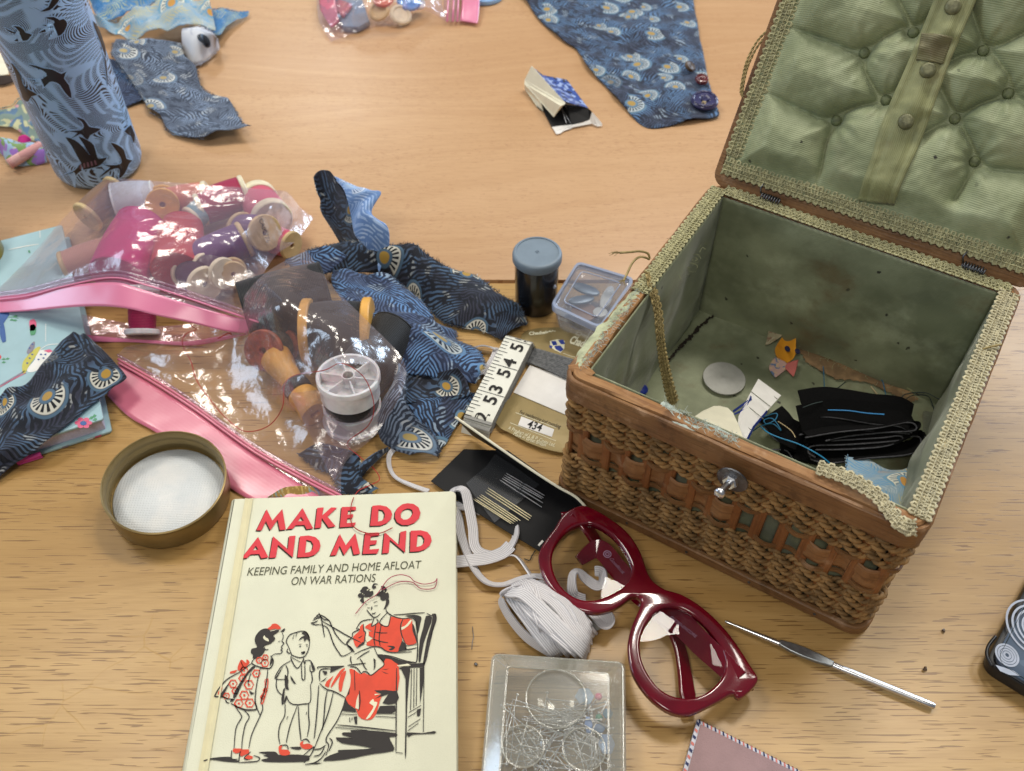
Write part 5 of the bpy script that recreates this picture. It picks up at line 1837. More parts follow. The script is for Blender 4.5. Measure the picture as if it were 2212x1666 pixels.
def button(K, x, y, r, z, tilt, mat, label, holes=2, th=.0026, sx=1.0):
    c = P(*K(x, y), z)
    Mx = axisM(c, tilt)
    b = thing('button', label, 'button', tuple(c), 'buttons lying on the peacock patch')
    outer = [(r * math.cos(a), r * math.sin(a)) for a in np.linspace(0, 2 * math.pi, 40, endpoint=False)]
    hl = [[(hx + r * .10 * math.cos(a), hy + r * .10 * math.sin(a)) for a in np.linspace(0, 2 * math.pi, 10, endpoint=False)] for hx, hy in ([(-r * .2, 0), (r * .2, 0)] if holes == 2 else [(-r * .14, -r * .14), (r * .14, -r * .14), (r * .14, r * .14), (-r * .14, r * .14)])]
    pl = lambda X, Y, Z: tuple(Mx @ Vector((X, Y, Z)))
    slab([outer] + hl, 0, th, th * .45, pl).build('button_disc', [mat], b, 60)
    ring = [(r * .82 * math.cos(a), r * .82 * math.sin(a), th + .0001) for a in np.linspace(0, 2 * math.pi, 40, endpoint=False)]
    V, F, UV = tube([pl(*q) for q in ring], r * .09, 6, closed=True)
    MB().add(V, F, 0, UV).build('button_rim', [mat], b, 180)
    return b


button(K3, 1617, 822, .0124, .006, (.0, -.10, 1), M_BUTTONBLUE, 'large indigo button with pale thread in its holes', 4, .0042)
button(K3, 1594, 648, .0062, .006, (.05, -.25, 1), M_BUTTONRED, 'small maroon two hole button between the indigo and brown ones', 2, .0034)
button(K3, 1492, 540, .0056, .0075, (.55, -.25, .8), M_BUTTONBROWN, 'tilted ridged brown button farthest from the indigo one', 2, .0030)
m = MB()
c = P(*K3(1617, 815), .0106)
for a in (.4, 2.0):
    V, F, UV = tube([c + Vector((math.cos(a) * .0022, math.sin(a) * .0022, -.001)), c + Vector((0, 0, .0004)), c - Vector((math.cos(a) * .0022, math.sin(a) * .0022, .001))], .0006, 5); m.add(V, F, 0, UV)
tag(m.build('sewing_thread', [M_PALETHREAD]), 'short pale thread through the holes of the indigo button', 'thread')

# peacock strips heaped in the middle
GP = 'peacock print strips heaped beside the spool bags'
scrap('fabric_strip', 'dark peacock strip with a bright pointed end and frayed edges running to the film canister', M_PEA_D, K6,
      [(480, 930, .020), (650, 870, .016), (900, 885, .014), (1100, 905, .010), (1330, 1060, .006), (1500, 1240, .003), (1640, 1305, .003), (1850, 1340, .003), (2005, 1412, .003)],
      [(430, 700, .022), (720, 640, .018), (880, 620, .022), (1100, 655, .030), (1300, 650, .030), (1430, 745, .026), (1600, 850, .018), (1800, 905, .012), (1990, 1050, .010), (2150, 1150, .008), (2205, 1300, .004)], GP, nu=90, nv=30, fray=3, wr=.0016, bulge=lambda t, s: .007 * math.sin(math.pi * s) * (1 - .3 * t))
scrap('fabric_strip', 'bright blue pointed strip end with a white feather eye lying on the lower spool bag', M_PEA_B, K6,
      [(275, 778, .030), (350, 850, .029), (405, 930, .028), (530, 915, .028), (650, 850, .028)], [(280, 765, .031), (390, 730, .033), (500, 690, .036), (620, 665, .036), (770, 740, .032)], GP, nu=50, nv=20, fray=2, wr=.0012, seed=1.4, uvo=(.008, .0))
scrap('fabric_strip', 'long blue peacock strip lying towards the tape measure', M_PEA_B, K6,
      [(650, 850, .026), (645, 960, .026), (715, 1080, .028), (750, 1170, .030), (900, 1195, .030), (930, 1270, .030), (1060, 1380, .026), (1140, 1450, .022), (1190, 1590, .018), (1245, 1690, .014)],
      [(1090, 880, .020), (1230, 1000, .014), (1390, 1140, .010), (1490, 1290, .006), (1620, 1335, .005), (1650, 1420, .005), (1790, 1480, .006), (1850, 1570, .012), (1850, 1640, .014), (1790, 1760, .010)], GP, nu=90, nv=36, fray=1, wr=.0018, seed=2.2, bulge=lambda t, s: .006 * math.sin(math.pi * s) * math.sin(math.pi * t) + .003 * math.sin(8 * s + 6 * t) * math.sin(math.pi * s))
scrap('fabric_strip', 'slate side of the folded strip end curling under near the needle card', M_PEA_GREY, K13,
      [(1150, 295, .016), (1135, 440, .018), (1060, 580, .016), (1020, 700, .013), (1018, 850, .009), (1080, 950, .005), (1270, 1040, .003)],
      [(1245, 370, .016), (1235, 480, .026), (1230, 600, .028), (1300, 730, .020), (1440, 850, .010), (1505, 980, .004), (1485, 1045, .002)], GP, nu=60, nv=20, fray=1, wr=.0014, seed=3.1, bulge=lambda t, s: .004 * math.sin(math.pi * s))
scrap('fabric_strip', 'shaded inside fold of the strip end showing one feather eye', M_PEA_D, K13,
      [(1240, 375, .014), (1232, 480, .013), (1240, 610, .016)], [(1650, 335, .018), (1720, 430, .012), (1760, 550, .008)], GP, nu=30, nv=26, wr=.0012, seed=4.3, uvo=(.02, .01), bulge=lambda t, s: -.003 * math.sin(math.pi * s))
scrap('fabric_strip', 'blue lower flap of the folded strip end pointing at the needle card', M_PEA, K13,
      [(1235, 600, .014), (1300, 730, .012), (1440, 850, .006), (1505, 985, .003)], [(1760, 540, .007), (1800, 555, .004), (1710, 700, .003), (1560, 935, .0025)], GP, nu=40, nv=26, wr=.0014, seed=5.6, fray=2)
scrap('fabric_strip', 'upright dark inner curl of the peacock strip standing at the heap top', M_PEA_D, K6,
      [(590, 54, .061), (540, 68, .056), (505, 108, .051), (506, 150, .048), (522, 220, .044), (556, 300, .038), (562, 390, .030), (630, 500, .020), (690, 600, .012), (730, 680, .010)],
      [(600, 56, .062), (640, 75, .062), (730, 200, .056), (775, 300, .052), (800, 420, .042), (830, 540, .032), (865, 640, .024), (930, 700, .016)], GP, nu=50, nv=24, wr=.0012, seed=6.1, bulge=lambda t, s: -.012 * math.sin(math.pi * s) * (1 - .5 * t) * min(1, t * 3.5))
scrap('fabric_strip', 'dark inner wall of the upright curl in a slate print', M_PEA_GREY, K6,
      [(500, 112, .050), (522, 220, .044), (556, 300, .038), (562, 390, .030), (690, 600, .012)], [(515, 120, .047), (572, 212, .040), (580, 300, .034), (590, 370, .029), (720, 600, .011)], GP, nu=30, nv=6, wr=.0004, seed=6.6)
scrap('fabric_strip', 'upright pale blue window lit face of the curled strip with a hanging point', M_PEA_LIT, K6,
      [(630, 62, .062), (730, 200, .057), (772, 300, .053), (800, 420, .044), (830, 560, .036), (920, 690, .026), (995, 780, .018), (1024, 885, .013)],
      [(660, 78, .062), (830, 160, .060), (955, 228, .058), (1045, 262, .056), (965, 415, .048), (1085, 490, .044), (1103, 620, .034), (1060, 760, .022), (1027, 888, .013)], GP, nu=70, nv=26, fray=0, wr=.0014, seed=7.2, bulge=lambda t, s: (.005 * math.sin(math.pi * s) + .003 * math.sin(9 * t + 4 * s)) * min(1, 3 * t) - .004 * max(0, 1 - 4 * t))
scrap('fabric_scrap', 'small dark peacock scrap jutting from beneath the lower bag corner', M_PEA_D, K13,
      [(380, 1020, .002), (520, 1130, .002), (640, 1180, .002), (690, 1260, .002), (745, 1335, .002), (1000, 1335, .003)], [(560, 930, .004), (760, 985, .006), (850, 1020, .007), (890, 1120, .006), (890, 1210, .005), (1022, 1300, .005)], GP, nu=44, nv=20, wr=.0014, seed=9.0, fray=2)
scrap('fabric_scrap', 'thin horn shaped twist of dark peacock cloth by the red thread', M_PEA_D, K13,
      [(860, 1135, .004), (900, 1080, .006), (1000, 1010, .005), (1100, 988, .003)], [(885, 1215, .004), (960, 1125, .008), (1030, 1055, .006), (1102, 992, .003)], GP, nu=26, nv=8, wr=.0006, seed=9.6, bulge=lambda t, s: .003 * math.sin(math.pi * s))
scrap('fabric_scrap', 'ochre and teal print scrap showing above the top edge of the cream book', peacock('peacock_print_ochre', C(150, 120, 60), C(80, 140, 160), C(190, 160, 90), C(120, 100, 60), C(190, 130, 60), WHT, seed=7.7), K13,
      [(130, 1368, .002), (300, 1368, .002), (545, 1368, .002)], [(150, 1358, .003), (270, 1288, .004), (400, 1276, .005), (552, 1288, .003)], GP, nu=26, nv=10, wr=.0008, seed=9.9)

# ------------------------------------------------------------------ bird notebook
NZ = .0140
n_br, n_tr, n_bl = P(224, 905, NZ), P(107, 492, NZ), P(157, 926, NZ)
nx = (n_br - n_bl).normalized()
ny = Vector((-nx.y, nx.x, 0))
NL = (n_tr - n_br).dot(ny)
nwid = .15


def npl(x, y, z):
    q = n_br + nx * x + ny * y
    return (q.x, q.y, z)


note = thing('notebook', 'thick pale blue notebook with small birds on its cover under the peacock strip', 'notebook', npl(-.07, .09, 0))
M_NB = plain('duck_egg_cover', C(158, 190, 198), .45, var=.03)
ncov = slab([rrect(-nwid, 0, 0, NL, .002)], NZ - .0020, NZ, .0007, npl).build('front_cover', [M_NB], note)
nback = slab([rrect(-nwid, .0012, -.0010, NL, .002)], .0004, .0024, .0007, npl).build('back_cover', [M_NB], note)
slab([rrect(-nwid, -.002, .002, NL - .002, .0008)], .0025, NZ - .0021, 0, npl).build('page_block', [plain('lilac_white_pages', C(196, 196, 222), .8, var=.08, vs=700)], note)
cols = [plain('print_' + n, c, .45, var=.05) for n, c in (('yellow', C(196, 190, 90)), ('white', C(232, 232, 228)), ('pink', C(214, 96, 130)), ('green', C(84, 150, 110)), ('navy', C(60, 96, 156)), ('grey', C(136, 132, 146)), ('red', C(206, 60, 60)))]
m = MB()


def nprint(K, pts, mi, dz=.0002):
    q = pix(K, pts, NZ)
    if len(q) > 5:
        q = [tuple(v) for v in spline(q, len(q) * 3, True)]
    flat([[q]], NZ + dz, m, mi)


def npen(K, pts, w, mi, dz=.0003):
    ink(m, pix(K, pts, NZ), w, NZ + dz, mi)


nprint(K8, [(300, 400), (380, 395), (430, 420), (400, 470), (340, 520), (290, 560), (230, 570), (220, 540), (280, 470)], 1)
nprint(K8, [(185, 490), (240, 420), (300, 370), (325, 375), (290, 440), (240, 510), (200, 580), (180, 560)], 0, .0003)
nprint(K8, [(215, 410), (245, 350), (275, 325), (280, 350), (265, 400), (230, 425)], 5, .0003)
nprint(K8, [(350, 400), (400, 388), (425, 405), (390, 415)], 2, .0004)
for x, y in ((330, 430), (350, 460), (365, 430), (310, 470), (240, 460), (260, 430), (220, 500), (240, 380), (262, 350)):
    nprint(K8, [(x + 9 * math.cos(a), y + 6 * math.sin(a)) for a in np.linspace(0, 6.28, 7, endpoint=False)], 4, .0005)
npen(K8, [(200, 560), (100, 620), (0, 680), (-60, 720)], .0016, 5)
npen(K8, [(210, 575), (100, 630), (0, 690)], .0008, 2)
npen(K8, [(470, 345), (380, 355), (310, 400)], .0007, 1)
for y in range(190, 330, 16):
    nprint(K8, [(366 + 5 * math.cos(a), y + 5 * math.sin(a)) for a in np.linspace(0, 6.28, 7, endpoint=False)], 1)
nprint(K8, [(-20, 95), (60, 90), (75, 110), (40, 165), (20, 190), (-20, 180)], 4)
npen(K8, [(15, 180), (22, 260), (35, 330)], .0035, 4)
npen(K8, [(60, 130), (110, 130), (150, 140)], .0006, 3)
for x, y in ((95, 150), (125, 120), (120, 155), (30, 465), (60, 462), (30, 490)):
    nprint(K8, [(x - 18, y + 5), (x, y - 9), (x + 20, y), (x + 4, y + 9)], 3)
npen(K8, [(255, 150), (265, 190), (262, 240)], .0045, 2)
npen(K8, [(258, 190), (266, 230), (264, 275)], .0040, 3)
nprint(K8, [(0, 430), (12, 445), (5, 465), (-12, 460), (-12, 435)], 6)
for a0 in range(6):
    a = a0 * math.pi / 3
    x, y = 668 + 46 * math.cos(a), 975 + 30 * math.sin(a)
    nprint(K8, [(x + 24 * math.cos(b), y + 16 * math.sin(b)) for b in np.linspace(0, 6.28, 8, endpoint=False)], 2)
nprint(K8, [(668 + 26 * math.cos(b), 980 + 17 * math.sin(b)) for b in np.linspace(0, 6.28, 8, endpoint=False)], 4, .0004)
for x, y in ((730, 935), (755, 920), (760, 948)):
    nprint(K8, [(x - 20, y + 8), (x, y - 14), (x + 20, y - 4), (x + 6, y + 12)], 3)
npen(K5, [(70, 695), (200, 668), (310, 650)], .0010, 1)
npen(K5, [(320, 540), (322, 600)], .0007, 1)
npen(K5, [(230, 700), (240, 720)], .0020, 3)
m.build('bird_print', cols, ncov, 0)
# pink elastic pen loop and flowers on the back cover edge
V, F, UV = [], [], []
ql = []
for i in range(7):
    a = -math.pi / 2 + math.pi * i / 6
    ql.append(npl(-.049, -.0022 - .0016 * math.cos(a), .0028 + .0024 * math.sin(a)))
V, F, UV = ribbon(ql, nx, .0145, .0010)
MB().add(V, F, 0, UV).build('pen_loop', [plain('pink_elastic', C(206, 70, 150), .7, bump=.5, bs=2500)], note, 60)
m = MB()
for k, (x, mi) in enumerate(((-.008, 2), (-.013, 1), (-.028, 5), (-.066, 3), (-.072, 6), (-.085, 0), (-.092, 2))):
    m.add([npl(x - .002, -.0012, .0008), npl(x + .002, -.0012, .0007), npl(x + .0026, -.0012, .0021), npl(x - .0014, -.0012, .0022)], [(0, 1, 2, 3)], mi)
m.build('flower_print', cols, nback, 0)



def over_note(q):
    d = Vector((q[0], q[1], 0)) - n_br
    return NZ + .0016 if d.dot(nx) < .003 and d.dot(ny) > -.003 else .0008


scrap('fabric_strip', 'dark peacock strip draped over the bird patterned notebook', M_PEA_D, K8,
      [(575, 258, .020), (480, 345, .019), (350, 500, .018), (210, 680, .018), (60, 710, .018), (-40, 830, .018)],
      [(735, 300, .020), (885, 450, .020), (1002, 585, .019), (985, 630, .018), (800, 775, .017), (550, 985, .016), (300, 1190, .012), (150, 1295, .006), (-60, 1470, .002)], GP, nu=80, nv=40, wr=.0016, zfloor=over_note, seed=8.4, bulge=lambda t, s: .003 * math.sin(math.pi * s) + .0014 * math.sin(11 * s + 3 * t))
# ------------------------------------------------------------------ gold tin lid at the picture's edge
tin = thing('tin', 'gold lacquered round tin standing by the blue notebook', 'tin', tuple(P(-48, 585, 0)))
V, F, UV = lathe([(.0228, .0005), (.0240, .002), (.0240, .030), (.0246, .031), (.0246, .0325), (.0232, .0325), (.0230, .030), (.0230, .004), (.0, .0035)], axisM(P(-48, 585, .0)), 56)
MB().add(V, F, 0, UV).build('tin_shell', [plain('gold_lacquer', C(176, 140, 40), .22, metal=.85, var=.06)], tin, 35)

# ------------------------------------------------------------------ bronze jar lid lying upside down
lidc = P(371, 1078, 0)
lid = thing('jar_lid', 'bronze metal jar lid lying upside down with a white dimpled liner', 'lid', tuple(lidc))
lm = Matrix.Translation(lidc) @ Matrix.Rotation(R(5), 4, Vector((.6, .8, 0))) @ Matrix.Translation((0, 0, .0012))
RL = .0352
V, F, UV = lathe([(.0, .0003), (RL * .94, .0), (RL * .985, .0008), (RL, .003), (RL, .0165), (RL * .992, .0176), (RL * 1.01, .0185), (RL * 1.012, .0196), (RL * .985, .0200), (RL * .972, .0192), (RL * .968, .0170), (RL * .955, .0155), (RL * .968, .0138), (RL * .968, .0115), (RL * .945, .0098), (RL * .962, .0080), (RL * .962, .0030), (.0, .0026)], lm, 96)
MB().add(V, F, 0, UV).build('lid_shell', [M_BRASSLID], lid, 50)


def liner_mat():
    t = NT('dimpled_liner')
    co = t.co()
    vo = t.n('TexVoronoi', {'feature': 'F1', 'voronoi_dimensions': '2D'}, Vector=co, Scale=620.0, Randomness=.12)
    b = t.bsdf(Base_Color=t.mix(t.step(t.noise(co, 60, 3), .35, .7), C(216, 222, 226), C(230, 232, 232)), Roughness=.35)
    t.put(b, 'Normal', t.bump(t.step(vo.outputs[0], .5, .2), .35, .0004))
    return t.done(b)


V, F, UV = lathe([(.0, .0042), (RL * .91, .0042), (RL * .935, .0034), (RL * .938, .0028)], lm, 72)
MB().add(V, F, 0, UV).build('lid_liner', [liner_mat()], lid, 180)
# ------------------------------------------------------------------ cotton reels
GSP = 'cotton reels in the pink sealed bag'
GSB = 'dark cotton reels in the lower bag'


def reel(label, u, v, z, axis, L, rf, rc, thread, flange, group=None, tl=.80, cone=0.0, K=None, name='cotton_reel', hole=.16, cat='cotton reel'):
    """A reel: two flanges on a core with wound thread; (u, v, z) is the centre."""
    c = P(*(K(u, v) if K else (u, v)), z)
    root = thing(name, label, cat, tuple(c), group)
    Mx = axisM(c, axis)
    h, ft = L / 2, L * (1 - tl) / 2
    n = 14
    pr = [(rf * .4, -h + ft * .8)]
    for i in range(n + 1):
        t = i / n
        pr.append((rc * (1 + cone * (.5 - t)) * (1 + .06 * math.sin(math.pi * t)), -h + ft + (L - 2 * ft) * t))
    pr.append((rf * .4, h - ft * .8))
    V, F, UV = lathe(pr, Mx, 36)
    MB().add(V, F, 0, UV).build('wound_thread', [thread], root, 60)
    for s in (-1, 1):
        r = rf * (1 + cone * .5 * -s)
        e = min(ft * .25, .0008)
        pr = [(r * .35, h - ft), (r - e, h - ft), (r, h - ft + e), (r, h - e), (r - e, h), (r * hole * 1.25, h), (r * hole, h - e), (r * hole, h - ft)]
        V, F, UV = lathe(pr, Mx @ Matrix.Rotation(math.pi, 4, 'X') if s < 0 else Mx, 36, cap=False)
        MB().add(V, F, 0, UV).build('reel_flange', [flange], root, 40)
    return root


T = M_TH
reel('large reel of bright magenta cotton in the middle of the sealed bag', 282, 540, .021, (.08, 1, .08), .054, .0196, .0195, T['magenta'], T['magenta'], GSP, .95, .12)
reel('reel of red cotton next to the large magenta reel', 388, 536, .020, (-.12, 1, .05), .048, .0166, .0165, T['red'], T['red'], GSP, .95, .2)
reel('fat cone of white cotton at the back of the sealed bag', 294, 434, .017, (.95, .3, .05), .030, .0150, .0148, T['white'], M_WHITEPL, GSP, .88, .3)
reel('tan cotton reel with a brown wooden end beside the white cone', 352, 438, .020, (.35, -.9, .55), .030, .0125, .0105, T['tan'], M_REELWOOD, GSP)
reel('salmon cotton reel behind the magenta and red reels', 402, 428, .022, (1, .15, .1), .034, .0105, .0100, T['salmon'], M_CREAM, GSP)
reel('deep rose cotton reel at the back corner of the bag', 482, 433, .019, (.9, .45, .1), .040, .0135, .0130, T['rose'], M_CREAM, GSP)
reel('reel of rosy pink cotton with thick white ends under the bag corner', 572, 452, .018, (.45, -.8, .15), .042, .0155, .0140, T['rosepink'], M_CREAM, GSP, .62)
reel('purple cotton reel lying against the red one', 470, 543, .020, (.85, .5, .12), .046, .0135, .0130, T['purple'], M_BOXWOOD, GSP, .84)
reel('violet cotton reel with a printed oval end by the bag edge', 548, 500, .022, (.75, -.65, .45), .036, .0135, .0118, T['purple'], M_BOXWOOD, GSP)
reel('plum black cotton reel with a cream ring end near the zip', 425, 600, .018, (.65, -.75, .25), .032, .0130, .0112, T['plum'], M_CREAM, GSP, .74)
reel('short reel of purple cotton with a cream rim close to the zip', 462, 585, .022, (.8, -.6, .3), .026, .0115, .0100, T['plum'], M_CREAM, GSP, .7)
reel('small empty cream reel with a round knob end', 504, 588, .020, (.3, -.85, .5), .018, .0095, .0080, T['tan'], M_BOXWOOD, GSP, .6)
reel('brown cotton reel with a red end in the shaded bag corner', 222, 440, .018, (.5, .9, .1), .036, .0130, .0120, T['brown'], M_BOXWOOD, GSP, .8)
reel('blue cotton reel next to the rose one', 446, 448, .018, (.6, .8, .1), .032, .0100, .0095, T['sky'], M_CREAM, GSP, .8)
reel('cerise cotton reel with a white foot peeping out of the bag mouth', 307, 672, .014, (-.02, .75, .62), .034, .0118, .0088, T['cerise'], M_WHITEPL, GSP, .76)
reel('peach cotton reel behind the magenta one', 190, 560, .014, (.9, .4, .1), .036, .0120, .0115, T['peach'], M_BOXWOOD, GSP, .8)
reel('dark wooden reel wound with tan cotton near the hidden zip corner', 600, 520, .012, (.8, -.5, .1), .030, .0110, .0100, T['rosepink'], M_BOXWOOD, GSP, .8)
# printed number on the oval end
m = MB()
c = onplane(*K5(2115, 540), P(548, 500, .022) + Vector((.75, -.65, .45)).normalized() * .0186, Vector((.75, -.65, .45)).normalized())
ex = Vector((.45, -.55, -.45)); nrm = Vector((.75, -.65, .45)).normalized(); ex = (ex - nrm * ex.dot(nrm)).normalized()
put_text(m, 'CA02776', .0048, c, ex, nrm.cross(ex), fit=.018)
o = m.build('number_print', [M_INKBLACK], bpy.data.objects['cotton_reel.008'], 0)

# dark reels in the lower bag
reel('wide reel of black cotton with honey wooden ends', 731, 716, .0235, (1, .03, 0), .046, .0225, .0195, T['black'], M_REELWOOD, GSB, .74, name='thread_reel')
reel('fat reel of black cotton under the pointed blue strip', 618, 655, .0225, (.9, .35, .0), .058, .0222, .0220, T['black'], T['black'], GSB, .94, name='thread_reel')
reel('black cotton reel half hidden beneath the long blue strip', 812, 770, .0175, (.4, .9, 0), .052, .0172, .0170, T['black'], T['black'], GSB, .94, name='thread_reel')
reel('old brown reel end with a red printed disc', 588, 752, .0150, (-.25, -.75, .6), .026, .0140, .0110, T['black'], plain('red_printed_reel_end', C(150, 74, 48), .5, var=.35, vs=200), GSB, .7, name='thread_reel')
# honey bobbin: wide ends, narrow waist wound with black
pA, pB = P(*K13(185, 235), .016), P(*K13(515, 705), .012)
root = thing('thread_reel', 'long honey coloured wooden bobbin with black cotton at its waist', 'cotton reel', tuple((pA + pB) / 2), GSB)
Mx = axisM((pA + pB) / 2, pB - pA)
Lb = (pB - pA).length
pr = [(.0, -Lb / 2), (.0085, -Lb / 2), (.0104, -Lb / 2 + .002), (.0100, -Lb * .36), (.0080, -Lb * .16), (.0068, -Lb * .02)]
V, F, UV = lathe(pr, Mx, 36); MB().add(V, F, 0, UV).build('bobbin_end', [M_REELWOOD], root, 50)
pr = [(.0060, -Lb * .02), (.0086, .0), (.0092, Lb * .07), (.0088, Lb * .14), (.0060, Lb * .16)]
V, F, UV = lathe(pr, Mx, 36); MB().add(V, F, 0, UV).build('wound_thread', [T['black']], root, 60)
pr = [(.0070, Lb * .15), (.0090, Lb * .17), (.0099, Lb * .22), (.0090, Lb * .27), (.0086, Lb * .36), (.0098, Lb * .44), (.0096, Lb * .49), (.0095, Lb * .5), (.0035, Lb * .5), (.0033, Lb * .44)]
V, F, UV = lathe(pr, Mx, 36); MB().add(V, F, 0, UV).build('bobbin_end', [M_REELWOOD], root, 50)
# white spoked reel standing on end
wz = .0425
wc_ = P(*K13(775, 388), wz)
wb_ = P(*K13(805, 830), .0)
wb_ = Vector((wc_.x * .6 + wb_.x * .4, wc_.y * .6 + wb_.y * .4, .0012))
root = thing('thread_reel', 'white plastic reel with a spoked top standing on end over black cotton', 'cotton reel', tuple(wb_), GSB)
wax = (wc_ - wb_).normalized()
Wl = (wc_ - wb_).length
Mx = axisM(wb_, wax)
RW = .0198
V, F, UV = lathe([(.006, Wl - .0165), (RW * .93, Wl - .0165), (RW * .94, Wl - .005), (RW, Wl - .004), (RW, Wl - .0006), (RW * .985, Wl), (RW * .90, Wl), (RW * .885, Wl - .001), (RW * .88, Wl - .008), (.004, Wl - .008)], Mx, 72, cap=False)
MB().add(V, F, 0, UV).build('reel_flange', [M_WHITEPL], root, 40)
V, F, UV = lathe([(.0031, Wl - .008), (.0040, Wl - .008), (.0044, Wl - .0006), (.0040, Wl), (.0034, Wl), (.0031, Wl - .0006)], Mx, 32, cap=False)
mb = MB().add(V, F, 0, UV)
for k in range(6):
    a = k * math.pi / 3 + .05
    loc = lambda x, y, z: tuple(Mx @ Vector((x * math.cos(a) - y * math.sin(a), x * math.sin(a) + y * math.cos(a), z)))
    b = slab([[(.0042, -.0005), (RW * .885, -.0005), (RW * .885, .0005), (.0042, .0005)]], Wl - .008, Wl - .0012, .0001, loc)
    mb.add(b.v, b.f, 0, b.uv)
mb.build('spoke_web_frame', [M_WHITEPL], root, 40)
V, F, UV = lathe([(RW * .6, .016), (RW * .86, .0165), (RW * .90, .022), (RW * .88, Wl - .0165), (RW * .6, Wl - .0163)], Mx, 60)
MB().add(V, F, 0, UV).build('wound_thread', [T['black']], root, 60)
V, F, UV = lathe([(RW * .95, .0), (RW, .001), (RW, .004), (RW * .93, .005), (RW * .93, .0155), (RW * .6, .0158)], Mx, 60)
MB().add(V, F, 0, UV).build('reel_flange', [M_WHITEHAZE], root, 40)


# ------------------------------------------------------------------ sealed polythene bags
def band(A, B, nu=60, nv=8, cr=.0, seed=0, f=60):
    a, b = even(spline(A, 80), n=nu), even(spline(B, 80), n=nu)
    V, F, UV = [], [], []
    for i in range(nu):
        for j in range(nv):
            t = j / (nv - 1)
            q = a[i] * (1 - t) + b[i] * t
            p = P(*q)
            p = P(q[0], q[1], max(q[2] + (crumple(p, cr, f, seed) if cr else 0), .0006))
            V.append(tuple(p)); UV.append((i * .002, t * .01))
    for i in range(nu - 1):
        for j in range(nv - 1):
            F.append((i * nv + j, i * nv + j + 1, i * nv + nv + j + 1, i * nv + nv + j))
    return V, F, UV


zipb = thing('zip_bag', 'clear zip bag full of bright cotton reels with a wide pink seal strip', 'bag', tuple(P(330, 560, 0)), 'pink sealed polythene bags')
ZT = [(-14, 634, .016), (60, 625, .024), (140, 604, .036), (243, 586, .046), (324, 604, .046), (400, 628, .042), (480, 655, .036), (559, 682, .032)]
PT = [(-14, 640, .016), (60, 634, .024), (140, 618, .036), (243, 610, .046), (297, 622, .046), (400, 655, .042), (480, 678, .035), (551, 694, .031)]
PB = [(-14, 676, .014), (60, 672, .020), (189, 662, .034), (270, 666, .040), (340, 682, .038), (432, 702, .032), (490, 716, .027), (535, 721, .024)]
coons([(200, 407, .014), (230, 394, .028), (265, 386, .040), (330, 391, .046), (450, 400, .043), (592, 411, .036), (622, 417, .030), (650, 450, .016), (677, 471, .006)], ZT,
      [(200, 407, .014), (130, 480, .017), (60, 560, .017), (-14, 634, .016)], [(677, 471, .006), (640, 520, .014), (598, 550, .026), (566, 598, .030), (556, 640, .031), (559, 682, .032)],
      110, 90, [(285, 520, 70, .010), (390, 530, 60, .008), (480, 520, 60, .010), (560, 470, 50, .008), (300, 425, 50, .006)], .0048, 20, 2.0).build('film_front', [M_FILM], zipb, 25)
V, F, UV = band(PT, PB, 90, 9, .0004, 4.0, 22)
MB().add(V, F, 0, UV).build('seal_strip', [M_PINK], zipb, 60, solid=.0003)
for dz, w in ((0, .0010), (9, .0010), (16, .0007)):
    q = [tuple(P(a[0], a[1] + dz * .9, a[2] + .0008)) for a in spline(ZT, 60)]
    V, F, UV = tube(q, w, 6); MB().add(V, F, 0, UV).build('zip_track', [M_PINK if dz == 16 else M_FILM_MILKY], zipb, 180)
V, F, UV = band([(x, y + 2, z) for x, y, z in ZT], PT, 80, 4)
MB().add(V, F, 0, UV).build('zip_film', [M_FILM_MILKY], zipb, 60)
# the open back lip of the bag
LT = [(30, 674, .014), (110, 668, .010), (230, 690, .006), (330, 705, .004), (430, 700, .008), (510, 715, .018), (535, 720, .022)]
LM = [(34, 676, .013), (100, 700, .007), (180, 722, .003), (297, 733, .002), (400, 738, .003), (470, 728, .008), (535, 721, .021)]
LB = [(38, 677, .012), (100, 712, .004), (180, 736, .0015), (297, 740, .0012), (405, 747, .0014), (470, 738, .005), (537, 722, .020)]
V, F, UV = band(LT, LM, 70, 14, .0012, 7.0)
MB().add(V, F, 0, UV).build('film_back', [M_FILM_MILKY], zipb, 60)
V, F, UV = band(LM, LB, 70, 5, .0006, 9.0)
MB().add(V, F, 0, UV).build('seal_strip', [M_PINK], zipb, 60, solid=.0003)

low = thing('zip_bag', 'clear zip bag of black cotton reels with its deep pink seal by the jar lid', 'bag', tuple(P(560, 860, 0)), 'pink sealed polythene bags')
Z2 = [(254, 767, .0035), (330, 810, .004), (420, 868, .004), (542, 956, .004), (640, 1012, .004), (736, 1062, .003)]
coons([(284, 745, .004), (400, 735, .008), (500, 712, .024), (528, 640, .046), (580, 585, .052), (662, 540, .040)], Z2,
      [(284, 745, .004), (268, 752, .004), (254, 767, .0035)], [(662, 540, .036), (720, 620, .046), (800, 700, .048), (872, 780, .044), (866, 850, .032), (810, 940, .014), (745, 1000, .006), (736, 1062, .003)],
      120, 100, [(606, 642, 60, .010), (731, 716, 70, .012), (752, 800, 60, .020), (640, 830, 40, .008)], .0050, 20, 5.0).build('film_front', [M_FILM_LOW], low, 25)
P2T = [(258, 783, .003), (330, 830, .0035), (420, 888, .0035), (520, 960, .0035), (600, 1014, .003), (690, 1072, .003), (735, 1096, .002)]
P2B = [(231, 854, .0012), (278, 900, .0016), (330, 930, .002), (378, 961, .002), (440, 1012, .002), (500, 1056, .0016), (532, 1076, .0012)]
V, F, UV = band(P2T, P2B, 90, 9, .0004, 3.0, 22)
MB().add(V, F, 0, UV).build('seal_strip', [M_PINK2], low, 60, solid=.0003)
V, F, UV = band(Z2, P2T, 80, 5, .0005, 2.0)
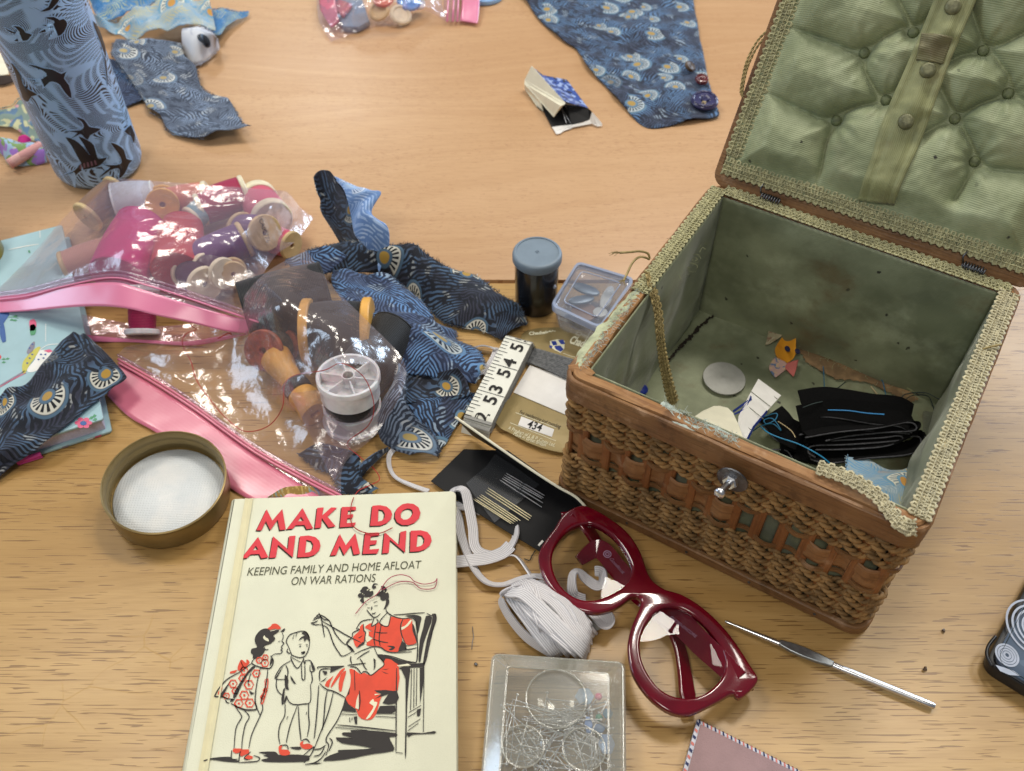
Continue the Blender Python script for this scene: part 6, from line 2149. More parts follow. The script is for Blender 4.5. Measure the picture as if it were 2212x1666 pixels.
MB().add(V, F, 0, UV).build('zip_film', [M_FILM_MILKY], low, 60)
for k, (dx, dy) in enumerate(((0, 0), (1, 9), (2, 17))):
    q = [tuple(P(a[0] + dx, a[1] + dy, a[2] + .0008)) for a in spline(Z2, 60)]
    V, F, UV = tube(q, .0009, 6); MB().add(V, F, 0, UV).build('zip_track', [M_PINK2 if k else M_FILM_MILKY], low, 180)
# folded corner of the film standing up beside the white reel
V, F, UV = band([(625, 850, .030), (650, 900, .022), (680, 960, .012), (706, 1010, .004), (722, 1040, .003)], [(790, 830, .030), (782, 890, .020), (765, 940, .012), (750, 985, .006), (738, 1000, .004)], 40, 20, .0030, 6.0, 60)
MB().add(V, F, 0, UV).build('film_fold', [M_FILM], low, 25)

# bag at the far side with buttons in it
far = thing('zip_bag', 'clear zip bag of buttons at the far side with its pink seal strip turned sideways', 'bag', tuple(P(860, 20, 0)), 'pink sealed polythene bags')
coons([(684, -40, .012), (760, -50, .030), (860, -50, .034), (950, -50, .026)], [(715, 90, .002), (799, 62, .006), (874, 51, .006), (901, 26, .012), (928, 27, .012), (961, 46, .003)],
      [(684, -40, .012), (688, 40, .010), (715, 90, .002)], [(950, -50, .026), (955, 0, .014), (961, 46, .003)], 70, 50, [(780, 10, 40, .010), (860, 0, 40, .010)], .004, 60, 8.0).build('film_front', [M_FILM], far, 25)
V, F, UV = band([(953, -50, .022), (958, 0, .013), (961, 46, .003)], [(978, -50, .018), (990, 0, .010), (996, 47, .0035)], 20, 8, .001, 2)
MB().add(V, F, 0, UV).build('zip_film', [M_FILM_MILKY], far, 60)
for x in (966, 978, 988):
    V, F, UV = tube([tuple(P(x + 4, -50, .02)), tuple(P(x + 2, 0, .0125)), tuple(P(x, 47, .0045))], .0009, 6)
    MB().add(V, F, 0, UV).build('zip_track', [M_PINK], far, 180)
V, F, UV = band([(992, -50, .018), (998, 0, .010), (994, 45, .0035)], [(1034, -50, .016), (1036, 0, .010), (1032, 51, .004)], 20, 8, .0006, 3)
MB().add(V, F, 0, UV).build('seal_strip', [M_PINK], far, 60, solid=.0003)
V, F, UV = band([(690, -30, .013), (692, 20, .012), (716, 60, .006)], [(720, -30, .022), (728, 25, .016), (733, 48, .008)], 20, 8, .002, 3)
MB().add(V, F, 0, UV).build('seal_strip', [M_PINK2], far, 60, solid=.0003)
GB2 = 'buttons and bits inside the far bag'


def dome(label, K, x, y, z, r, tilt, mat, name='button', cat='button'):
    c = P(*K(x, y), z)
    V, F, UV = lathe([(0, 0), (r * .9, .0), (r, .0012), (r * .9, .0030), (r * .72, .0034), (r * .62, .0022), (r * .2, .0018), (0, .0018)], axisM(c, tilt), 36)
    tag(MB().add(V, F, 0, UV).build(name, [mat], None, 40), label, cat, GB2)


dome('cream ringed button at the bag corner nearest its open end', K2, 1195, 125, .008, .0112, (.3, -.5, .8), M_CREAM)
dome('tan wooden button next to the cream ringed one', K2, 1030, 95, .010, .0110, (-.2, -.5, .8), M_BOXWOOD)
dome('orange round button at the top of the far bag', K2, 1060, 0, .018, .0105, (0, -.4, 1), plain('orange_button', C(206, 96, 60), .4))
dome('bright blue button behind the cream ringed one', K2, 1260, 20, .014, .0120, (.2, -.4, 1), plain('bright_blue_button', C(50, 130, 206), .35))
dome('small white button under the bag zip', K2, 1340, 40, .010, .0070, (.2, -.4, 1), M_WHITEPL)
o = slab([pix(K2, [(660, -60), (860, -60), (910, 60), (950, 190), (860, 240), (740, 235), (670, 120)], .004)], .0008, .0075, .002).build('tin', [plain('grey_blue_card', C(120, 140, 160), .5)], None)
tag(o, 'flat grey blue packet in the corner of the far bag', 'packet', GB2)
o = slab([pix(K2, [(645, 60), (700, 0), (810, 40), (800, 60), (740, 135)], .010)], .008, .0115, .001).build('ribbon_bundle', [plain('dusty_pink_ribbon', C(190, 110, 120), .7, var=.2, vs=300, bump=.5)], None)
tag(o, 'dusty pink ribbon folded inside the far bag', 'ribbon', GB2)
o = thing('tub_lid', 'pale blue round tub lid behind the pink seal of the far bag', 'lid', tuple(P(1050, -12, 0)))
V, F, UV = lathe([(0, .0035), (.0150, .0035), (.0165, .005), (.0195, .005), (.0200, .004), (.0200, .001), (.0190, .0004)], axisM(P(1046, -6, 0)), 48)
MB().add(V, F, 0, UV).build('lid_shell', [plain('pale_blue_plastic', C(140, 180, 226), .3, sss=.2)], o, 40)
V, F, UV = lathe([(0, .0036), (.0120, .0036), (.0122, .0040), (0, .0041)], axisM(P(1046, -6, 0)), 32)
MB().add(V, F, 0, UV).build('lid_picture', [mottled('lid_picture_print', [C(60, 150, 150), C(220, 190, 60), C(70, 110, 190)], 120)], o, 40)


# ------------------------------------------------------------------ loose threads
def thread(name, label, K, pts, r, mat, cat='thread', n=120, group=None):
    q = [tuple(P(*K(a[0], a[1]), a[2])) for a in pts]
    V, F, UV = tube(spline(q, n), r, 5)
    return tag(MB().add(V, F, 0, UV).build(name, [mat], None, 180), label, cat, group)


D = lambda x, y: (x, y)
thread('red_thread', 'long red thread wandering over the lower bag and onto the book cover', D,
       [(412, 690, .034), (413, 703, .022), (424, 712, .014), (404, 720, .010), (394, 736, .010), (398, 755, .012), (412, 780, .012), (425, 822, .012), (455, 865, .012), (490, 905, .012), (530, 932, .012), (580, 920, .014), (610, 880, .022), (615, 830, .030), (640, 810, .034), (700, 800, .056), (735, 785, .060), (770, 800, .058), (795, 830, .050), (808, 880, .036), (795, 920, .022), (750, 957, .010), (775, 985, .008), (805, 1010, .006), (820, 1035, .005), (800, 1048, .005), (775, 1060, .007), (762, 1080, .0165), (757, 1110, .0165), (762, 1135, .0166), (785, 1150, .0168), (820, 1152, .0168), (848, 1140, .0166)], .00030, M_REDTHREAD, n=260)
thread('red_thread', 'fine crimson thread looped across the drawn woman on the book', D,
       [(768, 1326, .0168), (790, 1300, .0168), (815, 1283, .0172), (838, 1252, .0185), (862, 1242, .019), (884, 1246, .0185), (895, 1256, .017), (915, 1262, .0165), (938, 1258, .0168), (944, 1250, .0170), (938, 1270, .0165), (910, 1272, .0163), (890, 1258, .0166), (860, 1258, .0166), (825, 1275, .0168)], .00024, plain('crimson_thread', C(176, 60, 90), .6), n=160)
thread('red_thread', 'short red thread tail caught on the pink seal by the lower bag', K8, [(1740, 300, .022), (1800, 270, .024), (1830, 255, .024), (1850, 268, .024)], .0004, M_REDTHREAD, n=30)
# ------------------------------------------------------------------ film canister
cc = P(1157, 655, 0)
cc = Vector(((P(1163, 543, .0505).x + P(1155, 640, .0).x) / 2, P(1163, 543, .0505).y, 0))
can = thing('film_canister', 'black plastic film canister with a grey snap lid on the seam of the two tables', 'canister', tuple(cc))
CM = Matrix.Translation(cc)
V, F, UV = lathe([(.0, .0004), (.0138, .0004), (.0146, .0012), (.0150, .006), (.0153, .03), (.0154, .0440)], CM, 64)
MB().add(V, F, 0, UV).build('canister_body', [M_CANBLACK], can, 40)
V, F, UV = lathe([(.0156, .0432), (.0166, .0432), (.0171, .0440), (.0171, .0478), (.0166, .0494), (.0156, .0502), (.0146, .0503), (.0143, .0497), (.0016, .0497), (.0013, .0492), (.0007, .0492), (.0005, .0498), (.0, .0498)], CM, 72)
MB().add(V, F, 0, UV).build('canister_lid', [M_CANLID], can, 35)

# ------------------------------------------------------------------ small clear tub of hooks
def q7(pts, z):
    return [tuple(P(*K7(x, y), z))[:2] for x, y in pts]


def round_poly(p, r=.004, n=4):
    out = []
    k = len(p)
    for i in range(k):
        a, b, c = Vector(p[i - 1]), Vector(p[i]), Vector(p[(i + 1) % k])
        u, v = (a - b).normalized(), (c - b).normalized()
        for j in range(n + 1):
            t = j / n
            q = (b + u * r) * (1 - t) ** 2 + b * 2 * t * (1 - t) + (b + v * r) * t ** 2
            out.append((q.x, q.y))
    return out


tz = .0270
TOP = round_poly(ccw(q7([(835, 318), (1215, 432), (985, 765), (655, 610)], tz)).tolist(), .005)
tub = thing('clear_tub', 'small clear plastic tub of hooks between the film canister and the basket', 'tub', (*np.mean(TOP, 0), 0))
cen = np.mean(TOP, 0)


def loft(rings):
    """rings: list of (scale, z) of the tub outline."""
    V, F, UV = [], [], []
    n = len(TOP)
    for s, z in rings:
        for x, y in TOP:
            V.append((cen[0] + (x - cen[0]) * s, cen[1] + (y - cen[1]) * s, z)); UV.append((x, z))
    for i in range(len(rings) - 1):
        for j in range(n):
            j2 = (j + 1) % n
            F.append((i * n + j, i * n + j2, i * n + n + j2, i * n + n + j))
    return V, F, UV, n, len(rings)


V, F, UV, n, k = loft([(.70, .0008), (.76, .0012), (.80, .004), (.94, tz - .004)])
F.append(tuple(range(n - 1, -1, -1)))
MB().add(V, F, 0, UV).build('tub_body', [M_CLEARBOX], tub, 50, solid=.0007)
V, F, UV, n, k = loft([(.955, tz - .0052), (1.0, tz - .0050), (1.006, tz - .001), (.995, tz), (.93, tz), (.92, tz - .0012)])
MB().add(V, F, 0, UV).build('tub_rim', [M_RIMPLASTIC], tub, 50, solid=.0005)
V, F, UV, n, k = loft([(.93, tz - .0010), (.70, tz - .0012), (.68, tz - .0004)])
F.append(tuple((k - 1) * n + j for j in range(n)))
tlid = MB().add(V, F, 0, UV).build('tub_lid', [M_CLEARBOX], tub, 30)
V, F, UV = tube([(cen[0] + (x - cen[0]) * .69, cen[1] + (y - cen[1]) * .69, tz - .0003) for x, y in TOP], .00045, 5, closed=True)
MB().add(V, F, 0, UV).build('lid_ridge', [M_RIMPLASTIC], tlid, 180)
c = P(*K7(722, 452), tz - .001)
V, F, UV = tube(spline([tuple(c + Vector((-.004, .004, 0))), tuple(c + Vector((-.0052, -.002, 0))), tuple(c + Vector((-.004, -.0065, 0)))], 16), .0013, 8)
MB().add(V, F, 0, UV).build('tub_latch', [M_RIMPLASTIC], tub, 180)
GT = 'pale bits inside the clear tub'
M_BIT = [plain('pewter_bit', C(120, 136, 152), .35, metal=.3), plain('tan_disc', C(150, 118, 98), .5), plain('pearl_bit', C(206, 208, 204), .35)]
for (x, y, rx, ry, rot, z, mi, lab) in ((890, 505, .0105, .0045, -.5, .012, 0, 'grey leaf shaped bit at the back of the clear tub'), (860, 575, .0095, .0040, .2, .010, 0, 'second grey leaf shaped bit in front of the first'), (880, 660, .0095, .0090, 0, .006, 1, 'flat tan disc at the bottom of the clear tub'), (1030, 560, .0040, .0120, -.35, .010, 2, 'pearly long bit near the basket side of the tub'), (985, 660, .0052, .0048, 0, .009, 2, 'round pearly bit below the long one')):
    c = P(*K7(x, y), z)
    lp = [(c.x + rx * math.cos(a) * math.cos(rot) - ry * math.sin(a) * math.sin(rot), c.y + rx * math.cos(a) * math.sin(rot) + ry * math.sin(a) * math.cos(rot)) for a in np.linspace(0, 2 * math.pi, 28, endpoint=False)]
    tag(slab([lp], z - .001, z + .0010, .0006).build('hook_piece', [M_BIT[mi]], None), lab, 'haberdashery', GT)

# ------------------------------------------------------------------ folded tape measure
ta, tb = P(*K7(150, 1425), .0085), P(*K7(458, 818), .0115)
tdir = (tb - ta); tlen = tdir.length; tdir.normalize()
tside = tdir.cross(Vector((0, 0, 1))).normalized()
tw = (P(*K7(545, 795), .0115) - P(*K7(370, 840), .0115)).length * .98
tup = tside.cross(tdir)
tape = thing('tape_measure', 'white cloth tape measure folded in layers with black inch numbers', 'tape measure', tuple((ta + tb) / 2 - Vector((0, 0, .009))))


def tpl(s, z):
    q = ta + tdir * s
    return Vector((q.x, q.y, 0)) + Vector((0, 0, z))


path = []
lay = 6
for k in range(lay):
    z = .0012 + k * .0016
    xs = np.linspace(.005, tlen - .004, 26) if k % 2 == 0 else np.linspace(tlen - .004, .005, 26)
    for s in xs:
        path.append(tuple(tpl(s, z + .0006 * math.sin(s * 160 + k) + .002 * (s / tlen) * (k / lay))))
    e, sg = (tlen - .004, 1) if k % 2 == 0 else (.005, -1)
    if k < lay - 1:
        for a in (.25, .5, .75):
            path.append(tuple(tpl(e + sg * .0030 * math.sin(math.pi * a), z + .0016 * a + .002 * (e / tlen) * (k / lay))))
V, F, UV = ribbon(path, tside, tw, .0009)
M_TAPEGREY = plain('tape_cloth_edge', C(150, 150, 146), .7, var=.15, vs=1500, bump=.5, bs=3000)
MB().add(V, F, 0, UV).build('tape_layer', [M_TAPEGREY], tape, 40)
topz = lambda s: .0098 + .0030 * (s / tlen) - .010 * max(0, (.010 - s) / .010) ** 2 - .006 * max(0, (s - tlen + .006) / .006) ** 2
path = [tuple(tpl(s, topz(s))) for s in np.linspace(-.0050, tlen + .003, 60)]
V, F, UV = ribbon(path, tside, tw, .0008)
ttop = MB().add(V, F, 0, UV).build('tape_top', [M_TAPEWHITE], tape, 40)
m = MB()
inch = .0254 * 1.0


def tface(s, y, dz=.0007):
    return tuple(tpl(s, topz(s) + dz) + tside * y)


def s_of(x, y):
    return (onplane(*K7(x, y), ta + Vector((0, 0, .001)), tup) - ta).dot(tdir)


s53, s54, s55 = s_of(400, 865), s_of(0, 0), s_of(0, 0)
marks = [s_of(430, 855), s_of(320, 1025), s_of(205, 1190), s_of(115, 1370)]   # the cross lines above 54, 53, 52 ...
pitch = (marks[0] - marks[3]) / 3
for k in range(-1, 5):
    s0 = marks[3] + pitch * k
    for j in range(8):
        s = s0 + pitch * j / 8
        if not (0 < s < tlen + .001):
            continue
        l = tw * (1.0 if j == 0 else .36 if j == 4 else .24)
        q0 = -tw / 2 + (0 if True else 0)
        m.add([tface(s - .00022, q0), tface(s + .00022, q0), tface(s + .00022, q0 + l), tface(s - .00022, q0 + l)], [(0, 1, 2, 3)])


def digits(txt, s, y, size, K=None):
    V, F = text_polys(txt, size, bold=.0003)
    m.add([tface(s + x * 1.12, y - yy, .0008) for x, yy in V], F)


for k, num in enumerate(('52', '53', '54', '55')):
    s0 = marks[3] + pitch * k
    for d, ch in enumerate(num):
        s = s0 + (-.0052 if d == 0 else .0044)
        if -.001 < s < tlen:
            digits(ch, s, tw * .12, .0122)
m.build('inch_marking_print', [M_INKBLACK], ttop, 0)

# ------------------------------------------------------------------ mending yarn cards
def card(label, outline, z0, z1):
    o = thing('yarn_card', label, 'thread card', (*np.mean(outline, 0), z0), 'gold cards of mending yarn')
    c_ = slab([outline], z0, z1, .0002).build('card', [M_GOLDCARD], o, 40)
    return o, c_


cz = .0032
o2, k2 = card('gold yarn card lying underneath with only its lettered top showing', [tuple(v) for v in spline(q7([(470, 800), (560, 765), (700, 758), (850, 775), (930, 830), (900, 1000), (700, 1000), (470, 900)], .001), 48, True)], .0006, .0011)
m = MB()
line_text(m, 'Chadwick’s', K7, (512, 800), (690, 785), .0042, .0013, bold=.0002)
m.build('card_lettering', [M_INKCREAM], k2, 0)
olc = q7([(548, 852), (600, 808), (680, 784), (790, 792), (900, 822), (985, 872), (1010, 960), (900, 1000), (880, 1060), (880, 1400), (900, 1480), (850, 1580), (760, 1590), (640, 1570), (500, 1520), (395, 1462), (322, 1425), (284, 1370), (284, 1320), (318, 1272), (375, 1235), (420, 1180), (515, 1015), (560, 920), (552, 880)], cz)
o1, k1 = card('gold yarn card with grey mending yarn, a white band and a numbered label', [tuple(v) for v in spline(olc, len(olc) * 3, True)], cz - .0010, cz)
m = MB()
for i in range(22):
    t = i / 21
    a, b = K7(560 - 42 * t, 905 + 85 * t), K7(930 - 60 * t, 1015 + 130 * t)
    z = cz + .0008 + .0006 * (i % 2) + .0003 * math.sin(i * 2.1)
    p0, p1 = P(*a, z), P(*b, z)
    V, F, UV = tube(spline([p0 - Vector((.0006, 0, .003)), p0, (p0 + p1) / 2 + Vector((0, 0, .0004)), p1], 14), .00085, 6)
    m.add(V, F, 0, UV)
m.build('wound_yarn_weave', [plain('grey_mending_yarn', C(104, 106, 108), .85, var=.35, vs=500, bump=.5, bs=2500)], o1, 180)
slab([q7([(518, 1012), (760, 1098), (900, 1150), (900, 1400), (735, 1332), (408, 1192)], cz)], cz + .0002, cz + .0006, .0002).build('paper_band', [M_WHITECARD], o1, 40)
slab([q7([(462, 1350), (680, 1436), (664, 1486), (440, 1408)], cz)], cz + .0001, cz + .0003, 0).build('number_label', [M_WHITECARD], o1, 0)
m = MB()
tzz = cz + .00045
line_text(m, '434', K7, (505, 1398), (598, 1428), .0090, tzz, bold=.0002)
line_text(m, 'For reinforcing and mending', K7, (452, 1318), (722, 1418), .0042, tzz - .0002)
m.build('number_lettering', [M_INKBLACK], o1, 0)
m = MB()
line_text(m, 'A Product of J. & P. Coats Ltd.', K7, (376, 1424), (686, 1542), .0042, tzz - .0002)
line_text(m, 'Made in Great Britain', K7, (412, 1462), (624, 1540), .0042, tzz - .0002)
line_text(m, 'Chadwick’s', K7, (788, 838), (985, 905), .0105, tzz - .0002, bold=.0004)
ink(m, q7([(425, 1325), (540, 1368), (690, 1425)], cz), .0004, tzz - .0002, taper=False)
ink(m, q7([(388, 1392), (520, 1445), (690, 1512)], cz), .0004, tzz - .0002, taper=False)
ink(m, q7([(740, 932), (800, 952), (870, 975)], cz), .0004, tzz - .0002, taper=False)
m.build('card_lettering', [M_INKCREAM], k1, 0)
m = MB()
for pts, mi in (([(650, 850), (700, 838), (750, 850), (748, 900), (720, 928), (680, 908), (655, 890)], 1), ([(660, 852), (690, 850), (700, 875), (672, 880)], 0), ([(705, 845), (740, 842), (752, 870), (725, 872)], 0), ([(680, 884), (720, 880), (742, 905), (722, 922), (690, 905)], 0), ([(648, 878), (668, 882), (664, 898), (650, 894)], 0)):
    flat([[q7(pts, cz)]], tzz - (.0002 if mi else .0001), m, mi)
m.build('emblem_print', [M_INKBLUE, M_INKCREAM], k1, 0)

# ------------------------------------------------------------------ needle card
def q15(pts, z):
    return [tuple(P(*K15(x, y), z))[:2] for x, y in pts]


nc = thing('needle_card', 'folded black card of hand sewing needles with a raised cream flap under the glasses', 'needle card', tuple(P(1110, 1070, 0)))
nz = .0030
slab([q15([(30, 215), (140, 110), (275, -20), (600, -10), (900, 205), (1180, 430), (1010, 600), (845, 742), (520, 545), (200, 340)], nz)], nz - .0006, nz, .0002).build('card_panel', [M_BLACKCARD], nc, 40)
fl_top = [(*K13(1635, 728), .030), (*K15(700, 85), .024), (*K15(960, 255), .020), (*K15(1100, 335), .017), (*K15(1188, 428), .012)]
fl_bot = [(*K13(1770, 868), .0035), (*K15(640, 60), .0034), (*K15(900, 215), .0034), (*K15(1050, 330), .0034), (*K15(1170, 436), .0034)]
ta_, tb_ = even(spline(lift(fl_top), 40), n=40), even(spline(lift(fl_bot), 40), n=40)
V, F, UV = [], [], []
for i in range(40):
    for j in range(6):
        V.append(tuple(ta_[i] * (1 - j / 5) + tb_[i] * (j / 5))); UV.append((i * .002, j * .003))
for i in range(39):
    for j in range(5):
        F.append((i * 6 + j, i * 6 + j + 1, i * 6 + 7 + j, i * 6 + 6 + j))
MB().add(V, F, 0, UV).build('card_flap', [M_BLACKCARD], nc, 180, solid=.0009)
V, F, UV = tube(ta_, .0009, 6)
MB().add(V, F, 0, UV).build('flap_edge', [M_CREAMCARD], nc, 180)
slab([q15([(290, 235), (440, 110), (505, 20), (640, 105), (830, 245), (690, 370), (500, 525), (390, 380)], nz + .001)], nz + .0010, nz + .0014, 0).build('clear_sleeve', [M_TAPE], nc, 0)
m = MB()
flat([[q15([(818, 690), (852, 652), (864, 664), (830, 700)], nz)]], nz + .0003, m)
m.build('stripe_print', [M_INKWHITE], nc, 0)
GN = 'hand sewing needles in the black card'
pairs = [((340, 348), (622, 531)), ((356, 346), (641, 530)), ((372, 334), (654, 519)), ((388, 324), (670, 512)), ((401, 316), (691, 508)), ((430, 295), (753, 506)), ((443, 281), (764, 492)), ((451, 267), (774, 478))]
for i, (a, b) in enumerate(pairs):
    p0, p1 = P(*K15(*a), nz + .0020), P(*K15(*b), nz + .0018)
    V, F, UV = tube([p0 + (p1 - p0) * t for t in (0, .12, .5, .9, 1)], [.00008, .00026, .00034, .00034, .00020], 8)
    tag(MB().add(V, F, 0, UV).build('needle', [M_GOLDNEEDLE], None, 60), 'gilt needle in the brighter row nearer the cream book', 'needle', 'gilt needles in the near row of the black card')
for i, (a, b) in enumerate([((540, 208), (849, 410)), ((555, 195), (857, 378)), ((566, 185), (850, 346)), ((576, 172), (861, 340)), ((586, 158), (869, 323))]):
    p0, p1 = P(*K15(*a), nz + .0020), P(*K15(*b), nz + .0018)
    V, F, UV = tube([p0 + (p1 - p0) * t for t in (0, .12, .5, .9, 1)], [.00008, .00024, .00032, .00032, .00020], 8)
    tag(MB().add(V, F, 0, UV).build('needle', [M_STEEL], None, 60), 'silver needle in the paler row nearer the basket', 'needle', 'silver needles in the far row of the black card')

# ------------------------------------------------------------------ loose elastic and the wound bundle
def elastic_band(label, K, pts, w=.0058, name='elastic_tape', n=110, flatness=None):
    q = spline([tuple(P(*K(a[0], a[1]), a[2])) for a in pts], n)
    T = np.gradient(q, axis=0); T /= np.linalg.norm(T, axis=1)[:, None]
    wv = []
    tw_ = spline([(a[3] if len(a) > 3 else 0,) for a in pts], n)[:, 0]      # 0 flat, 1 on edge
    for i in range(n):
        side = np.cross(T[i], [0, 0, 1.0]); side /= np.linalg.norm(side) + 1e-9
        wv.append(tuple(side * math.cos(tw_[i] * 1.5) + np.array([0, 0, 1.0]) * math.sin(tw_[i] * 1.5)))
    V, F, UV = ribbon(q, wv, w, .0009)
    return tag(MB().add(V, F, 0, UV).build(name, [M_ELASTIC], None, 40), label, 'elastic', 'loose loops of white elastic')


elastic_band('white elastic loop bending round the corner of the cream book', K15, [(180, 330, .004, .2), (205, 290, .006, .3), (245, 272, .010, .3), (285, 300, .010, .2), (310, 400, .007), (340, 560, .004), (350, 680, .003), (390, 740, .003), (480, 765, .003), (560, 745, .004), (620, 690, .005, .4), (655, 620, .004, .6), (650, 560, .002, .5)])
elastic_band('white elastic strand running straight out from beneath the book edge', K15, [(150, 815, .002), (220, 812, .003), (330, 800, .004), (450, 785, .0045), (560, 745, .0050), (620, 690, .006)], .0075)
elastic_band('long white elastic strand dipping towards the wound bundle', K15, [(180, 380, .002, .2), (225, 470, .002, .2), (255, 620, .002, .3), (310, 770, .0025, .4), (370, 890, .003, .5), (450, 965, .003, .5), (560, 980, .003, .5), (680, 940, .004, .5), (780, 915, .006, .5), (880, 925, .008, .4)])
elastic_band('thin white elastic strand from the loop to the glasses', K15, [(560, 770, .003, .6), (640, 765, .003, .7), (690, 800, .003, .7), (740, 870, .003, .7), (800, 945, .005, .6), (880, 960, .007, .5)], .0045)
elastic_band('short white elastic band showing beneath the needle card corner', K15, [(200, 395, .0015), (280, 405, .0015), (400, 440, .0015)], .0055)
elastic_band('white elastic end looped up behind the lens of the glasses', K15, [(1170, 1090, .004), (1090, 1060, .008, .3), (1070, 980, .012, .5), (1080, 900, .013, .5), (1120, 890, .012, .3), (1190, 950, .008), (1260, 990, .007), (1300, 950, .008, .5), (1290, 890, .010, .6), (1240, 880, .011)])
elastic_band('white elastic end curled beyond the glasses bridge', K15, [(1170, 1150, .004), (1230, 1190, .006), (1310, 1280, .008, .3), (1350, 1270, .009, .6), (1340, 1220, .009, .4), (1270, 1160, .007)], .0065)
elastic_band('thin white elastic cord from beneath the slate fold to the book', K13, [(1140, 985, .002, .4), (1105, 1040, .002, .6), (1110, 1130, .002, .6), (1160, 1210, .002, .5), (1280, 1270, .002, .3), (1420, 1320, .002, .2)], .0034)
elastic_band('white elastic tail emerging beside the tape measure', K6, [(1780, 1475, .003, .5), (1860, 1462, .005, .6), (1940, 1480, .005, .5), (1965, 1510, .004, .2), (1930, 1590, .004), (1855, 1690, .004)], .0060)
eb = thing('elastic_bundle', 'thick oval bundle of white elastic wound round a grey card', 'elastic', tuple(P(*K15(900, 1230), 0)))
pe0, pe1 = P(*K15(640, 1010), .010), P(*K15(1150, 1480), .010)
slab([q15([(600, 1080), (680, 1010), (800, 1000), (1000, 1160), (1200, 1250), (1290, 1240), (1330, 1290), (1230, 1330), (1150, 1490), (960, 1490), (800, 1320), (690, 1180)], .006)], .0050, .0066, .0004).build('winding_card', [plain('grey_card', C(150, 148, 142), .7)], eb, 40)
m = MB()
rnd = random.Random(11)
strands = [  # start, middle(s), end in crop pixels, height at the middle
    ((600, 1040), (720, 1200), (960, 1500), .016), ((640, 990), (800, 1160), (1060, 1480), .018), ((660, 970), (880, 1130), (1160, 1470), .020), ((690, 960), (940, 1110), (1200, 1440), .021), ((730, 950), (1010, 1090), (1215, 1380), .020), ((790, 955), (1060, 1100), (1220, 1330), .017),
    ((620, 1010), (840, 1240), (1130, 1490), .0215), ((700, 960), (800, 1130), (880, 1330), .022), ((760, 960), (830, 1180), (1010, 1400), .0225), ((640, 1040), (760, 1090), (1030, 1320), .0225), ((590, 1030), (740, 1070), (1180, 1500), .0228), ((850, 970), (1080, 1130), (1205, 1350), .0195), ((680, 975), (900, 1210), (1130, 1440), .0222)]
for a, b, c_, h in strands:
    pts = [(*a, .005), ((a[0] * .75 + b[0] * .25), (a[1] * .75 + b[1] * .25), h * .8), (*b, h), ((c_[0] * .6 + b[0] * .4), (c_[1] * .6 + b[1] * .4), h), ((c_[0] * .92 + b[0] * .08), (c_[1] * .92 + b[1] * .08), h * .75), (*c_, .004)]
    q = spline([tuple(P(*K15(x, y), z)) for x, y, z in pts], 44)
    T_ = np.gradient(q, axis=0); T_ /= np.linalg.norm(T_, axis=1)[:, None]
    cen_ = (np.array(tuple(pe0)) + np.array(tuple(pe1))) / 2
    wv = []
    for i in range(44):
        r_ = q[i] - cen_; r_[2] = abs(r_[2]) + .018
        s_ = np.cross(T_[i], r_); wv.append(tuple(s_ / (np.linalg.norm(s_) + 1e-9)))
    V, F, UV = ribbon(q, wv, .0066, .0010)
    m.add(V, F, 0, UV)
# filler turns below the visible ones
for k in range(16):
    t = k / 15
    a = (600 + 270 * t, 1030 - 60 * t); c_ = (940 + 280 * t, 1500 - 170 * t)
    b = ((a[0] + c_[0]) / 2, (a[1] + c_[1]) / 2)
    h = .0155 + .004 * math.sin(math.pi * t)
    q = spline([tuple(P(*K15(x, y), z)) for x, y, z in ((*a, .004), (a[0] * .7 + b[0] * .3, a[1] * .7 + b[1] * .3, h * .85), (*b, h), (c_[0] * .7 + b[0] * .3, c_[1] * .7 + b[1] * .3, h * .85), (*c_, .003))], 30)
    V, F, UV = ribbon(q, tside * -1 + Vector((0, 0, .5 * (t - .5))), .0068, .0016)
    m.add(V, F, 0, UV)
m.build('wound_elastic_weave', [M_ELASTIC], eb, 40)
q = spline([tuple(P(*K15(x, y), z)) for x, y, z in ((700, 1000, .012), (590, 1035, .012), (548, 1080, .010), (570, 1150, .009), (640, 1260, .008), (740, 1370, .007), (860, 1450, .006), (950, 1500, .005))], 50)
V, F, UV = ribbon(q, Vector((.3, .3, 1)), .0060, .0010)
MB().add(V, F, 0, UV).build('loose_turn', [M_ELASTIC], eb, 40)

# ------------------------------------------------------------------ spectacles
gz0 = .0205


def q17(pts, z, n=3):
    q = [tuple(P(*K17(x, y), z))[:2] for x, y in pts]
    return [tuple(v) for v in spline(q, len(q) * n, True)]


GO = [(378, 96), (430, 106), (520, 155), (620, 226), (700, 300), (760, 385), (800, 470), (828, 555), (850, 605), (885, 650), (960, 700), (1060, 728), (1140, 766), (1230, 826), (1330, 910), (1420, 1005), (1500, 1110), (1565, 1205), (1618, 1280), (1608, 1322), (1560, 1375), (1510, 1415), (1480, 1412), (1462, 1392), (1420, 1402), (1370, 1432), (1300, 1470), (1200, 1520), (1130, 1545), (1060, 1545), (980, 1520), (880, 1450), (800, 1362), (742, 1262), (716, 1150), (716, 1060), (740, 960), (778, 870), (806, 800), (800, 760), (770, 736), (725, 740), (680, 775), (600, 825), (500, 850), (400, 840), (300, 800), (228, 738), (160, 660), (112, 570), (88, 470), (100, 400), (150, 320), (205, 245), (245, 175), (300, 125)]
GL = [(400, 212), (460, 216), (540, 256), (620, 322), (690, 412), (735, 502), (745, 560), (725, 630), (680, 690), (600, 740), (500, 778), (410, 784), (320, 755), (240, 690), (190, 610), (163, 520), (165, 440), (190, 370), (240, 300), (310, 240)]
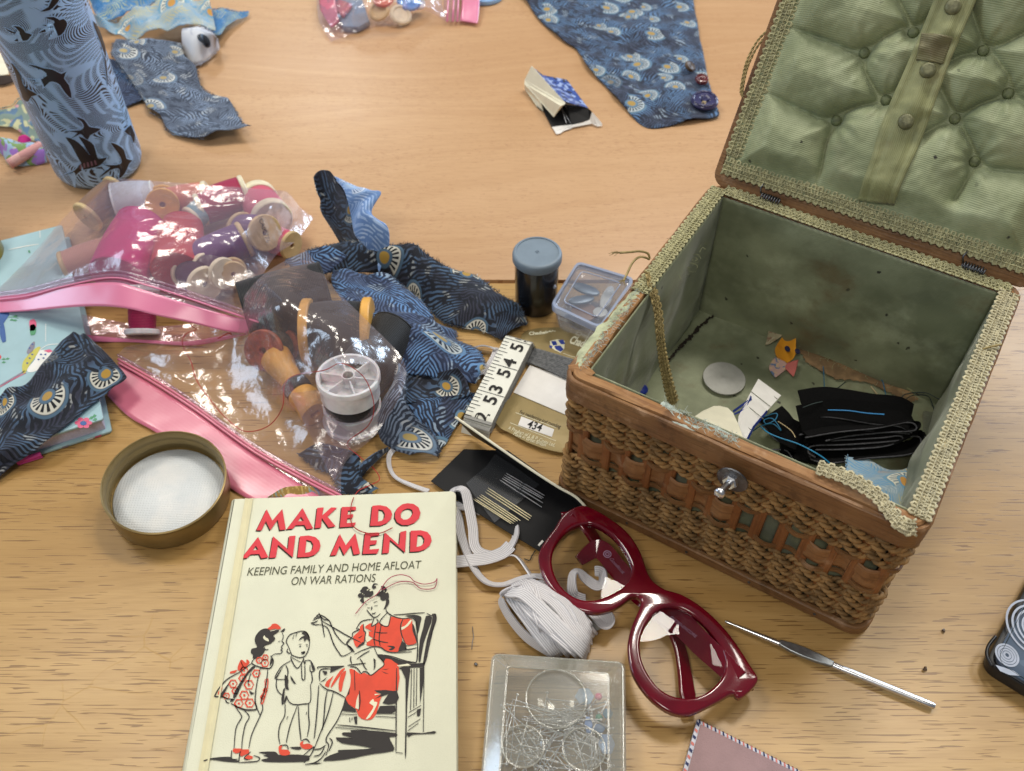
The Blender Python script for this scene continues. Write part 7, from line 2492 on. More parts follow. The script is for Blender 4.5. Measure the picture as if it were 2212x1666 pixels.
GR = [(985, 800), (1060, 806), (1150, 846), (1240, 912), (1320, 1000), (1380, 1090), (1410, 1180), (1405, 1250), (1370, 1322), (1290, 1400), (1200, 1444), (1110, 1456), (1010, 1440), (920, 1390), (850, 1310), (800, 1220), (776, 1120), (780, 1030), (815, 940), (870, 860), (930, 815)]
gl = thing('glasses', 'burgundy acetate glasses lying folded across the needle card and elastic bundle', 'glasses', tuple(P(*K17(800, 800), 0)))
gA, gB = P(*K17(300, 400), 0), P(*K17(1300, 1200), 0)
ga = (gB - gA).normalized()


def gpl(x, y, z):
    """Slightly bowed front."""
    d = Vector((x, y, 0)) - (gA + gB) / 2
    s = d.dot(ga)
    return (x, y, z - .9 * s * s)


gout = [tuple(v) for v in inset(ccw(q17(GO, gz0)), -.0007)]
hL, hR = [[tuple(v) for v in inset(ccw(q17(g_, gz0)), .0011)] for g_ in (GL, GR)]
slab([gout, hL, hR], gz0 - .0052, gz0, .0014, gpl, seg=4).build('rim_frame', [M_ACETATE], gl, 60)
for h in (hL, hR):
    big = [tuple(v) for v in inset(ccw(h), -.0004)]
    cx, cy = np.mean(big, 0)
    V, F = [], []
    n_ = len(big)
    rings = [1.0, .8, .55, .3]
    for r_ in rings:
        for x, y in big:
            V.append(gpl(cx + (x - cx) * r_, cy + (y - cy) * r_, gz0 - .0028 + .0006 * (1 - r_ * r_)))
    for i in range(3):
        for j in range(n_):
            j2 = (j + 1) % n_
            F.append((i * n_ + j, i * n_ + j2, i * n_ + n_ + j2, i * n_ + n_ + j))
    F.append(tuple(3 * n_ + j for j in range(n_)))
    MB().add(V, F).build('lens', [M_LENS], gl, 180)


def temple(pts, w, name, th=.0030):
    q = spline([tuple(P(*K17(x, y), z)) for x, y, z in pts], 50)
    ww = np.interp(np.linspace(0, 1, 50), np.linspace(0, 1, len(w)), w)
    T_ = np.gradient(q, axis=0); T_ /= np.linalg.norm(T_, axis=1)[:, None]
    side = np.cross(T_, [0, 0, 1.0]); side /= np.linalg.norm(side, axis=1)[:, None]
    tilt = side * .85 + np.array([0, 0, .5])
    V, F, UV = ribbon(q, [tuple(v) for v in tilt], ww, th)
    return MB().add(V, F, 0, UV).build(name, [M_ACETATE], gl, 40, bevel=.0007)


t1 = temple([(1480, 1330, .015), (1380, 1230, .014), (1230, 1090, .0125), (1080, 940, .0115), (940, 830, .0105), (780, 720, .0095), (640, 560, .0085), (540, 440, .0078), (470, 420, .0072), (360, 500, .0060)], [.0100, .0115, .0125, .0130, .0130, .0120, .0110, .0110, .0100, .0060], 'temple')
t2 = temple([(330, 170, .015), (420, 270, .013), (520, 420, .0045), (640, 570, .0040), (760, 740, .0040), (900, 880, .0036), (1010, 990, .0034), (1070, 1120, .0032), (1100, 1280, .0032), (1120, 1430, .0036), (1140, 1570, .0045)], [.0095, .0090, .0085, .0080, .0075, .0070, .0070, .0075, .0085, .0100, .0060], 'temple', .0026)
m = MB()


def on_temple(txt, a, b, size, z, m, **kw):
    pa, pb = P(*K17(*a), z), P(*K17(*b), z)
    ex = (pb - pa); w_ = ex.length; ex.normalize()
    side = ex.cross(Vector((0, 0, 1))).normalized()
    ey = -(side * .85 + Vector((0, 0, .5))); ey = (ey - ex * ey.dot(ex)).normalized()
    put_text(m, txt, size, (pa + pb) / 2 + ex.cross(ey).normalized() * .0004, ex, ey, fit=w_, **kw)


on_temple('GL2293-ENCORE', (1000, 895), (1180, 1035), .0042, .0146, m)
on_temple('Goodlook', (580, 485), (675, 590), .0050, .0112, m)
c = P(*K17(561, 453), .0112)
for r_ in (.0021, .0010):
    lp = [(c.x + r_ * math.cos(a), c.y + r_ * math.sin(a)) for a in np.linspace(0, 2 * math.pi, 17)]
    ink(m, lp, .0005, c.z, taper=False)
m.build('temple_lettering', [plain('silver_foil_ink', C(190, 160, 190), .35, metal=.3)], t1, 0)
for (x, y) in ((290, 150), (1545, 1330)):
    c = P(*K17(x, y), gz0 - .004)
    slab([[(c.x - .004, c.y - .002), (c.x + .004, c.y - .002), (c.x + .004, c.y + .003), (c.x - .004, c.y + .003)]], gz0 - .0088, gz0 - .0056, .0006, gpl).build('hinge', [M_ACETATE], gl, 40)

# ------------------------------------------------------------------ clear pin box
def q16(pts, z):
    return [tuple(P(*K16(x, y), z))[:2] for x, y in pts]


pz = .0205
bxA = np.array(q16([(365, 425)], pz)[0]); bxB = np.array(q16([(1520, 500)], pz)[0])
bx_ = (bxB - bxA); bxl = np.linalg.norm(bx_); bx_ /= bxl; by_ = np.array([bx_[1], -bx_[0]])
PBW, PBH = bxl, .070
# the photo shows the box's own outline widening towards the camera; keep it a true rectangle
box = thing('pin_box', 'clear acrylic box of steel pins with three round wells in its lid', 'pin box', (*(bxA + bx_ * PBW / 2 + by_ * PBH / 2), 0))


def pbx(x, y, z):
    q = bxA + bx_ * x - by_ * y
    return (q[0], q[1], z)


def ring_loft(rects, name, mat, cap_top=False, cap_bot=False, solid=.0008):
    V, F, UV = [], [], []
    n_ = None
    for (d, z, r_) in rects:
        lp = rrect(d, PBW - d, -PBH + d, -d, r_, 5)
        n_ = len(lp)
        V += [pbx(x, y, z) for x, y in lp]; UV += lp
    for i in range(len(rects) - 1):
        for j in range(n_):
            j2 = (j + 1) % n_
            F.append((i * n_ + j, i * n_ + j2, i * n_ + n_ + j2, i * n_ + n_ + j))
    if cap_top:
        F.append(tuple((len(rects) - 1) * n_ + j for j in range(n_)))
    if cap_bot:
        F.append(tuple(range(n_ - 1, -1, -1)))
    return MB().add(V, F, 0, UV).build(name, [mat], box, 40, solid=solid)


ring_loft([(.0010, .0006, .003), (.0008, .004, .003), (.0006, .0135, .003)], 'box_base', M_ACRYL, cap_bot=True)
ring_loft([(-.0006, .0105, .0035), (-.0006, .0150, .0035), (.0012, .0168, .003), (.0075, pz - .0012, .002), (.0080, pz - .0004, .002)], 'lid_bevel', M_RIMACRYL)
blid = ring_loft([(.0081, pz - .0006, .002), (.0083, pz, .002)], 'box_lid', M_ACRYL, cap_top=True)
V, F, UV = tube([pbx(x, y, .0166) for x, y in rrect(.0004, PBW - .0004, -PBH + .0004, -.0004, .003, 5)], .0005, 6, closed=True)
MB().add(V, F, 0, UV).build('lid_edge', [M_RIMACRYL], box, 180)
V, F, UV = tube([pbx(x, y, pz + .0001) for x, y in rrect(.0082, PBW - .0082, -PBH + .0082, -.0082, .002, 5)], .0003, 6, closed=True)
MB().add(V, F, 0, UV).build('lid_edge', [M_RIMACRYL], box, 180)
for (x, y, r_) in ((920, 855, 268), (628, 1275, 186), (1165, 1302, 190)):
    c = P(*K16(x, y), pz + .0004)
    rr = (P(*K16(x + r_, y), pz) - P(*K16(x, y), pz)).length
    V, F, UV = lathe([(rr, -.0004), (rr * 1.0, .0012), (rr * .965, .0018), (rr * .93, .0010), (rr * .64, -.0042), (rr * .60, -.0046), (0, -.0046)], Matrix.Translation(c), 56)
    MB().add(V, F, 0, UV).build('magnifier_well', [M_ACRYL], blid, 40)
    V, F, UV = tube([(c.x + rr * .985 * math.cos(a), c.y + rr * .985 * math.sin(a), c.z + .0013) for a in np.linspace(0, 2 * math.pi, 56, endpoint=False)], .00045, 6, closed=True)
    MB().add(V, F, 0, UV).build('well_rim', [M_RIMACRYL], blid, 180)
V, F, UV = tube([(0, 0, 0), (0, 0, .001), (0, 0, .013), (0, 0, .0255), (0, 0, .027)], [.0001, .0003, .0003, .0003, .0003], 6)
m0 = MB().add(V, F, 0, UV)
V, F, UV = lathe([(0, .0268), (.0008, .0269), (.0008, .0274), (0, .0276)], Matrix.Identity(4), 8)
m0.add(V, F, 0, UV)
pin0 = m0.build('pin', [M_STEEL], None, 60)
rnd = random.Random(3)
n_pin = 0
while n_pin < 100:
    x = rnd.uniform(.004, PBW - .004); y = -(.012 + (PBH - .016) * rnd.random() ** .7)
    a = rnd.uniform(0, 2 * math.pi)
    if n_pin < 26:
        x, y, a = rnd.uniform(.016, .044), -rnd.uniform(.020, .032), rnd.uniform(-.5, .1)
    ex, ey = x + .027 * math.cos(a), y + .027 * math.sin(a)
    if not (.004 < ex < PBW - .004 and -PBH + .004 < ey < -.012):
        continue
    z0, z1 = rnd.uniform(.0020, .0105), rnd.uniform(.0020, .0105)
    o = pin0 if n_pin == 0 else pin0.copy()
    if n_pin:
        COL.objects.link(o)
    n_pin += 1
    p0, p1 = Vector(pbx(x, y, z0)), Vector(pbx(ex, ey, z1))
    o.location = p0
    o.rotation_mode = 'QUATERNION'
    o.rotation_quaternion = (p1 - p0).to_track_quat('Z', 'Y')
    WLOC[o.name] = p0
    tag(o, 'plain steel dressmaking pin loose inside the clear pin box', 'pin', 'steel pins inside the clear pin box')
GB3 = 'coloured pin heads inside the clear pin box'
for (x, y, rx, ry, mat, lab, th) in ((1170, 830, 78, 66, plain('pale_blue_head', C(150, 176, 206), .4), 'pale blue flat pin head beside the large well', .0012), (1205, 1080, 34, 66, plain('sky_blue_head', C(120, 156, 220), .4), 'narrow sky blue pin head below the large well', .0012), (1365, 1250, 70, 78, plain('blue_white_head', C(160, 184, 226), .4), 'broad pale blue pin head at the side of the small well', .0012),
                                     (1300, 1110, 50, 36, plain('dusk_blue_head', C(100, 130, 170), .4), 'dusky blue pin head next to the narrow one', .0012), (1375, 980, 44, 40, plain('teal_head', C(60, 110, 140), .4), 'teal pin head near the box edge', .0012)):
    c = P(*K16(x, y), .009)
    k_ = (P(*K16(x + 1, y), .009) - c).length
    lp = [(c.x + rx * k_ * math.cos(a) * (1 + .06 * math.cos(6 * a)), c.y + ry * k_ * 1.15 * math.sin(a) * (1 + .06 * math.cos(6 * a))) for a in np.linspace(0, 2 * math.pi, 28, endpoint=False)]
    tag(slab([lp], .0082, .0082 + th, .0004).build('flat_pin', [mat], None), lab, 'pin', GB3)
for (x, y, mat, lab) in ((1293, 832, plain('pink_bead', C(206, 70, 120), .3), 'pink bead headed pin beside the pale blue head'), (1298, 1018, plain('green_bead', C(60, 140, 110), .3), 'green bead headed pin under the pink one')):
    c = P(*K16(x, y), .0085)
    V, F, UV = lathe([(.0019 * math.sin(a) if 0 < i < 10 else 0, -.0019 * math.cos(a)) for i, a in enumerate(np.linspace(0, math.pi, 11))], Matrix.Translation(c), 18)
    mb_ = MB().add(V, F, 0, UV)
    e = P(*K16(x - 210, y + 260), .006)
    V, F, UV = tube([c, e], .0003, 6); mb_.add(V, F, 1, UV)
    tag(mb_.build('bead_pin', [mat, M_STEEL], None, 180), lab, 'pin', GB3)

# ------------------------------------------------------------------ crochet hook
def q18(pts, z):
    return [tuple(P(*K18(x, y), z))[:2] for x, y in pts]


h0, h1 = P(*K18(302, 282), .0030), P(*K18(1642, 826), .0030)
ht = np.linspace(0, 1, 60)
hp = [tuple(h0 * (1 - t) + h1 * t) for t in ht]
rad = np.interp(ht, [0, .015, .03, .05, .1, .28, .33, .40, .50, .55, .62, .98, 1.0], [.0006, .0010, .0007, .0008, .0011, .0016, .0017, .0017, .0017, .0017, .0018, .0018, .0014])
hk = thing('crochet_hook', 'thin steel crochet hook with a flattened grip lying below the basket', 'crochet hook', tuple((h0 + h1) / 2 - Vector((0, 0, .003))))
V, F, UV = tube(hp, rad, 14)
MB().add(V, F, 0, UV).build('hook_shaft', [M_STEEL], hk, 60)
hd = (h1 - h0).normalized(); hs = hd.cross(Vector((0, 0, 1)))
gs = np.linspace(.27, .53, 30)
gw = np.interp(gs, [.27, .33, .39, .46, .53], [.0030, .0052, .0058, .0050, .0032])
V, F, UV = ribbon([tuple(h0 * (1 - t) + h1 * t + Vector((0, 0, .0006))) for t in gs], hs, gw, .0026)
MB().add(V, F, 0, UV).build('thumb_grip', [plain('brushed_steel', C(150, 156, 160), .35, metal=.9, vs=400)], hk, 40, bevel=.0005)

# ------------------------------------------------------------------ phone in its case
ph = thing('phone', 'phone in a black case with a slate swirl printed cover at the table edge', 'phone', tuple(P(2200, 1450, 0)))
body = round_poly(q18([(1915, 590), (2280, -80), (2700, 200), (2420, 900)], .001), .009, 8)
slab([body], .0006, .0100, .0022).build('phone_case', [plain('black_case', C(22, 24, 28), .42, var=.1)], ph, 40)
cv_ = round_poly(q18([(2010, 545), (2320, -60), (2700, 190), (2420, 800)], .0125), .008, 8)
pcov = slab([cv_], .0104, .0132, .0009).build('phone_cover', [mottled('slate_cover', [C(64, 82, 104), C(82, 100, 120), C(52, 66, 86)], 90, .5)], ph, 40)
m = MB()
for (x, y, rs) in ((2105, 497, (18, 34, 50, 66)), (2300, 330, (60, 90, 120, 150, 185))):
    c = P(*K18(x, y), .0136)
    k_ = (P(*K18(x + 1, y), .0136) - c).length
    for r_ in rs:
        lp = [(c.x + r_ * k_ * math.cos(a), c.y + r_ * k_ * 1.1 * math.sin(a)) for a in np.linspace(0, 2 * math.pi, 40)]
        ink(m, lp, .0011, .0135, taper=False)
flat([[q18([(2030, 560), (2080, 575), (2150, 600), (2190, 630), (2120, 625), (2060, 600)], .0135)]], .0135, m)
m.build('swirl_print', [plain('pale_swirl_ink', C(172, 180, 196), .5)], pcov, 0)
st = inset(ccw(cv_), .0014)
V, F, UV = tube([(x, y, .0134) for x, y in st], .00022, 4, closed=True)
MB().add(V, F, 0, UV).build('stitch_thread', [M_DARKTHREAD], pcov, 180)
V, F, UV = tube(spline([tuple(P(*K18(x, y), .0108)) for x, y in ((2030, 380), (1985, 440), (1975, 500), (2010, 570))], 20), .0009, 6)
MB().add(V, F, 0, UV).build('case_lip', [plain('black_case_lip', C(20, 20, 24), .4)], ph, 180)

# ------------------------------------------------------------------ cloth covered needle book at the lower edge
nb = thing('needle_book', 'small mauve felt book with a white piped edge of navy and coral dashes', 'needle book', tuple(P(1600, 1650, 0)))
NBZ = .0075
ol = q18([(125, 905), (800, 1245), (1400, 1560), (900, 2100), (-150, 1900)], NBZ)
slab([ol], .0005, NBZ, .0006).build('cover', [plain('printed_cotton_edge', C(206, 208, 218), .75, bump=.3, bs=1800)], nb, 40)
slab([[tuple(v) for v in inset(ccw(ol), .0022)]], NBZ, NBZ + .0012, .0003).build('felt_leaf', [plain('mauve_felt', C(158, 130, 130), .95, var=.08, vs=60, bump=.5, bs=1200, sheen=.2)], nb, 40)
m = MB()
e0, e1, e2 = P(*K18(125, 905), NBZ), P(*K18(800, 1245), NBZ), P(*K18(-150, 1900), NBZ)
rnd = random.Random(2)
for (A_, B_, nn_) in ((e0, e1, 26), (e0, e2, 22)):
    d = (B_ - A_).normalized(); l_ = (B_ - A_).length
    inn = Vector((-d.y, d.x, 0))
    if (Vector((*np.mean(ol, 0), 0)) - A_).dot(inn) < 0:
        inn = -inn
    for k in range(nn_):
        s = l_ * (k + .4) / nn_
        w_ = l_ / nn_ * .42
        p0 = A_ + d * s + inn * .0002
        m.add([tuple(p0 + Vector((0, 0, .0003))), tuple(p0 + d * w_ + Vector((0, 0, .0003))), tuple(p0 + d * (w_ + .0008) + inn * .0016 + Vector((0, 0, .0003))), tuple(p0 + d * .0008 + inn * .0016 + Vector((0, 0, .0003)))], [(0, 1, 2, 3)], k % 2)
        o_ = -inn * .0006
        p0 = A_ + d * s + o_
        m.add([tuple(p0 + Vector((0, 0, -.0008))), tuple(p0 + d * w_ + Vector((0, 0, -.0008))), tuple(p0 + d * w_ + Vector((0, 0, -.0045))), tuple(p0 + Vector((0, 0, -.0045)))], [(0, 1, 2, 3)], k % 2)
m.build('dash_print', [plain('navy_print', C(40, 48, 92), .7), plain('coral_print', C(206, 120, 110), .7)], nb, 0)

# ------------------------------------------------------------------ folded needle packet on the far table
pk = thing('needle_packet', 'torn needle packet with a raised white flap and a black and blue inside', 'packet', tuple(P(1215, 225, 0)))


def q3(pts):
    return [tuple(P(*K3(x, y), z)) for x, y, z in pts]


def sheet(pts, F, name, mats, mi=None, solid=.0006):
    b = MB()
    b.add(pts, F, 0, [(p[0], p[1]) for p in pts])
    if mi:
        b.m = mi
    return b.build(name, mats, pk, 0, solid=solid)


sheet(q3([(238, 528, .022), (505, 822, .020), (498, 838, .0195), (470, 850, .0190), (415, 938, .0060), (182, 672, .0080), (184, 640, .0095)]), [(0, 6, 5, 4, 3, 2, 1)], 'white_flap', [M_CREAMCARD])
sheet(q3([(184, 712, .0012), (240, 760, .0012), (285, 860, .0012), (330, 890, .0012), (400, 1020, .0012), (560, 1000, .0012), (700, 920, .0015), (640, 850, .0014), (500, 840, .004), (420, 760, .006)]), [(0, 1, 2, 3, 4, 5, 6, 7, 8, 9)], 'black_inside', [M_BLACKCARD])
sheet(q3([(250, 545, .020), (330, 605, .016), (518, 640, .010), (690, 870, .006), (640, 855, .012), (560, 830, .016), (508, 822, .0195)]), [(0, 6, 5, 4, 3, 2, 1)], 'blue_cover', [mottled('blue_packet_print', [C(48, 76, 150), C(30, 34, 60), C(150, 170, 214)], 160, .4)])
fr = q3([(400, 1018, .0014), (470, 1008, .0016), (560, 1000, .002), (640, 985, .003), (700, 960, .004), (720, 895, .010), (770, 950, .006), (802, 990, .003), (800, 1008, .0016), (765, 1012, .0016), (720, 990, .002), (640, 995, .0018), (600, 990, .0016), (555, 1030, .0013), (490, 1050, .0012), (470, 1068, .0011), (436, 1076, .0011), (420, 1050, .0012)])
sheet(fr, [(0, 1, 2, 3, 4, 10, 11, 12, 13, 14, 15, 16, 17), (4, 5, 6, 7, 8, 9, 10)], 'torn_edge', [M_WHITECARD])
sheet(q3([(640, 850, .012), (690, 868, .010), (722, 896, .010), (700, 960, .004), (560, 1000, .0022), (520, 860, .010)]), [(0, 5, 4, 3, 2, 1)], 'black_flap', [M_BLACKCARD])
sheet(q3([(182, 675, .0080), (184, 712, .0012), (285, 860, .0012), (330, 890, .0012), (310, 820, .006)]), [(0, 1, 2, 3, 4)], 'white_side', [M_CREAMCARD])
for (a, b) in (((470, 850), (550, 990)), ((480, 880), (515, 985)), ((505, 850), (530, 880))):
    V, F, UV = tube([tuple(P(*K3(*a), .0095)), tuple(P(*K3(*b), .0055))], .0004, 6)
    tag(MB().add(V, F, 0, UV).build('needle', [M_STEEL_DULL]), 'loose steel needle inside the torn packet', 'needle', 'needles inside the torn packet')

# ------------------------------------------------------------------ things inside the basket
o = thing('disc', 'flat grey metal disc lying on the basket floor', 'disc', tuple(P(*K11(1375, 220), .0065)))
c = P(*K11(1375, 220), .0075)
rr = (P(*K11(1545, 220), .0075) - P(*K11(1205, 220), .0075)).length / 2
V, F, UV = lathe([(0, 0), (rr * .98, 0), (rr, .0004), (rr, .0010), (rr * .985, .0014), (.0012, .0014), (.0006, .0019), (0, .0020)], axisM(c - Vector((0, 0, .0006)), (.02, -.03, 1)), 64)
MB().add(V, F, 0, UV).build('disc_plate', [plain('zinc_disc', C(156, 156, 150), .55, metal=.25, var=.1, bump=.15, bs=600)], o, 40)
c = P(*K11(710, 314), .0075)
b = thing('button', 'tiny royal blue button in the corner of the basket floor', 'button', tuple(c))
V, F, UV = lathe([(0, 0), (.0036, 0), (.0042, .0008), (.0042, .0022), (.0036, .0028), (.0026, .0022), (0, .0022)], axisM(c, (.1, -.2, 1)), 28)
MB().add(V, F, 0, UV).build('button_disc', [plain('royal_blue', C(30, 50, 140), .35)], b, 40)
slip = thing('paper_slip', 'white lined paper slip with blue pen lines standing inside the basket front', 'paper', tuple(P(*K11(1600, 400), .01)))


def q11(pts):
    return [tuple(P(*K11(x, y), z)) for x, y, z in pts]


s_ = MB()
pp = q11([(1648, 222, .020), (1830, 355, .018), (1720, 475, .020), (1610, 610, .030), (1545, 740, .040), (1470, 720, .040), (1490, 520, .030), (1575, 350, .024)])
s_.add(pp, [(0, 7, 6, 5, 4, 3, 2, 1)], 0)
s_.build('paper', [M_WHITECARD], slip, 0, solid=.0004)
m = MB()


def lineon(pa, pb, w, mi):
    pa, pb = Vector(pa), Vector(pb)
    d = (pb - pa).normalized(); s = d.cross(Vector((.3, -.7, .6))).normalized() * w
    up_ = Vector((0, -.0002, .0005))
    m.add([tuple(pa - s + up_), tuple(pb - s + up_), tuple(pb + s + up_), tuple(pa + s + up_)], [(0, 1, 2, 3)], mi)


for (a, b, w, mi) in (((1630, 250, .0200), (1800, 385, .0188), .00022, 1), ((1590, 325, .0236), (1745, 445, .0200), .00022, 1), ((1550, 430, .0268), (1690, 545, .0262), .00022, 1), ((1500, 560, .0315), (1600, 640, .0320), .00022, 1),
                      ((1590, 360, .0240), (1560, 440, .0270), .0007, 0), ((1595, 380, .0245), (1500, 490, .0290), .0008, 0), ((1565, 400, .0258), (1445, 485, .0295), .0008, 0), ((1560, 460, .0275), (1455, 505, .0300), .0006, 0),
                      ((1718, 480, .0204), (1610, 608, .0302), .0009, 0), ((1610, 608, .0302), (1545, 735, .0400), .0010, 0)):
    lineon(q11([a])[0], q11([b])[0], w, mi)
m.build('pen_marking', [M_INKBLUE, M_INKGREY], slip, 0)
rnd_sl = thing('paper_slip', 'rounded cream paper piece leaning against the torn padding inside the front rim', 'paper', tuple(P(*K11(1300, 560), .02)))
s_ = MB()
pp = q11([(1110, 545, .050), (1200, 480, .040), (1290, 440, .034), (1340, 438, .032), (1405, 455, .032), (1445, 495, .034), (1490, 590, .040), (1525, 690, .046), (1480, 780, .050), (1250, 700, .056)])
s_.add(pp, [tuple(range(9, -1, -1))], 0)
s_.build('paper', [M_CREAMCARD], rnd_sl, 0, solid=.0004)
# scraps of bright cloth
GC = 'cloth snippets on the basket floor'
M_OCHRE = mottled('ochre_cotton', [C(214, 146, 30), C(206, 132, 24)], 50)
ochre = scrap('fabric_scrap', 'curled ochre cotton snippet with navy spots on the basket floor', M_OCHRE, K9, [(1905, 1310, .016), (1840, 1390, .012), (1785, 1480, .010), (1800, 1550, .009), (1850, 1580, .009)], [(1910, 1305, .018), (1945, 1380, .016), (1950, 1450, .014), (1945, 1530, .011), (1920, 1570, .009)], GC, nu=30, nv=14, wr=.0008, bulge=lambda t, s: -.003 * math.sin(math.pi * s))
m = MB()
for (x, y, r_, z) in ((1880, 1490, 22, .0128), (1960, 1510, 20, .0132)):
    c = P(*K9(x, y), z)
    k_ = (P(*K9(x + 1, y), z) - c).length
    lp = [(c.x + r_ * k_ * math.cos(a), c.y + 1.5 * r_ * k_ * math.sin(a)) for a in np.linspace(0, 2 * math.pi, 16, endpoint=False)]
    flat([[lp]], z + .0006, m)
m.build('spot_print', [plain('navy_spot', C(30, 34, 70), .7)], ochre, 0)
scrap('fabric_scrap', 'pale crazed print snippet beside the ochre one', mottled('crazed_print', [C(172, 160, 130), C(150, 120, 96), C(190, 180, 150)], 260), K9, [(1735, 1308, .012), (1720, 1390, .009), (1705, 1452, .0085)], [(1895, 1290, .016), (1850, 1370, .014), (1740, 1445, .009)], GC, nu=20, nv=12, wr=.0008)
scrap('fabric_scrap', 'slate blue print corner behind the ochre snippet', mottled('slate_print', [C(96, 106, 126), C(130, 140, 156)], 300), K9, [(1820, 1305, .014), (1870, 1340, .014)], [(1890, 1288, .018), (1895, 1310, .018)], GC, nu=8, nv=8, wr=.0004)
scrap('fabric_scrap', 'pink and blue floral snippet under the ochre one', mottled('rosy_print', [C(196, 160, 150), C(100, 124, 156), C(206, 176, 140)], 230), K9, [(1785, 1550, .010), (1745, 1600, .009), (1735, 1650, .008), (1780, 1712, .0075)], [(1860, 1590, .010), (1880, 1610, .009), (1870, 1650, .008), (1790, 1714, .0075)], GC, nu=16, nv=10, wr=.0006)
scrap('fabric_scrap', 'coral pink snippet corner next to the floral one', plain('coral_cotton', C(196, 106, 98), .75), K9, [(1880, 1600, .010), (1865, 1640, .009), (1925, 1705, .0075)], [(1970, 1570, .010), (1955, 1640, .009), (1932, 1706, .0075)], GC, nu=14, nv=10, wr=.0006)
scrap('fabric_scrap', 'blue and ivory feather print cloth in the basket corner by the braid', M_PEA_PALE, K12, [(800, 740, .016), (790, 830, .018), (770, 920, .020), (980, 1000, .022), (1190, 1180, .020), (1290, 1250, .014)], [(930, 740, .012), (1120, 850, .009), (1290, 840, .009), (1420, 760, .009), (1460, 800, .010), (1440, 1000, .012)], GC, nu=50, nv=30, wr=.0014, seed=12.0, fray=2)
# folded roll of black hook tape
vt = thing('hook_tape', 'folded wad of black hook tape with lint and blue threads inside the basket', 'hook tape', tuple(P(*K12(850, 560), .008)))


def vband(pts, w, wv, name, n=90):
    q = spline([tuple(P(*K12(x, y), z)) for x, y, z in pts], n)
    V, F, UV = ribbon(q, wv, w, .0016)
    o = MB().add(V, F, 0, UV).build(name, [M_VELCRO], vt, 40)
    V, F, UV = tube(q - np.array(tuple(wv.normalized())) * (w / 2 + .0002), .00055, 5)  # lighter grey tube paints a highlight along the front fold edge
    MB().add(V, F, 0, UV).build('edge_highlight', [M_EDGE_HI], o, 180)
    return o


M_EDGE_HI = plain('edge_highlight_grey', C(66, 66, 70), .9, var=.4, vs=600)
WV = Vector((.12, .85, -.42))
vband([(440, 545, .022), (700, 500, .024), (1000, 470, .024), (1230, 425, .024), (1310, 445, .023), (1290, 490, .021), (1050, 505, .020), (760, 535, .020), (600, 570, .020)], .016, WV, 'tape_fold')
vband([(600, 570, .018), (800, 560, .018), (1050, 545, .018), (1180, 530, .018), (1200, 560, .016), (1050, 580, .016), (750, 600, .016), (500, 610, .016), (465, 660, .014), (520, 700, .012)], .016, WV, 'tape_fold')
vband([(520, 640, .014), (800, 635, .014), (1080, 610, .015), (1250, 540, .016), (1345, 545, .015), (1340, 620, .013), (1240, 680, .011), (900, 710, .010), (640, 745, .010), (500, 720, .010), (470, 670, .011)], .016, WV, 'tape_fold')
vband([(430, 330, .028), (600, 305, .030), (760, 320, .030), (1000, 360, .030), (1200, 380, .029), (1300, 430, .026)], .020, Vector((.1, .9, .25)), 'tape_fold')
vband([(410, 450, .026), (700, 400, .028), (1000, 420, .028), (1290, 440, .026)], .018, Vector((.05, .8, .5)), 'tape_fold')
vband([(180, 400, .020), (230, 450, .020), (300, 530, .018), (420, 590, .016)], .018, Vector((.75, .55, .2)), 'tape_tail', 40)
vband([(260, 620, .014), (400, 620, .012), (460, 700, .010), (440, 780, .009)], .020, Vector((.8, .5, .2)), 'tape_tail', 40)
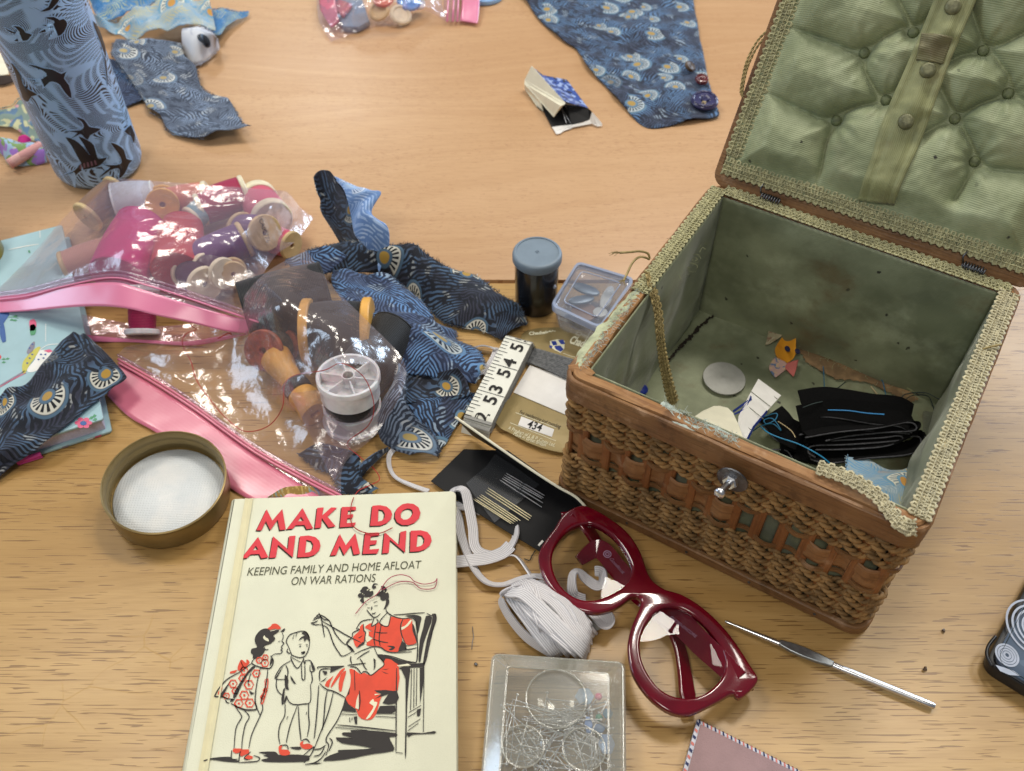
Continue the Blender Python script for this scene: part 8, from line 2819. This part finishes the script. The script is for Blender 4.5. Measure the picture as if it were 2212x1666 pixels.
for nm, pts, r_, mat, lab in (('thread', [(90, 440, .018), (200, 400, .026), (235, 405, .027), (215, 450, .026), (150, 480, .024), (130, 450, .023), (200, 440, .026), (265, 535, .024), (200, 480, .024), (100, 500, .018), (40, 540, .012)], .00035, M_TEALTHREAD, 'tangled teal thread on the tail of the hook tape'),
                              ('thread', [(100, 500, .018), (160, 550, .024), (250, 590, .024), (400, 640, .024), (520, 700, .026), (600, 750, .030), (665, 805, .038)], .00045, plain('bright_teal_thread', C(40, 130, 176), .5), 'long teal thread trailing over the hook tape to the front rim'),
                              ('thread', [(440, 350, .033), (520, 320, .034), (600, 300, .032), (640, 270, .022), (700, 210, .012), (780, 145, .009)], .00035, M_DARKTHREAD, 'dark thread sprouting from the far side of the hook tape'),
                              ('thread', [(600, 305, .031), (612, 240, .014), (608, 100, .009), (602, 20, .009)], .00030, M_TEALTHREAD, 'straight teal thread on the basket floor beyond the hook tape'),
                              ('thread', [(900, -20, .009), (1000, 60, .009), (1070, 130, .009), (1095, 210, .009), (1105, 280, .010)], .00030, M_TEALTHREAD, 'curved teal thread near the torn brown board'),
                              ('thread', [(1215, 360, .009), (1225, 280, .010), (1270, 240, .012), (1420, 232, .014), (1560, 290, .022), (1660, 235, .036)], .00035, M_DARKTHREAD, 'dark thread looping up to the braid'),
                              ('thread', [(1250, 355, .009), (1260, 290, .009), (1330, 250, .009), (1440, 260, .010), (1480, 340, .010), (1490, 380, .010)], .00030, M_DARKTHREAD, 'second dark thread on the basket floor'),
                              ('thread', [(985, 180, .009), (1030, 240, .009), (1100, 330, .012)], .00050, M_PALETHREAD, 'short twisted cream thread behind the hook tape'),
                              ('thread', [(1300, 690, .012), (1340, 660, .011), (1420, 680, .010), (1470, 720, .010), (1420, 760, .010), (1340, 740, .011)], .00035, M_PALETHREAD, 'pale thread loop next to the hook tape'),
                              ('thread', [(640, 370, .0345), (800, 375, .0345), (950, 395, .0340), (1090, 405, .0335)], .00040, plain('mid_blue_thread', C(50, 130, 190), .5), 'blue thread lying along the top of the hook tape'),
                              ('thread', [(240, 460, .026), (300, 500, .024), (350, 540, .024), (380, 590, .022)], .00030, M_PALETHREAD, 'pale thread on the hook tape tail')):
    thread(nm, lab, K12, pts, r_, mat, n=60, group='loose threads inside the basket')
o = slab([rrect(*[0, .014, 0, .030], .003)], 0, .0006, .0002, lambda x, y, z: tuple(P(*K12(1400, 640), .009) + Vector((x * .8 + y * .25, y * .9 - x * .3, z)))).build('plastic_tag', [M_TAPE], None)
tag(o, 'clear plastic tag on the basket floor beside the hook tape', 'tag')

# ------------------------------------------------------------------ crumbs and bits on the front table
GD = 'crumbs on the oak table'
for (u, v, r_, mat, lab) in ((2037, 1363, .0011, M_BUTTONBROWN, 'dark crumb beside the basket corner'), (1998, 1446, .0013, M_BUTTONBROWN, 'brown chip between the crochet hook and the phone'), (1028, 1435, .0010, M_STEEL_DULL, 'grey fluff between book and pin box')):
    c = P(u, v, .0004)
    rnd = random.Random(u)
    V, F, UV = lathe([(0, 0), (r_ * .8, .0002), (r_, r_ * .5), (r_ * .5, r_ * .9), (0, r_)], Matrix.Translation(c), 7)
    V = [tuple(Vector(p) + Vector((rnd.uniform(-.4, .4) * r_, rnd.uniform(-.4, .4) * r_, 0))) for p in V]
    tag(MB().add(V, F, 0, UV).build('crumb', [mat], None, 0), lab, 'crumb', GD)
thread('thread', 'fine grey hair like thread between the book and the pin box', K16, [(183, 215, .0006), (186, 260, .0008), (192, 310, .0008), (182, 350, .0008), (177, 415, .0006)], .00018, M_STEEL_DULL, n=30)
thread('thread', 'short dark wisp under the needle card corner', K15, [(800, 730, .001), (775, 770, .001), (760, 800, .001), (720, 790, .001)], .0003, M_DARKTHREAD, n=24)
